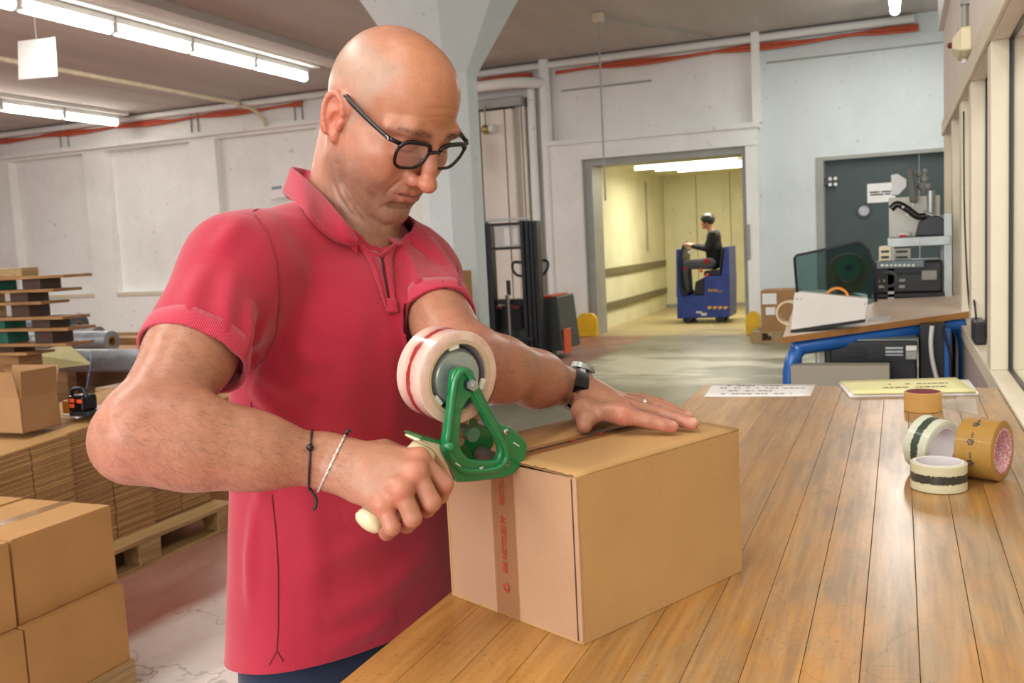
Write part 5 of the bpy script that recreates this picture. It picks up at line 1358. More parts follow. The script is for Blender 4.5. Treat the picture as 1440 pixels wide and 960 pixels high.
sd = shirt.modifiers.new('t', 'SOLIDIFY'); sd.thickness = .003; sd.offset = -1
bvs = BVHTree.FromPolygons([tuple(v) for v in co], [tuple(p.vertices) for p in shirtm.polygons])
# ribbed cuffs
def cuff(cen, d, rad, par):
    c, d = Vector(cen), Vector(d); up = d.orthogonal().normalized(); w_ = d.cross(up); n_ = 180; rows = []; ribs = []
    prof = [(-.026, -.001), (-.0255, .0014), (-.015, .0018), (-.001, .0016), (.0005, .0), (-.001, -.003), (-.012, -.004)]
    # follow the real sleeve outline
    base = []
    for k in range(n_):
        a = 2 * PI * k / n_; dv = up * math.cos(a) + w_ * math.sin(a); h0 = bvs.ray_cast(c - d * .03 + dv * .001, dv); h1 = bvs.ray_cast(c - d * .004 + dv * .001, dv)
        r0 = h0[3] if h0[0] is not None and h0[3] < rad * 1.3 else rad; r1 = h1[3] if h1[0] is not None and h1[3] < rad * 1.3 else rad; base.append((r0 + .001, r1 + .001, dv))
    R0 = np.array([b_[0] for b_ in base]); R1 = np.array([b_[1] for b_ in base]); ker = np.ones(13) / 13
    sm2 = lambda v: np.convolve(np.r_[v[-6:], v, v[:6]], ker, 'valid')
    R0, R1 = np.minimum(sm2(R0), rad * 1.25), np.minimum(sm2(R1), rad * 1.25)
    mb = MB()
    for z_o, ro in prof:
        t_ = (z_o + .03) / .03; rows.append([c + d * z_o + base[k][2] * ((R0[k] + (R1[k] - R0[k]) * t_) + ro) for k in range(n_)]); rows[-1].append(rows[-1][0])
    mb.grid(rows); bmesh.ops.remove_doubles(mb.bm, verts=mb.bm.verts, dist=1e-6); bmesh.ops.recalc_face_normals(mb.bm, faces=mb.bm.faces)
    o = mb.build('sleeve_cuff', M['rib'], par, True)
    T = WM[man]; v_ = np.array([tuple(T @ x.co) for x in o.data.vertices]) - np.array(c); an = np.arctan2(v_ @ np.array(w_), v_ @ np.array(up))
    at = o.data.attributes.new('rib', 'FLOAT', 'POINT')
    n2 = len(an); at.data.foreach_set('value', (np.arange(n2) * 0.).astype(np.float32))
    # fine ribs as a wave round the cuff, by loop angle
    return o
m = NT('cuff_rib'); v = m.co('Object'); M['rib2'] = None
def ribmat(cen, d):
    m = NT('ribbed_cuff'); up = Vector(d).orthogonal().normalized(); w_ = Vector(d).cross(up); g_ = m.n('ShaderNodeNewGeometry')
    sub = m.n('ShaderNodeVectorMath', operation='SUBTRACT'); m.l(g_.outputs['Position'], sub.inputs[0]); sub.inputs[1].default_value = tuple(cen)
    d1 = m.n('ShaderNodeVectorMath', operation='DOT_PRODUCT'); d2 = m.n('ShaderNodeVectorMath', operation='DOT_PRODUCT'); m.l(sub.outputs[0], d1.inputs[0]); m.l(sub.outputs[0], d2.inputs[0]); d1.inputs[1].default_value = tuple(up); d2.inputs[1].default_value = tuple(w_)
    at = m.n('ShaderNodeMath', operation='ARCTAN2'); m.l(d2.outputs['Value'], at.inputs[0]); m.l(d1.outputs['Value'], at.inputs[1])
    s_ = m.math('SINE', m.math('MULTIPLY', at.outputs[0], 190.0)); k_ = m.math('ADD', m.math('MULTIPLY', s_, .5), .5)
    m.col(m.mix(k_, lin('#a01d36'), lin('#c73850'))); m.set(Roughness=.85, Sheen_Weight=.25); m.bump(k_, .4, .001); return m.m
for cen, d, rd_ in ((RCU, rdir, .0665), (LCU, ldir, .049)):
    o = cuff(cen, d, rd_, shirt); o.data.materials.clear(); o.data.materials.append(ribmat(cen, d))
# collar leaves
def leaf(fold, outer, name):
    def onto(p, lift):
        v = Vector(PA(*p)); h_ = hit(p[0], p[1], lift)
        return h_ if h_ is not None and (h_ - CAMP).length < (v - CAMP).length else v
    fo_ = spline([onto(p, .012) for p in fold], 6); ou = spline([onto(p, .007) for p in outer], 6); n_ = min(len(fo_), len(ou)); rows = []
    for i in range(n_):
        a, b_ = fo_[i], ou[min(i, len(ou) - 1)]; bow = (Vector(CAMP) - (a + b_) / 2).normalized() * .006
        st = a - Vector((0, 0, .026)) + (nb - a).normalized() * .004
        r = [st, (st + a) / 2 + (a - nb).normalized() * .001, a - Vector((0, 0, .003)) + (nb - a).normalized() * .0015, a + (a - nb).normalized() * .002 + Vector((0, 0, .001))]
        for j in range(1, 8):
            t_ = j / 7; w_ = math.sin(t_ * PI) ; r.append(a.lerp(b_, t_) + bow * w_ + (a - nb).normalized() * .002)
        rows.append(r)
    mb = MB(); mb.grid(rows); bmesh.ops.recalc_face_normals(mb.bm, faces=mb.bm.faces); return mb.build(name, M['polo'], shirt, True, solid=.0028, sub=1)
leaf([(446, 243, 1.465), (428, 238, 1.455), (411, 236, 1.41), (424, 247, 1.355), (455, 276, 1.318), (484, 311, 1.302), (502, 336, 1.298)],
     [(425, 285, 1.475), (410, 283, 1.45), (399, 272, 1.405), (427, 296, 1.325), (453, 325, 1.285), (481, 343, 1.275), (502, 344, 1.285)], 'collar')
leaf([(446, 243, 1.465), (476, 252, 1.475), (510, 285, 1.46), (532, 316, 1.40), (543, 334, 1.345)],
     [(425, 285, 1.475), (490, 290, 1.51), (548, 305, 1.49), (574, 328, 1.42), (560, 346, 1.345)], 'collar')
# placket
def strip(pl, name, mat, lift=.003, th=.002):
    L_, R_ = hits(pl[0], 8, lift), hits(pl[1], 8, lift); n_ = min(len(L_), len(R_))
    if n_ < 2: return
    mb = MB(); mb.grid([[L_[i], L_[i].lerp(R_[i], .5) , R_[i]] for i in range(n_)]); return mb.build(name, mat, shirt, True, solid=th)
strip(([(509, 350), (522, 372), (535, 410), (545, 440)], [(530, 354), (537, 372), (541, 400), (551, 440)]), 'placket', M['polo'], .0045, .003)
strip(([(540, 340), (541, 370), (546, 400), (549, 425)], [(556, 346), (551, 365), (553, 395), (557, 425)]), 'placket', M['polo'], .0035, .003)
strip(([(544, 420), (545, 439)], [(557, 421), (560, 439)]), 'placket', M['polo'], .0055, .003)
mb = MB()
for pl in ([(537, 366), (539, 385), (543, 405), (545, 418)],): mb.tube(hits(pl, 6, .0052), .0016, 5)
mb.build('placket_gap', simple('deep_red', '#3c0a14', .9), shirt, True)
seams = [[(356, 300), (377, 330), (389, 370), (393, 420), (389, 470), (372, 505), (357, 518)], [(353, 565), (357, 620)], [(382, 695), (388, 750), (391, 800), (391, 880), (389, 915)], [(356, 297), (380, 284), (398, 276)],
         [(545, 421), (557, 421), (560, 438), (546, 439), (545, 421)], [(522, 360), (532, 385), (540, 415), (545, 432)], [(389, 915), (378, 935)], [(389, 915), (398, 930)], [(643, 372), (646, 405), (650, 436)]]
mb = MB()
for i, pl in enumerate(seams):
    h_ = hits(pl, 7, .0006 if i not in (4, 5) else .006)
    if len(h_) > 2: mb.tube(h_, .0011, 5)
tag(mb.build('seam', M['polodark'], shirt, True))
mb = MB(); nbp = [h_ for h_ in (hit(x, y, .003) for x, y in ((499, 343), (505, 347), (513, 353), (523, 358), (532, 361), (541, 357), (548, 351), (556, 345))) if h_ is not None]
if len(nbp) > 3: mb.tube(spline(nbp, 4), .0032, 8, sx=1.6)
mb.build('neckband', M['polo'], shirt, True)
# jeans and shoes
j = Field((hipc[0] - .3, hipc[1] - .3, .06), (hipc[0] + .35, hipc[1] + .35, 1.0), .007)
j.loft([(np.array([hipc[0], hipc[1], .70]), .158, .108), (np.array([hipc[0], hipc[1], 1.02]), .15, .1)], lat, fro, .02)
j.ell(hipc - np.array([0, 0, .1]), (.158, .105, .12), np.array([lat, fro, (0, 0, 1)]), .02)
for hj, kn, an in FT:
    j.cone(hj, kn, .074, .066, .02); j.cone(kn, an + np.array([0, 0, .02]), .072, .06, .02)
Vj, Qj = j.mesh(); Vj = Vj + normals(Vj, Qj) * (.0015 * wav(Vj, 40, 9))[:, None]; mk_mesh('jeans', relax(Vj, Qj, 2), Qj, M['denim'], man)
for hj, kn, an in FT:
    k = Field(an - .2, an + .26, .006); lo = an.copy(); lo[2] = .042
    k.cone(lo - fro * .03, lo + fro * .15, .046, .04, .02); k.cone(an, lo, .048, .05, .03); k.F[:, :, k.ax[2] < .012] = .05
    Vk, Qk = k.mesh(); mk_mesh('shoe', relax(Vk, Qk, 1), Qk, M['black'], man)

# ---- eyeglasses
gl = bpy.data.objects.new('eyeglasses', None); 
def HV(f_, l_, u_): return Vector(H(f_, l_, u_))
def rim(side, sc=1., n_=44):
    out = []
    for k in range(n_):
        a = 2 * PI * k / n_; c_, s_ = math.cos(a), math.sin(a); p = 3.5
        x = .0262 * sc * math.copysign(abs(c_) ** (2 / p), c_); y = .0205 * sc * math.copysign(abs(s_) ** (2 / p), s_)
        if y < 0: x *= 1 - .24 * (-y / .0205)
        l_ = side * .0352 + x; u_ = .014 + y + .0015 * (abs(l_) / .06) * (1 if y > 0 else 0); f_ = .1035 - .9 * l_ * l_ * 1.6 + (u_ - .014) * .12
        out.append(HV(f_, l_, u_))
    return out
mb = MB()
for sd_ in (-1, 1):
    mb.tube(rim(sd_), .0023, 8, closed=True); r_ = rim(sd_); mb.tube(r_[2:21], .0032, 8)
mb.tube(spline([HV(.1045, -.010, .020), HV(.1085, -.004, .0245), HV(.1085, .004, .0245), HV(.1045, .010, .020)], 5), .0026, 8)
for sd_ in (-1, 1): mb.tube([HV(.0975, sd_ * .058, .029), HV(.0925, sd_ * .069, .031), HV(.086, sd_ * .0725, .031)], .0032, 8)
fr_ = mb.build('eyeglasses', M['blackgloss'], man, True)
for sd_ in (-1, 1):
    mb = MB(); r_ = rim(sd_, .99); c_ = sum(r_, Vector()) / len(r_); vs = [mb.bm.verts.new(p) for p in r_]; cv = mb.bm.verts.new(c_ + Vector(HA[0]) * .0015)
    for k in range(len(vs)): mb.bm.faces.new((vs[k], vs[(k + 1) % len(vs)], cv))
    mb.build('lens', M['lens'] if 'lens' in M else M.setdefault('lens', glassy('lens_glass', '#e8eef0', .1, .02)), fr_, True)
    mb = MB(); mb.tube(spline([HV(.088, sd_ * .0728, .031), HV(.05, sd_ * .0785, .033), HV(.01, sd_ * .0815, .0355), HV(-.008, sd_ * .079, .036), HV(-.026, sd_ * .071, .022), HV(-.034, sd_ * .069, .004)], 6), .0033, 8)
    tm = mb.build('temple', M['blackgloss'], fr_, True)
    mb = MB()
    for a, b_ in ((.083, .029), (.0855, .033)): mb.sph(HV(a, sd_ * .0762, b_), .0011, 6)
    mb.box(HV(.0885, sd_ * .0748, .031), (.002, .003, .006)); mb.build('rivet', M['steel'], fr_, True)

# ---- wrist things
def band(cen, d, prof_r, w_, th, mat, name, par, n_=48, squash=1., upv=None, bv=None):
    c, d = Vector(cen), Vector(d).normalized(); up = (upv - d * upv.dot(d)).normalized() if upv is not None else d.orthogonal().normalized(); sw = d.cross(up); rows = []
    for zz, rr in ((-w_ / 2, 0), (-w_ / 2, th), (w_ / 2, th), (w_ / 2, 0), (-w_ / 2, 0)):
        r = []
        for k in range(n_ + 1):
            a = 2 * PI * k / n_; dv = up * math.cos(a) * squash + sw * math.sin(a); rad = prof_r
            if bv is not None:
                h = bv.ray_cast(c + dv.normalized() * .1 + d * zz, -dv.normalized())
                if h[0] is not None: rad = max(.012, .1 - h[3]) + .0008; dv = dv.normalized()
            r.append(c + d * zz + dv * (rad + rr))
        rows.append(r)
    mb = MB(); mb.grid(rows); bmesh.ops.remove_doubles(mb.bm, verts=mb.bm.verts, dist=1e-6); bmesh.ops.recalc_face_normals(mb.bm, faces=mb.bm.faces); return mb.build(name, mat, par, True, angle=SA)
bvl = BVHTree.FromPolygons([tuple(v) for v in Vl], [tuple(q_) for q_ in Ql]); bvr = BVHTree.FromPolygons([tuple(v) for v in Vr], [tuple(q_) for q_ in Qr])
wd_ = (Vector(LWR - LEL).normalized() * .55 + Vector(hd).normalized() * .5).normalized(); wc_ = Vector(LWR) - wd_ * .002
ws = band(wc_, wd_, .03, .02, .0022, M['black'], 'wristwatch', man, bv=bvl)
band(wc_, wd_, .03, .009, .0032, simple('grey_strap', '#b4b6ba', .7), 'strap', ws, bv=bvl)
tu = Vector((0, 0, 1)); tu = (tu - wd_ * tu.dot(wd_)).normalized(); tu = (tu + wd_.cross(tu) * -.35).normalized(); h = bvl.ray_cast(wc_ + tu * .08, -tu); top = h[0]
mb = MB(); mb.cyl(top + tu * .001, top + tu * .0095, .0185, .017, 28); mb.build('case', M['steel'], ws, True, angle=SA)
mb = MB(); mb.cyl(top + tu * .0095, top + tu * .0105, .0145, .0145, 28); mb.build('dial', M['blackgloss'], ws, True, angle=SA)
mb = MB(); kk = tu.cross(wd_); mb.cyl(top + tu * .005 + wd_ * .0175, top + tu * .005 + wd_ * .021, .003); mb.cyl(top + tu * .005 - kk * .0 + wd_ * .016 + kk * .008, top + tu * .005 + wd_ * .019 + kk * .01, .002); mb.build('crown', M['steel'], ws, True)
mb = MB()
for z_o in (-.006, .006): pass
lug = top
mb.box(top + tu * .002 + kk * .017, (.004, .02, .004), Matrix((wd_, kk, tu)).transposed()); mb.build('buckle', M['steel'], ws)
# ring on the ring finger
a_, b_ = Vector(LF[2][0]), Vector(LF[2][1]); rc_ = a_.lerp(b_, .62)
band(rc_, b_ - a_, .0101, .005, .0012, simple('silver', '#c9c5ba', .2, .9, .05), 'ring', man)
# bracelets on the right wrist
rw = Vector(RWR - REL).normalized()
def loop(cpx, cpy, cd, tilt, r_, mat, name, twist=0, n_=64):
    c = Vector(RWR).lerp(Vector(REL), cpx); ax_ = (rw + tilt).normalized(); up = ax_.orthogonal().normalized(); sw = ax_.cross(up); pts = []
    for k in range(n_):
        a = 2 * PI * k / n_; dv = up * math.cos(a) + sw * math.sin(a); h = bvr.ray_cast(c + dv * .09, -dv)
        rad = (.09 - h[3] if h[0] is not None else .03) + r_ * .9; pts.append(c + dv * rad)
    return pts
upc = CAMR @ Vector((0, 1, 0)); rtc = CAMR @ Vector((1, 0, 0)); twc = CAMR @ Vector((0, 0, 1))
p1 = loop(.1, 0, 0, upc * .12 + twc * .05, .0014, None, 'x')
mb = MB(); mb.tube(p1, .0014, 6, closed=True); br1 = mb.build('cord_bracelet', M['black'], man, True)
near = max(p1, key=lambda p: p.dot(twc) + .6 * p.dot(upc)); mb = MB(); mb.sph(near + twc * .002, .0042, 12); mb.build('bead', M['blackgloss'], br1, True)
low = min(p1, key=lambda p: p.dot(upc)); mb = MB()
mb.tube(spline([low, low - upc * .012 + rtc * .008, low - upc * .022 + rtc * .007, low - upc * .024 + rtc * .004], 5), .0018, 6); mb.build('cord_end', M['black'], br1, True)
p2 = loop(-.02, 0, 0, upc * -.3 + twc * .1, .0012, None, 'x')
mb = MB()
for ph in (0, PI):
    pts = []
    for k, p in enumerate(p2):
        t_ = (p2[(k + 1) % len(p2)] - p2[k - 1]).normalized(); o1 = (p - Vector(RWR)).normalized(); o2 = t_.cross(o1); a = k * 1.3 + ph
        pts.append(p + (o1 * math.cos(a) + o2 * math.sin(a)) * .0009)
    mb.tube(pts, .0009, 5, closed=True)
br2 = mb.build('twisted_bracelet', simple('silver_cord', '#d5d0c4', .35, .4), man, True)
hi = max(p2, key=lambda p: p.dot(upc)); mb = MB(); mb.tube([hi, hi + upc * .004 + rtc * .002, hi + upc * .006 + rtc * .006], .0022, 6); mb.build('knot', M['black'], br2, True)
nr2 = max(p2, key=lambda p: p.dot(twc) + .5 * p.dot(upc)); mb = MB(); mb.sph(nr2, .0028, 8); mb.build('bead', simple('pink_bead', '#d8a09a', .3), br2, True)

# ================================================================== tape dispenser in the right hand
DO = P(654, 538, 1.10)
da = Vector((-.87, .48, .1)).normalized()                      # axle, pointing away from us
dh = Vector((.483, .866, 0)); dh = (dh - da * dh.dot(da)).normalized(); dv_ = da.cross(dh); 
if dv_.z < 0: dv_ = -dv_
DM = Matrix.Translation(DO) @ Matrix((dh, dv_, -da)).transposed().to_4x4()      # local x along the frame, y up, z toward us
disp_ = bpy.data.objects.new('tape_dispenser', None); COL.objects.link(disp_); disp_.matrix_world = DM; WM[disp_] = DM; disp_.empty_display_size = .05
tag(disp_, 'green handheld tape dispenser with cream handle held against the box edge', 'dispenser')
DI = DM.inverted()
def DL(px, py, z=0.): 
    o = DM @ Vector((0, 0, z)); return DI @ onpl(px, py, o, da)
def plate(outer, inner, name, mat, th, bev, z0, par):
    cu = bpy.data.curves.new(name, 'CURVE'); cu.dimensions = '2D'; cu.fill_mode = 'BOTH'; cu.extrude = th / 2; cu.bevel_depth = bev; cu.bevel_resolution = 3; cu.offset = -bev
    for pl in (outer, inner):
        if not pl: continue
        pts = spline([DL(x, y, z0).to_2d().to_3d() for x, y in pl], 4, True); sp = cu.splines.new('POLY'); sp.points.add(len(pts) - 1); sp.use_cyclic_u = True
        for i, p in enumerate(pts): sp.points[i].co = (p.x, p.y, 0, 1)
    o = bpy.data.objects.new(name, cu); COL.objects.link(o); bpy.context.view_layer.update(); me = bpy.data.meshes.new_from_object(o.evaluated_get(bpy.context.evaluated_depsgraph_get())); bpy.data.objects.remove(o)
    me.transform(Matrix.Translation((0, 0, z0))); me.materials.clear(); me.materials.append(mat); me.polygons.foreach_set('use_smooth', [True] * len(me.polygons)); me.set_sharp_from_angle(angle=math.radians(35))
    o = bpy.data.objects.new(name, me); COL.objects.link(o); o.parent = par; WM[o] = DM; return o
OUT = [(633, 528), (639, 519), (650, 515), (662, 520), (667, 533), (684, 565), (700, 593), (716, 600), (734, 616), (739, 627), (736, 642), (726, 658), (714, 668), (690, 673), (645, 677), (638, 671), (632, 656), (622, 637), (621, 622), (626, 595), (630, 560)]
INN = [(657, 560), (663, 563), (681, 594), (698, 624), (699, 638), (692, 646), (662, 645), (650, 637), (644, 622), (645, 595), (648, 575)]
zf = .004
plate(OUT, INN, 'side_frame', M['green'], .004, .0035, zf, disp_)
# raised pressed rib running round the frame
mb = MB(); rib = [DL(x, y, zf + .006) for x, y in ((640, 535), (635, 570), (631, 605), (629, 628), (640, 650), (655, 662), (690, 661), (708, 652), (712, 635), (700, 610), (684, 582), (668, 552), (660, 528), (650, 521))]
mb.tube(spline(rib, 4, True), .0042, 8, closed=True); mb.build('pressed_rib', M['green'], disp_, True, world=False)
for x, y in ((712, 607), (713, 651), (677, 660)):
    c = DL(x, y, zf + .0065); mb = MB(); mb.sph(c, .0042, 12, (1, 1, .5)); sc_ = mb.build('screw', M['steel'], disp_, True, world=False)
    mb = MB(); mb.box(c + Vector((0, 0, .002)), (.0032, .0008, .0008)); mb.box(c + Vector((0, 0, .002)), (.0008, .0032, .0008)); mb.build('cross_slot', M['darksteel'], sc_, world=False)
mb = MB(); mb.cyl((0, 0, .006), (0, 0, .012), .0085, seg=20); mb.build('washer', M['darksteel'], disp_, True, world=False, angle=SA)
mb = MB(); mb.cyl((0, 0, .012), (0, 0, .018), .0068, seg=6); mb.cyl((0, 0, .018), (0, 0, .021), .0035, seg=12); mb.build('hex_nut', M['steel'], disp_, False, world=False)
mb = MB(); p0, p1_ = DL(722, 622, zf + .0065), DL(730, 627, zf + .0065); mb.tube([p0, p1_], .0008, 5); p0, p1_ = DL(641, 651, zf + .0115), DL(647, 655, zf + .0115); mb.tube([p0, p1_], .0008, 5); mb.build('slot_mark', M['whitepl'], disp_, world=False)
mb = MB(); mb.sph(DL(631, 628, zf + .006), .008, 14); mb.build('boss', M['green'], disp_, True, world=False)
# roll on its hub behind the frame
RR, RC, RWD = .0555, .0405, .05
z1 = -.006; hubc = DL(646, 531, z1); hx, hy = hubc.x, hubc.y
TR = Matrix.Translation((hx, hy, 0))
m = NT('packing_tape'); v = m.co('Object'); sp = m.n('ShaderNodeSeparateXYZ'); m.l(v, sp.inputs[0])
zz = m.math('ABSOLUTE', m.math('ADD', sp.outputs[2], .006 + RWD * .5)); st = m.noise(m.co('Object', (8, 8, 160)), 6, 4, .6)
base = m.mix(m.ramp(st, [(.3, (0, 0, 0)), (.7, (1, 1, 1))]), lin('#c9a596'), lin('#dcc3b4'))
nn = m.noise(m.co('Object', (1, 1, .4)), 60, 5, .7); core_ = m.math('LESS_THAN', zz, m.math('MULTIPLY', nn, .0085)); halo = m.ramp(zz, [(.004, (1, 1, 1)), (.014, (0, 0, 0))])
rd = m.math('POWER', m.math('ADD', m.math('POWER', m.math('SUBTRACT', sp.outputs[0], hx), 2.), m.math('POWER', m.math('SUBTRACT', sp.outputs[1], hy), 2.)), .5)
onr = m.math('GREATER_THAN', rd, RR - .0012)
base = m.mix(m.math('MULTIPLY', m.math('MULTIPLY', halo, m.math('MULTIPLY', nn, .9)), onr), base, lin('#c2584c'))
base = m.mix(m.math('MULTIPLY', m.math('MULTIPLY', core_, onr), .92), base, lin('#8c1017'))
m.col(base); m.set(Roughness=.16, Coat_Weight=.6, Coat_Roughness=.06); M['dtape'] = m.m
roll_ = MB(); roll_.lathe([(RC + .004, z1 - RWD), (RR - .0015, z1 - RWD), (RR, z1 - RWD + .001), (RR, z1 - .001), (RR - .0015, z1), (RC + .004, z1)], 72, TR, True)
tr_ = roll_.build('tape_roll', M['dtape'], disp_, True, world=False, angle=SA)
mb = MB(); mb.lathe([(RC, z1 - RWD), (RC + .0038, z1 - RWD), (RC + .0038, z1 + .0012), (RC, z1 + .0012)], 56, TR, True); mb.build('cardboard_core', simple('core_tan', '#b9a385', .8), tr_, True, world=False, angle=SA)
hub = MB(); hub.lathe([(.004, z1 - .002), (.03, z1 - .002), (.034, z1 - .007), (.0365, z1 - .018), (.0365, z1 - RWD)], 48, TR); hub_ = hub.build('hub', simple('hub_metal', '#a9b5b4', .3, .55, .06, 20), disp_, True, world=False, angle=SA)
hb = MB(); hb.lathe([(.0366, z1 - .012), (.0398, z1 - .004), (.0402, z1 - .004), (.0402, z1 - RWD), (.0366, z1 - RWD)], 48, TR, True); hb.build('hub_rim', simple('hub_grey', '#6f6a70', .5), hub_, True, world=False, angle=SA)
for a in (1.75, -.35, -2.45):
    mb = MB(); c = Vector((hx + .0375 * math.cos(a), hy + .0375 * math.sin(a), z1 - .003)); mb.box(c, (.006, .014, .006), a, .0012); mb.box(c + Vector((.004 * math.cos(a), .004 * math.sin(a), -.002)), (.005, .007, .008), a, .001); mb.build('hub_clip', M['whitepl'], hub_, world=False)
# back frame, brush roller and tape path near the nose
BK = [(700, 598), (716, 602), (732, 618), (736, 630), (722, 660), (690, 670), (660, 668), (652, 655), (668, 640)]
pb = plate([(x, y) for x, y in BK], None, 'back_frame', M['green'], .003, .001, -.058, disp_) if False else None
def cross(px, py, r, name, mat, z0=-.056, z1_=0.):
    c = DL(px, py, 0); mb = MB(); mb.cyl((c.x, c.y, z0), (c.x, c.y, z1_), r, seg=18); return mb.build(name, mat, disp_, True, world=False, angle=SA)
cross(712, 651, .008, 'press_roller', simple('rubber', '#57534e', .6)); cross(712, 607, .0035, 'spacer_bar', M['steel']); cross(677, 660, .0035, 'spacer_bar', M['steel'])
c0 = DL(712, 630, 0); mb = MB()
pl = [DL(x, y, 0) for x, y in ((700, 600), (718, 606), (733, 622), (734, 640), (720, 662), (700, 668), (680, 668), (676, 655), (690, 640))]
mb.prism([(p.x, p.y, -.06) for p in pl], (0, 0, .003), .0008); mb.build('back_plate', M['green'], disp_, world=False)
c = DL(668, 612, 0); mb = MB(); mb.cyl((c.x, c.y, -.056), (c.x, c.y, -.002), .009, seg=20); mb.build('guide_roller', simple('guide_green', '#3f6b55', .3), disp_, True, world=False, angle=SA)
# strip of tape from the roll, round the guide, to the nose
path = [DL(x, y, 0) for x, y in ((688, 556), (690, 575), (676, 598), (661, 604), (656, 614), (660, 628), (676, 640), (700, 652), (713, 663), (724, 660))]
path = [Vector((hx + RR, hy - .01, 0)), Vector((hx + RR * .9, hy - RR * .55, 0))] + path[2:]
sp_ = spline(path, 5); mb = MB(); mb.grid([[Vector((p.x, p.y, z)) for z in (-.053, -.03, -.007)] for p in sp_]); mb.build('tape_strip', M['cleartape'], disp_, True, world=False)
# cutter blade
p0, p1_ = DL(728, 650, 0), DL(737, 634, 0); mb = MB()
for k in range(16):
    z_k = -.055 + k * .0033; mb.prism([(p1_.x, p1_.y, z_k), (p1_.x, p1_.y, z_k + .0033), (p1_.x + .004, p1_.y - .004, z_k + .0016)], (-.0006, -.0008, 0))
mb.build('cutter_teeth', M['steel'], disp_, world=False)
# cream handle gripped by the fist
h0 = [P(597, 631, 1.098), P(570, 668, 1.08), P(540, 705, 1.06), P(517, 735, 1.043)]
mb = MB(); pts = spline(h0, 6); n_ = len(pts); mb.tube(pts, .0165, 14, rad=[.0165 + .002 * math.sin(i / n_ * 7) for i in range(n_)], sx=.8); hd_ = mb.build('handle', M['cream'], disp_, True)
hp = [DL(x, y, -.012) for x, y in ((578, 616), (583, 612), (621, 622), (636, 654), (643, 674), (634, 676), (618, 652), (600, 628))]
mb = MB(); mb.prism([(p.x, p.y, -.03) for p in hp], (0, 0, .03), .003); mb.build('handle_shell', M['cream'], disp_, True, world=False, angle=SA)
hp = [DL(x, y, -.012) for x, y in ((580, 612), (585, 610), (622, 619), (622, 623), (584, 614))]
mb = MB(); mb.prism([(p.x, p.y, -.032) for p in hp], (0, 0, .034)); mb.build('tang', M['green'], disp_, world=False)
eb_ = spline(h0, 6)[-1]; dirh = (Vector(h0[3]) - Vector(h0[2])).normalized()
mb = MB(); mb.lathe([(.006, .006), (.0145, .003), (.0165, .0), (.0165, -.006)], 24, Matrix.Translation(eb_) @ rotm(dirh).to_4x4()); mb.build('butt_cap', M['cream'], hd_, True, angle=SA)
# ================================================================== pallet stacker by the tall pipes
Y0 = 10.6
def rect(mb, px0, py0, px1, py1, y, dep, bev=0., z0=None, z1=None):
    a = ony(px0, (py0 + py1) / 2, y); b_ = ony(px1, (py0 + py1) / 2, y); xm = (px0 + px1) / 2
    t_ = ony(xm, py0, y).z if z1 is None else z1; lo = ony(xm, py1, y).z if z0 is None else z0
    mb.box2((a.x, y, lo), (b_.x, y + dep, t_), bev); return mb
c = ony(728, 500, Y0)
t = thing('pallet_stacker', 'black and orange electric pallet stacker parked beside the column', 'forklift', (c.x, Y0 + .6, 0))
ZT = ony(715, 311, Y0).z
mb = MB(); rect(mb, 673, 311, 682, 400, Y0, .16, .008, z0=.06); rect(mb, 684, 314, 691, 400, Y0 + .03, .14, .006, z0=.06); mb.build('mast_post', M['darksteel'], t)
mb = MB()
for a, b_, dy in ((732, 737, 0), (738.5, 744, .02), (745, 750, .03), (751, 756, 0)): rect(mb, a, 310, b_, 400, Y0 + dy, .16, .006, z0=.06)
mb.build('mast_post', M['darksteel'], t)
mb = MB(); rect(mb, 684, 306.5, 742, 310, Y0, .1, .004); mb.build('top_bar', M['steel'], t)
for y0, y1 in ((313, 317), (347, 351)):
    mb = MB(); rect(mb, 690, y0, 733, y1, Y0 + .02, .05, .006); mb.build('cross_bar', M['black'], t)
mb = MB(); rect(mb, 696, 317, 731, 347, Y0 + .06, .006); mb.build('guard_pane', glassy('guard_pane', '#b8bcc0', .35, .1), t)
mb = MB(); rect(mb, 709, 320, 717, 345, Y0 + .055, .003); rect(mb, 722, 321, 728, 343, Y0 + .055, .003); mb.build('sticker', M['paper'], t)
mb = MB(); rect(mb, 712, 394, 717, 415, Y0 + .02, .03, .004); rect(mb, 712, 415, 716.5, 476, Y0 + .03, .02); mb.build('lift_cylinder', M['black'], t)
mb = MB(); p0, p1_ = ony(714, 415, Y0), ony(714, 478, Y0)
for i in range(22):
    z_k = p0.z + (p1_.z - p0.z) * i / 21; mb.box((p0.x, Y0 + .02, z_k), (.03 if i % 2 else .022, .02, .02), bev=.003)
mb.build('lift_chain', M['steelgray'], t)
mb = MB(); rect(mb, 690, 421, 734, 428, Y0 + .1, .06, .006); rect(mb, 690, 430, 733, 462, Y0 + .22, .05); mb.build('carriage', M['black'], t)
for a, b_ in ((697, 706), (718, 730)):
    mb = MB(); rect(mb, a, 430.5, b_, 433.5, Y0 + .09, .01); mb.build('reflection_strip', simple('red_reflection', '#8a2420', .3), t)  # red reflections on the carriage, painted as flat strips
for y0, y1 in ((475, 480), (486, 490)):
    mb = MB(); rect(mb, 688, y0, 750, y1, Y0 - .01, .06, .006); mb.build('cross_bar', M['darksteel'], t)
for px in (692, 742):
    mb = MB(); p = ony(px, 470, Y0); mb.box2((p.x - .05, Y0 - .95, .045), (p.x + .05, Y0 + .05, .1), bev=.012); mb.build('fork', M['darksteel'], t)
a = ony(757, 430, Y0 + .25); b_ = ony(783, 430, Y0 + .25)
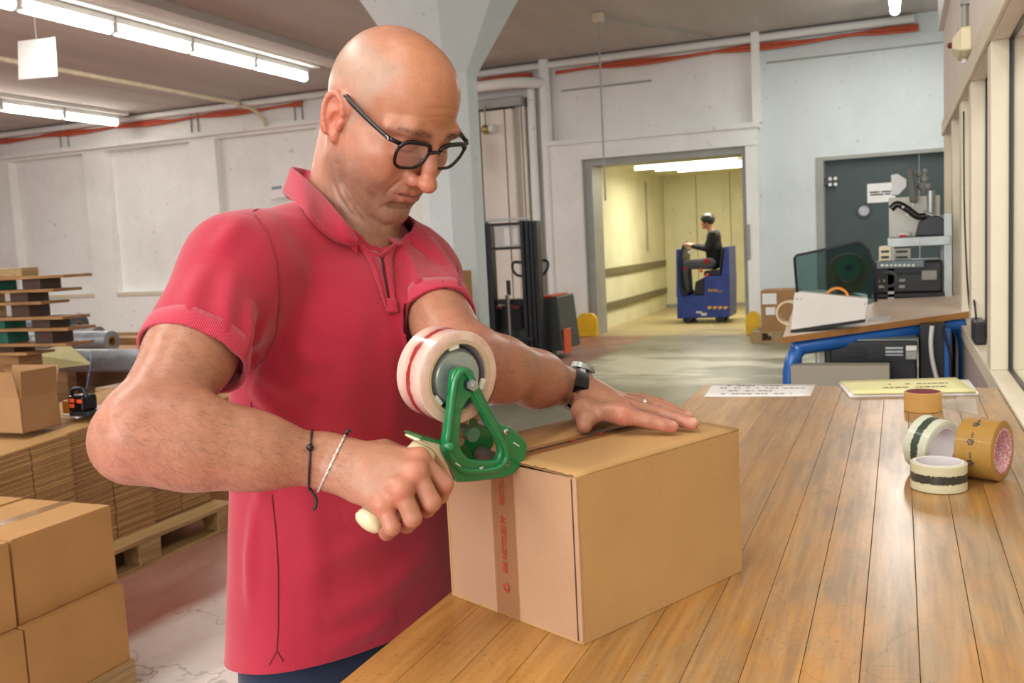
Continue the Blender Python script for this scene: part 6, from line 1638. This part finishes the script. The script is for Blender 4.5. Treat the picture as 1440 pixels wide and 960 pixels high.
mb = MB(); mb.frus([Vector(p) for p in ((a.x - 1.0, Y0 + .3, .1), (b_.x + .04, Y0 + .3, .1), (b_.x + .04, Y0 + 1.0, .1), (a.x - 1.0, Y0 + 1.0, .1))], [Vector(p) for p in ((a.x - 1.0, Y0 + .32, .62), (b_.x - .02, Y0 + .32, .78), (b_.x - .02, Y0 + .98, .78), (a.x - 1.0, Y0 + .98, .62))]); mb.build('body', simple('stacker_grey', '#3c4140', .5), t, bevel=.02)
mb = MB(); q0, q1 = ony(758, 431, Y0 + .3), ony(777, 421, Y0 + .3); mb.frus([Vector(p) for p in ((q0.x, Y0 + .3, .785), (q1.x, Y0 + .3, .79), (q1.x, Y0 + .95, .79), (q0.x, Y0 + .95, .785))], [Vector(p) for p in ((q0.x + .06, Y0 + .34, q1.z), (q1.x - .02, Y0 + .34, q1.z + .01), (q1.x - .02, Y0 + .9, q1.z + .01), (q0.x + .06, Y0 + .9, q1.z))]); mb.build('hood', M['orange'], t, bevel=.02)
mb = MB(); p0, p1_ = ony(784, 463, Y0 + .35), ony(787, 498, Y0 + .35); mb.box2((b_.x + .03, Y0 + .34, p1_.z), (b_.x + .05, Y0 + .6, p0.z), bev=.008); mb.build('side_stripe', M['orange'], t)
for px, dy in ((700, .45), (776, .55)):
    p = ony(px, 500, Y0 + dy); mb = MB(); mb.cyl((p.x - .04, Y0 + dy, .09), (p.x + .04, Y0 + dy, .09), .09, seg=20); mb.build('wheel', M['black'], t, True, angle=SA)
for loop_ in (((733, 369), (722, 369), (721, 378), (726, 386), (734, 388)), ((757, 366), (769, 367), (770, 376), (764, 386), (757, 388))):
    mb = MB(); mb.tube(spline([ony(x, y, Y0 + .55) for x, y in loop_], 6), .018, 8); mb.build('tiller_handle', M['black'], t, True)
mb = MB(); p0 = ony(745, 388, Y0 + .55); mb.cyl(p0, (p0.x, Y0 + .6, .7), .03); mb.build('tiller_arm', M['black'], t, True)
# hooks and wall plate seen between column and mast
p = ony(668, 305, 13.6)
# ================================================================== seated tow truck with its driver in the lift
Y1 = 15.45; TD = .72
cc_ = ony(988, 450, Y1)
t = thing('tow_truck', 'blue seated tow truck with yellow lettering standing in the lift', 'truck', (cc_.x, Y1 + TD / 2, 0))
def T3(px, py, y=Y1): return ony(px, py, y)
def side(mb, pl, y=Y1, dep=TD, bev=.012): return mb.prism([T3(x, q_, y) for x, q_ in pl], (0, dep, 0), bev)
mb = MB(); side(mb, [(952, 448), (952, 417), (990, 415), (990, 389), (1026, 387), (1026, 446)]); mb.build('chassis', M['truckblue'], t)
mb = MB(); side(mb, [(951, 418), (950.5, 351), (956, 350), (953.5, 375), (955, 405), (959, 417)]); mb.build('front_shield', M['truckblue'], t)
mb = MB(); side(mb, [(956, 351), (961, 350), (959, 366), (957, 380), (959, 404), (966, 415), (960, 416.5), (955.5, 404), (954, 376)], Y1 + .04, TD - .08, .004); mb.build('dashboard', M['black'], t)
mb = MB(); side(mb, [(1014, 389), (1019, 348), (1025, 346), (1026, 388)], Y1 + .02, TD - .04); mb.build('backrest', M['truckblue'], t)
mb = MB(); side(mb, [(989, 388), (990, 381), (1011, 380), (1014, 346.5), (1019, 349), (1014, 388)], Y1 + .08, TD - .16, .02); mb.build('seat', M['black'], t)
mb = MB(); side(mb, [(975, 415.5), (978, 396), (990, 390), (991, 414)], Y1 + .1, TD - .2, .01); mb.build('seat_base', M['black'], t)
for px in (965, 1011):
    for dy in (.1, TD - .1):
        p = T3(px, 449); mb = MB(); mb.cyl((p.x, Y1 + dy - .04, .07), (p.x, Y1 + dy + .04, .07), .07, seg=18); mb.build('wheel', M['darksteel'], t, True, angle=SA)
mb = MB(); rect(mb, 954, 420, 988, 444, Y1 - .008, .01, .003); mb.build('side_panel', M['truckblue'], t)
# blurred yellow lettering: a row of letter strokes, then dots
rnd = random.Random(4)
mb = MB(); x_ = 996.
for i in range(7):
    w_ = 2.1 if i < 4 else 1.3; hh = 4.6 if i < 4 else 2.4
    rect(mb, x_, 410.6 - hh + (.4 if i % 2 else 0), x_ + w_ * .8, 410.6, Y1 - .006, .004); rect(mb, x_, 410.6 - .9, x_ + w_ * 1.15, 410.6, Y1 - .006, .004); x_ += w_ * 1.7 if i < 4 else w_ * 1.75
mb.build('lettering', M['yellow'], t)
for px in (997.5, 1005, 1012.5, 1020):
    mb = MB(); p = T3(px, 432.5); mb.cyl((p.x, Y1 - .006, p.z), (p.x, Y1, p.z), .026, seg=10); mb.box((p.x + .03, Y1 - .003, p.z + .012), (.03, .006, .02)); mb.build('badge', M['yellow'], t)
mb = MB(); rect(mb, 979, 437.5, 987, 440, Y1 - .012, .004); rect(mb, 986, 440, 994, 443.5, Y1 - .012, .004); mb.build('scuff', M['white'], t)
for px, py in ((986, 380), (994.5, 387)):
    mb = MB(); mb.sph(T3(px, py, Y1 + .06), .03, 12); mb.build('knob', M['orange'], t, True)
mb = MB(); s0 = T3(962, 350, Y1 + TD / 2); 
mb.tube([T3(958, 352, Y1 + TD / 2), T3(962, 347, Y1 + TD / 2)], .025, 8); w0 = T3(963, 346, Y1 + TD / 2)
mb.tube([w0 + Vector((.03 * math.cos(a) + .0, .14 * math.sin(a), .1 * math.cos(a) * .6)) for a in np.linspace(0, 2 * PI, 20, endpoint=False)], .018, 6, closed=True); mb.build('steering_wheel', M['black'], t, True)
mb = MB(); rect(mb, 967, 352, 974, 357, Y1 + .12, .08, .008); mb.build('switch_box', M['whitepl'], t)
# driver
YM = Y1 + TD / 2
dr = thing('person', 'dark haired person in a black jacket seated on the blue tow truck', 'person', (T3(1000, 400, YM).x, YM, T3(1000, 382, YM).z))
D = lambda px, py, dy=0.: np.array(T3(px, py, YM)) + np.array([0, dy, 0])
hd0 = D(994.5, 312)
lo_, hi_ = np.minimum(D(950, 300), D(1025, 420)) - .15, np.maximum(D(950, 300), D(1025, 420)) + .15; lo_[1] = YM - .34; hi_[1] = YM + .34
def figure(h_, grow_t, grow_l, head=True, torso=True, legs=True, hands=True):
    f = Field(lo_, hi_, h_)
    if head:
        f.ell(hd0 + (0, 0, .02), (.095, .075, .105), None, .01); f.ell(hd0 + np.array([-.04, 0, -.045]), (.05, .05, .065), None, .03); f.cone(hd0 + np.array([-.09, 0, -.02]), hd0 + np.array([-.105, 0, -.035]), .012, .015, .012)
        f.cone(hd0 + np.array([-.06, 0, -.09]), hd0 + np.array([-.07, 0, -.095]), .02, .018, .02)
        for s_ in (-1, 1): f.ell(hd0 + np.array([.01, s_ * .078, -.01]), (.022, .01, .033), None, .006); f.ell(hd0 + np.array([-.083, s_ * .033, .012]), (.012, .018, .01), None, .008, True)
        f.cone(hd0 + np.array([.02, 0, -.05]), D(1001, 328), .05, .055, .03)
    if torso:
        g_ = grow_t
        f.cone(D(1004, 333), D(1004, 350), .105 + g_, .12 + g_, .05); f.cone(D(1004, 350), D(1004, 368), .12 + g_, .125 + g_, .05)
        for s_ in (-1, 1):
            sh = D(1004, 329, s_ * .175); el = D(997, 349, s_ * .23); wr = D(977, 346, s_ * .14)
            f.cone(sh, D(1003, 334), .06 + g_, .08 + g_, .05); f.cone(sh, el, .055 + g_, .045 + g_, .03); f.cone(el, wr, .045 + g_, .033 + g_, .02)
    if hands:
        for s_ in (-1, 1):
            wr = D(977, 346, s_ * .14); hn = D(968, 344, s_ * .12); f.cone(wr, hn, .032, .038, .02)
            for k in range(4): f.cone(hn + np.array([0, s_ * (.02 - .016 * k), .0]), hn + np.array([-.06, s_ * (.02 - .016 * k), -.01 - .012 * (k % 2)]), .012, .01, .006)
            f.cone(hn, hn + np.array([-.03, -s_ * .05, .01]), .013, .01, .006)
    if legs:
        g_ = grow_l
        for s_ in (-1, 1):
            hp_ = D(1001, 370, s_ * .1); kn = D(964, 372, s_ * .13); an = D(968, 408, s_ * .12)
            f.cone(hp_, kn, .085 + g_, .062 + g_, .04); f.cone(kn, an, .06 + g_, .042 + g_, .03)
            if g_ == 0: f.cone(an, an + np.array([-.1, 0, -.03]), .035, .03, .02)
    return f.mesh()
V_, Q_ = figure(.011, -.02, 0., True, True, True); n_ = len(V_); Cd = np.tile(LN('#c08a70'), (n_, 1))
mk_mesh('body', relax(V_, Q_, 1), Q_, M['skin'], dr, True, Cd)
V_, Q_ = figure(.011, .008, 0, False, True, False, False); mk_mesh('jacket', relax(V_, Q_, 1), Q_, simple('black_jacket', '#14161b', .8, 0, .2, 12), dr)
V_, Q_ = figure(.011, 0, .012, False, False, True, False); mk_mesh('trousers', relax(V_, Q_, 1), Q_, simple('grey_trousers', '#5a5f69', .85, 0, .15, 10), dr)
g = Field(hd0 - .2, hd0 + .2, .008); g.ell(hd0 + np.array([.01, 0, .04]), (.115, .096, .112), None, 0); g.ell(hd0 + np.array([-.13, 0, -.07]), (.115, .15, .1), None, .01, True); g.ell(hd0 + np.array([.0, 0, -.13]), (.16, .15, .1), None, .01, True)
V_, Q_ = g.mesh(); V_ = V_ + normals(V_, Q_) * (.004 * wav(V_, 90, 4))[:, None]; mk_mesh('hair', V_, Q_, simple('black_hair', '#0c0b0c', .5, 0, .2, 40), dr)
for s_ in (-1, 1):
    k = Field(D(968, 408, s_ * .12) - .2, D(968, 408, s_ * .12) + .16, .01); an = D(968, 409, s_ * .12)
    k.cone(an + np.array([.03, 0, -.02]), an + np.array([-.12, 0, -.035]), .045, .038, .02); k.cone(an + np.array([0, 0, .03]), an, .04, .045, .02); V_, Q_ = k.mesh(); mk_mesh('shoe', relax(V_, Q_, 1), Q_, M['black'], dr)
mb = MB(); p = Vector(D(997, 366, -.215)); mb.sph(p, .05, 12, (1.1, .4, .8)); mb.build('red_patch', simple('red_cloth', '#b3283c', .8), dr, True)
mb = MB(); p = Vector(D(967, 377, -.2)); mb.sph(p, .035, 12, (1.1, .4, .8)); mb.build('red_patch', bpy.data.materials['red_cloth'], dr, True)
# ================================================================== slanted desk with blue tube legs
FL = P(1100, 474, 4.15); FR = P(1368, 437, 4.3); BR = P(1341, 404, 5.1); BL_ = FL + BR - FR
t = thing('slanted_desk', 'slanted packing desk with a brown board on blue tube legs', 'desk', ((FL.x + BR.x) / 2, (FL.y + BR.y) / 2, 0))
th = Vector((0, 0, .028))
mb = MB(); mb.frus([FL - th, FR - th, BR - th, BL_ - th], [FL, FR, BR, BL_]); mb.build('board', simple('hardboard', '#e8d5c2', .55, 0, .1, 4), t, bevel=.004)
mb = MB(); e0, e1 = FL.lerp(FR, .0) + Vector((0, -.002, 0)), FR + Vector((0, -.002, 0)); mb.frus([e0 - th, e1 - th, e1 - th + Vector((0, .004, 0)), e0 - th + Vector((0, .004, 0))], [e0, e1, e1 + Vector((0, .004, 0)), e0 + Vector((0, .004, 0))]); mb.build('edge_strip', simple('edge_wood', '#a2703c', .6, 0, .1, 20), t)
bm_ = simple('worn_patch', '#d8cbbd', .7)
mb = MB(); a_, b_ = FL.lerp(FR, .68).lerp(BL_.lerp(BR, .68), .03), FL.lerp(FR, .9).lerp(BL_.lerp(BR, .9), .05); mb.prism([a_ + Vector((0, 0, .0004)), b_ + Vector((0, 0, .0004)), b_ + Vector((0, .02, .002)), a_ + Vector((0, .016, .002))], (0, 0, .0004)); mb.build('worn_edge', bm_, t)
tr = .034
for k, (A, B) in enumerate(((FL, FR), (BL_, BR))):
    d = (B - A); a0 = A + d * .03 - Vector((0, 0, .056)); b0 = A + d * .965 - Vector((0, 0, .056)); dy = Vector((0, .05 if k == 0 else -.08, 0)); a0 += dy; b0 += dy
    if k == 0: a0.z -= .006
    pts = [Vector((a0.x, a0.y, 0)), Vector((a0.x, a0.y, a0.z - .11)), Vector((a0.x + .012, a0.y, a0.z - .05)), a0 + d * .045 + Vector((0, 0, -.012)), a0 + d * .09, b0 - d * .09, b0 - d * .045 + Vector((0, 0, -.006)), Vector((b0.x - .012, b0.y, b0.z - .05)), Vector((b0.x, b0.y, b0.z - .12)), Vector((b0.x, b0.y, 0))]
    mb = MB(); mb.tube([pts[0]] + spline(pts[1:-1], 6) + [pts[-1]], tr if k == 0 else .022, 14); mb.build('leg_frame', M['blue'], t, True)
# gummed tape machine with smoked cover
u = (FR - FL).normalized(); vv = (BL_ - FL).normalized(); NU = u.cross(vv).normalized(); 
Ym = FL.y + .1
def Mq(px, py, dy=0.): return onpl(px, py, FL + vv * (.1 + dy), vv)
t = thing('tape_machine', 'white table tape machine with a smoked cover on the slanted desk', 'machine', Mq(1165, 460))
mb = MB(); mb.prism([Mq(x, y) for x, y in ((1112, 464), (1117, 413), (1126, 410.5), (1221, 420), (1217, 449))], vv * .16, .004); mb.build('housing', M['whitepl'], t)
mb = MB(); mb.prism([Mq(x, y, .003) for x, y in ((1111.5, 469), (1112, 464), (1217, 449), (1217, 453))], vv * .15); mb.build('base_strip', M['black'], t)
cov = [(1121, 412), (1117, 363), (1120, 359), (1205, 341), (1212, 342.5), (1221, 352), (1229, 375), (1232, 424), (1222, 428)]
M['smoke'] = glassy('smoked_cover', '#3a4a50', .1, .04, '#b9cbc8')
mb = MB(); mb.prism([Mq(x, y, .05) for x, y in cov], vv * .01, .002); cv_ = mb.build('smoked_cover', M['smoke'], t)
mb = MB(); mb.tube([Mq(x, y, .05) for x, y in cov[:-1]], .006, 6); mb.tube([Mq(x, y, .21) for x, y in cov[:-1]], .006, 6); mb.build('cover_rim', M['darksteel'], cv_, True)
mb = MB(); ra, rb = [Mq(x, y, .06) for x, y in cov[1:-1]], [Mq(x, y, .2) for x, y in cov[1:-1]]; mb.grid([ra, rb]); mb.build('cover_hood', M['smoke'], cv_)
def disc(px, py, r, dy0, dy1, name, mat, rin=0.):
    a, b_ = Mq(px, py, dy0), Mq(px, py, dy1); mb = MB()
    if rin: mb.lathe([(rin, 0), (r, 0), (r, (b_ - a).length), (rin, (b_ - a).length)], 36, Matrix.Translation(a) @ rotm(vv).to_4x4(), True)
    else: mb.cyl(a, b_, r, seg=36)
    return mb.build(name, mat, t, True, angle=SA)
disc(1192, 385, .088, .09, .18, 'paper_roll', simple('kraft', '#a8804c', .7), .04); disc(1194, 376, .052, .075, .085, 'roll_disc', simple('disc_green', '#2c8a50', .4)); disc(1194, 376, .016, .07, .074, 'roll_hub', M['darksteel'])
mb = MB(); c = Mq(1177, 420, .02); mb.lathe([(.042, 0), (.052, 0), (.052, .02), (.042, .02)], 36, Matrix.Translation(c) @ rotm(vv).to_4x4(), True); mb.build('orange_ring', simple('orange_band', '#e08a2a', .4), t, True, angle=SA)
for x, y in ((1121, 420), (1127, 420), (1216, 427)):
    mb = MB(); c = Mq(x, y, 0); mb.cyl(c - vv * .002, c, .004, seg=8); mb.build('screw', M['steelgray'], t)
mb = MB(); q = [FL.lerp(FR, a).lerp(BL_.lerp(BR, a), b_) + Vector((0, 0, .001)) for a, b_ in ((.44, .12), (.56, .11), (.57, .2), (.45, .21))]; mb.prism(q, NU * .002); tag(mb.build('label_slip', M['paper']), 'small white paper slip on the slanted desk beside the tape machine', 'paper')
# ring of pale tape hanging at the left end
mb = MB(); c = FL + Vector((.01, .06, .13)); mb.lathe([(.05, -.02), (.058, -.02), (.058, .02), (.05, .02)], 32, Matrix.Translation(FL + vv * .33 + Vector((.012, 0, .06))) @ rotm(vv + u * .3).to_4x4(), True)
tag(mb.build('tape_ring', simple('pale_tape', '#d8c49a', .5), None, True, angle=SA), 'empty pale tape ring standing at the left end of the slanted desk', 'tape')
# ================================================================== rack with machines behind the desk
YR = 5.3
t = thing('steel_rack', 'galvanised steel rack with one shelf standing by the partition', 'rack', (.1, YR + .2, 0))
xr = min(ony(1341, 400, YR).x, XW - .012); 
mb = MB(); zt = ony(1336, 300, YR).z; mb.box2((xr - .04, YR, 0), (xr, YR + .004, zt)); mb.box2((xr - .004, YR, 0), (xr, YR + .04, zt)); mb.build('post', M['steel'], t)
mb = MB(); mb.box2((xr - .04, YR + .45, 0), (xr, YR + .454, zt)); mb.box2((xr - .004, YR + .42, 0), (xr, YR + .454, zt)); mb.build('post', M['steel'], t)
xl = ony(1248, 340, YR).x
mb = MB(); mb.box2((xl, YR, 0), (xl + .03, YR + .004, ony(1250, 340, YR).z)); mb.box2((xl, YR + .45, 0), (xl + .03, YR + .454, ony(1250, 340, YR).z)); mb.build('post', M['steel'], t) 
s1, s0 = ony(1290, 333, YR).z, ony(1290, 346, YR).z
mb = MB(); mb.box2((xl, YR - .006, s0), (xr - .01, YR + .46, s1), bev=.003); mb.build('shelf', M['steel'], t)
mb = MB(); c = ony(1290, 340, YR - .01); mb.cyl(c, c + Vector((0, .006, 0)), .008, seg=10); mb.build('bolt', M['white'], t)
def R2(mb, x0, y0, x1, y1, dy, dep, bev=.006, zmin=None):
    a, b_ = ony(x0, (y0 + y1) / 2, YR + dy), ony(x1, (y0 + y1) / 2, YR + dy); xm = (x0 + x1) / 2
    mb.box2((a.x, YR + dy, ony(xm, y1, YR + dy).z if zmin is None else zmin), (min(b_.x, XW - .01), YR + dy + dep, ony(xm, y0, YR + dy).z), bev); return mb
t = thing('label_machine', 'pale labelling machine with a dark fin on the rack shelf', 'machine', (ony(1285, 330, YR + .2).x, YR + .2, s1))
mb = MB(); R2(mb, 1250, 276, 1322, 333, .16, .24, zmin=s1); mb.build('housing', simple('pale_machine', '#c9c8bc', .5), t)
mb = MB(); q = [ony(x, y, YR + .2) for x, y in ((1254, 274), (1253, 246), (1262, 244), (1275, 252), (1275, 262), (1264, 274))]; mb.prism(q, (0, .12, 0), .004); mb.build('funnel', M['white'], t)
mb = MB(); q = [ony(x, y, YR + .1) for x, y in ((1279, 284), (1277, 238), (1280, 234), (1284, 238), (1290, 284))]; mb.prism(q, (0, .2, 0), .006); mb.build('fin', simple('olive_grey', '#5d5f57', .5), t)
mb = MB(); a = ony(1309, 300, YR + .12); b_ = ony(1309, 268, YR + .12); mb.cyl(a, b_, .02, seg=16); mb.build('cylinder', M['steel'], t, True, angle=SA)
mb = MB()
for x, y, r in ((1292, 246, .016), (1299, 252, .022), (1301, 240, .012), (1295, 262, .02), (1304, 262, .018)): mb.sph(ony(x, y, YR + .22), r, 12)
mb.tube([ony(1292, 246, YR + .22), ony(1299, 252, YR + .22), ony(1301, 240, YR + .22)], .006, 6); mb.tube([ony(1299, 252, YR + .22), ony(1297, 276, YR + .22)], .012, 6); mb.build('knob_cluster', M['steelgray'], t, True)
t = thing('handset_unit', 'black desk unit with a handset in front of the labelling machine', 'device', (ony(1305, 325, YR + .03).x, YR + .06, s1))
mb = MB(); q = [ony(x, y, YR + .02) for x, y in ((1287, 332), (1292, 312), (1306, 302), (1322, 304), (1331, 312), (1331, 332))]; mb.prism([Vector((min(p.x, XW - .014), p.y, max(p.z, s1))) for p in q], (0, .11, 0), .006); mb.build('base', M['black'], t)
mb = MB(); mb.tube(spline([ony(x, y, YR + .0) for x, y in ((1253, 294), (1262, 287), (1276, 294), (1290, 304), (1302, 303))], 5), .018, 10); mb.build('handset', M['blackgloss'], t, True)
for x, y in ((1270, 291), (1284, 288), (1276, 302)):
    mb = MB(); mb.sph(ony(x, y, YR - .02), .007, 8); mb.build('button', M['white'], t, True)
mb = MB(); mb.cyl(ony(1298, 298, YR + .0), ony(1312, 303, YR + .0), .009, seg=10); mb.build('lever', M['steel'], t, True, angle=SA)
t = thing('small_item', 'small red and clear bag at the left end of the rack shelf', 'bag', (ony(1268, 330, YR + .05).x, YR + .05, s1))
mb = MB(); p = ony(1272, 326, YR + .05); p.z = s1 + .016; mb.sph(p, .03, 12, (1.2, .8, .5)); mb.build('clear_bag', M['whitepl'], t, True)
mb = MB(); p = ony(1269, 328, YR + .02); p.z = s1 + .008; mb.box(p, (.03, .02, .014), bev=.003); mb.build('red_tag', M['redink'], t)
YS = s0 - .002
mb = MB(); R2(mb, 1236, 346.5, 1254, 367, -.02, .2); 
t = thing('drawer_box', 'small cream box with two slots under the left end of the rack shelf', 'box', (ony(1245, 367, YR).x, YR + .1, ony(1245, 367, YR).z)); mb.build('body', M['cream'], t)
mb = MB(); R2(mb, 1255, 349, 1281, 366, .0, .18); mb.build('body', simple('grey_beige', '#a7a498', .5), t)
for y in (352, 360):
    for x0, x1 in ((1239, 1250), (1260, 1276)):
        mb = MB(); R2(mb, x0, y, x1, y + 3.2, -.026 if x0 < 1255 else -.006, .008, .001); mb.build('slot', M['black'], t)
def printer(name, lab, x0, y0, x1, y1, dy, dep, zmin, extra):
    t = thing(name, lab, 'printer', (ony((x0 + x1) / 2, y1, YR + dy).x, YR + dy + dep / 2, zmin if zmin is not None else ony((x0 + x1) / 2, y1, YR + dy).z))
    mb = MB(); R2(mb, x0, y0, x1, y1, dy, dep, .012, zmin); mb.build('housing', M['black'], t); extra(t); return t
def ex1(t):
    mb = MB(); R2(mb, 1233, 366.5, 1300, 377, -.05, .06, .006); pn_ = mb.build('control_panel', simple('blue_grey_panel', '#6d7f86', .35), t)
    for k in range(8):
        mb = MB(); c = ony(1241 + k * 6.2, 373, YR - .052); mb.sph(c, .009, 8, (1, .3, .8)); mb.build('button', M['white'], pn_, True)
    mb = MB(); R2(mb, 1296, 380, 1318, 394, -.05, .06, .006); mb.build('side_tray', M['steelgray'], t)
    mb = MB(); R2(mb, 1236, 383, 1295, 386, -.012, .014, .002); mb.build('paper_slot', M['darksteel'], t)
    mb = MB(); c = ony(1250, 392, YR - .01); mb.lathe([(.03, -.01), (.045, -.01), (.045, .01), (.03, .01)], 24, Matrix.Translation(c) @ rotm((0, -1, 0)).to_4x4(), True); mb.build('feed_ring', M['blackgloss'], t, True, angle=SA)
    for x, y in ((1236, 393), (1236, 401), (1264, 392), (1264, 401)):
        mb = MB(); R2(mb, x, y, x + 9, y + 4, -.012, .012, .002); mb.build('vent', M['steelgray'], t)
printer('printer', 'black printer with a row of pale buttons on the stand behind the desk', 1230, 367.5, 1326, 412, .0, .42, None, ex1)
pz = ony(1278, 412, YR).z
mb = MB(); R2(mb, 1228, 412, 1330, 418, .0, .42, .003); tag(mb.build('printer_stand', M['darksteel']), 'dark stand board under the printer behind the desk', 'stand')
for k, px in enumerate((1231, 1325)):
    mb = MB(); p = ony(px, 418, YR + .1); mb.box2((p.x - .02, YR + .05, 0), (min(p.x + .02, XW - .01), YR + .38, ony(px, 418.5, YR).z - .005)); tag(mb.build('stand_leg', M['darksteel']), ['left', 'right'][k] + ' dark leg plate under the printer stand board', 'stand')
# floor printer seen below the slanted desk
YP = 4.45
def R3(mb, x0, y0, x1, y1, dy, dep, bev=.004, zmin=None):
    a, b_ = ony(x0, (y0 + y1) / 2, YP + dy), ony(x1, (y0 + y1) / 2, YP + dy); xm = (x0 + x1) / 2
    mb.box2((a.x, YP + dy, ony(xm, y1, YP + dy).z if zmin is None else zmin), (b_.x, YP + dy + dep, ony(xm, y0, YP + dy).z), bev); return mb
t = thing('office_printer', 'large black floor printer under the slanted desk', 'printer', (ony(1225, 530, YP).x, YP + .2, 0))
mb = MB(); R3(mb, 1166, 480, 1290, 540, 0, .42, .01, 0); mb.build('housing', M['black'], t)
mb = MB(); R3(mb, 1180, 476.5, 1290, 480, .02, .38, .004); mb.build('lid', simple('grey_green_lid', '#6f7a76', .4), t)
for (x0, y0, x1, y1, mt, nm_) in ((1192, 488, 1217, 491, 'darksteel', 'vent_slat'), (1192, 493, 1217, 496, 'darksteel', 'vent_slat'), (1192, 498, 1217, 501, 'darksteel', 'vent_slat'), (1245, 488, 1270, 491, 'steel', 'silver_slat'), (1245, 493, 1270, 496, 'steel', 'silver_slat'), (1245, 498, 1270, 500, 'steel', 'silver_slat'), (1274, 486, 1292, 493, 'whitepl', 'control_panel'), (1274, 494, 1291, 505, 'steelgray', 'key_panel'), (1219, 498, 1243, 506, 'darksteel', 'tray_grip'), (1168, 507, 1288, 508.2, 'darksteel', 'drawer_line')):
    mb = MB(); R3(mb, x0, y0, min(x1, 1289), y1, -.008, .01, .001); mb.build(nm_, M[mt], t)
mb = MB(); R3(mb, 1152, 483, 1160, 530, .05, .3, .004, 0); R3(mb, 1146, 481, 1149, 530, .05, .02, .002, 0); tag(mb.build('upright_board', M['whitepl']), 'white board standing upright left of the floor printer', 'board')
mb = MB(); R3(mb, 1112, 514, 1251, 540, -.2, .1, .004, 0); tag(mb.build('grey_carton', simple('grey_beige_board', '#96907f', .8, 0, .06, 5)), 'grey beige board standing before the floor printer at the bench end', 'board')
mb = MB(); R3(mb, 1182, 469, 1262, 473, .25, .1, .003); R3(mb, 1264, 463, 1289, 473, .2, .15, .004); tag(mb.build('grey_box', simple('grey_box', '#9c9c90', .6)), 'grey boxes lying on the floor printer lid', 'box')
# tall dark cabinet beside the printer and cables
mb = MB(); R3(mb, 1293, 455, 1330, 540, .12, .3, .006, 0); tag(mb.build('dark_cabinet', M['black']), 'dark cabinet between the floor printer and the partition', 'cabinet')
mb = MB(); mb.tube(spline([ony(x, y, YP + .08) for x, y in ((1311, 458), (1309, 480), (1311, 505), (1318, 535))], 6), .01, 8); tag(mb.build('white_cable', M['whitepl'], None, True), 'white cable hanging in front of the dark cabinet', 'cable')
mb = MB(); R3(mb, 1328, 462, 1337, 540, .06, .03, .004, 0); tag(mb.build('blue_post', M['blue']), 'blue post behind the right leg of the slanted desk', 'post')
mb = MB(); mb.tube(spline([ony(x, y, YP + .04) for x, y in ((1326, 460), (1331, 480), (1336, 500), (1337, 530))], 5), .006, 6); tag(mb.build('black_cable', M['black'], None, True), 'thin black cable hanging beside the blue post', 'cable')
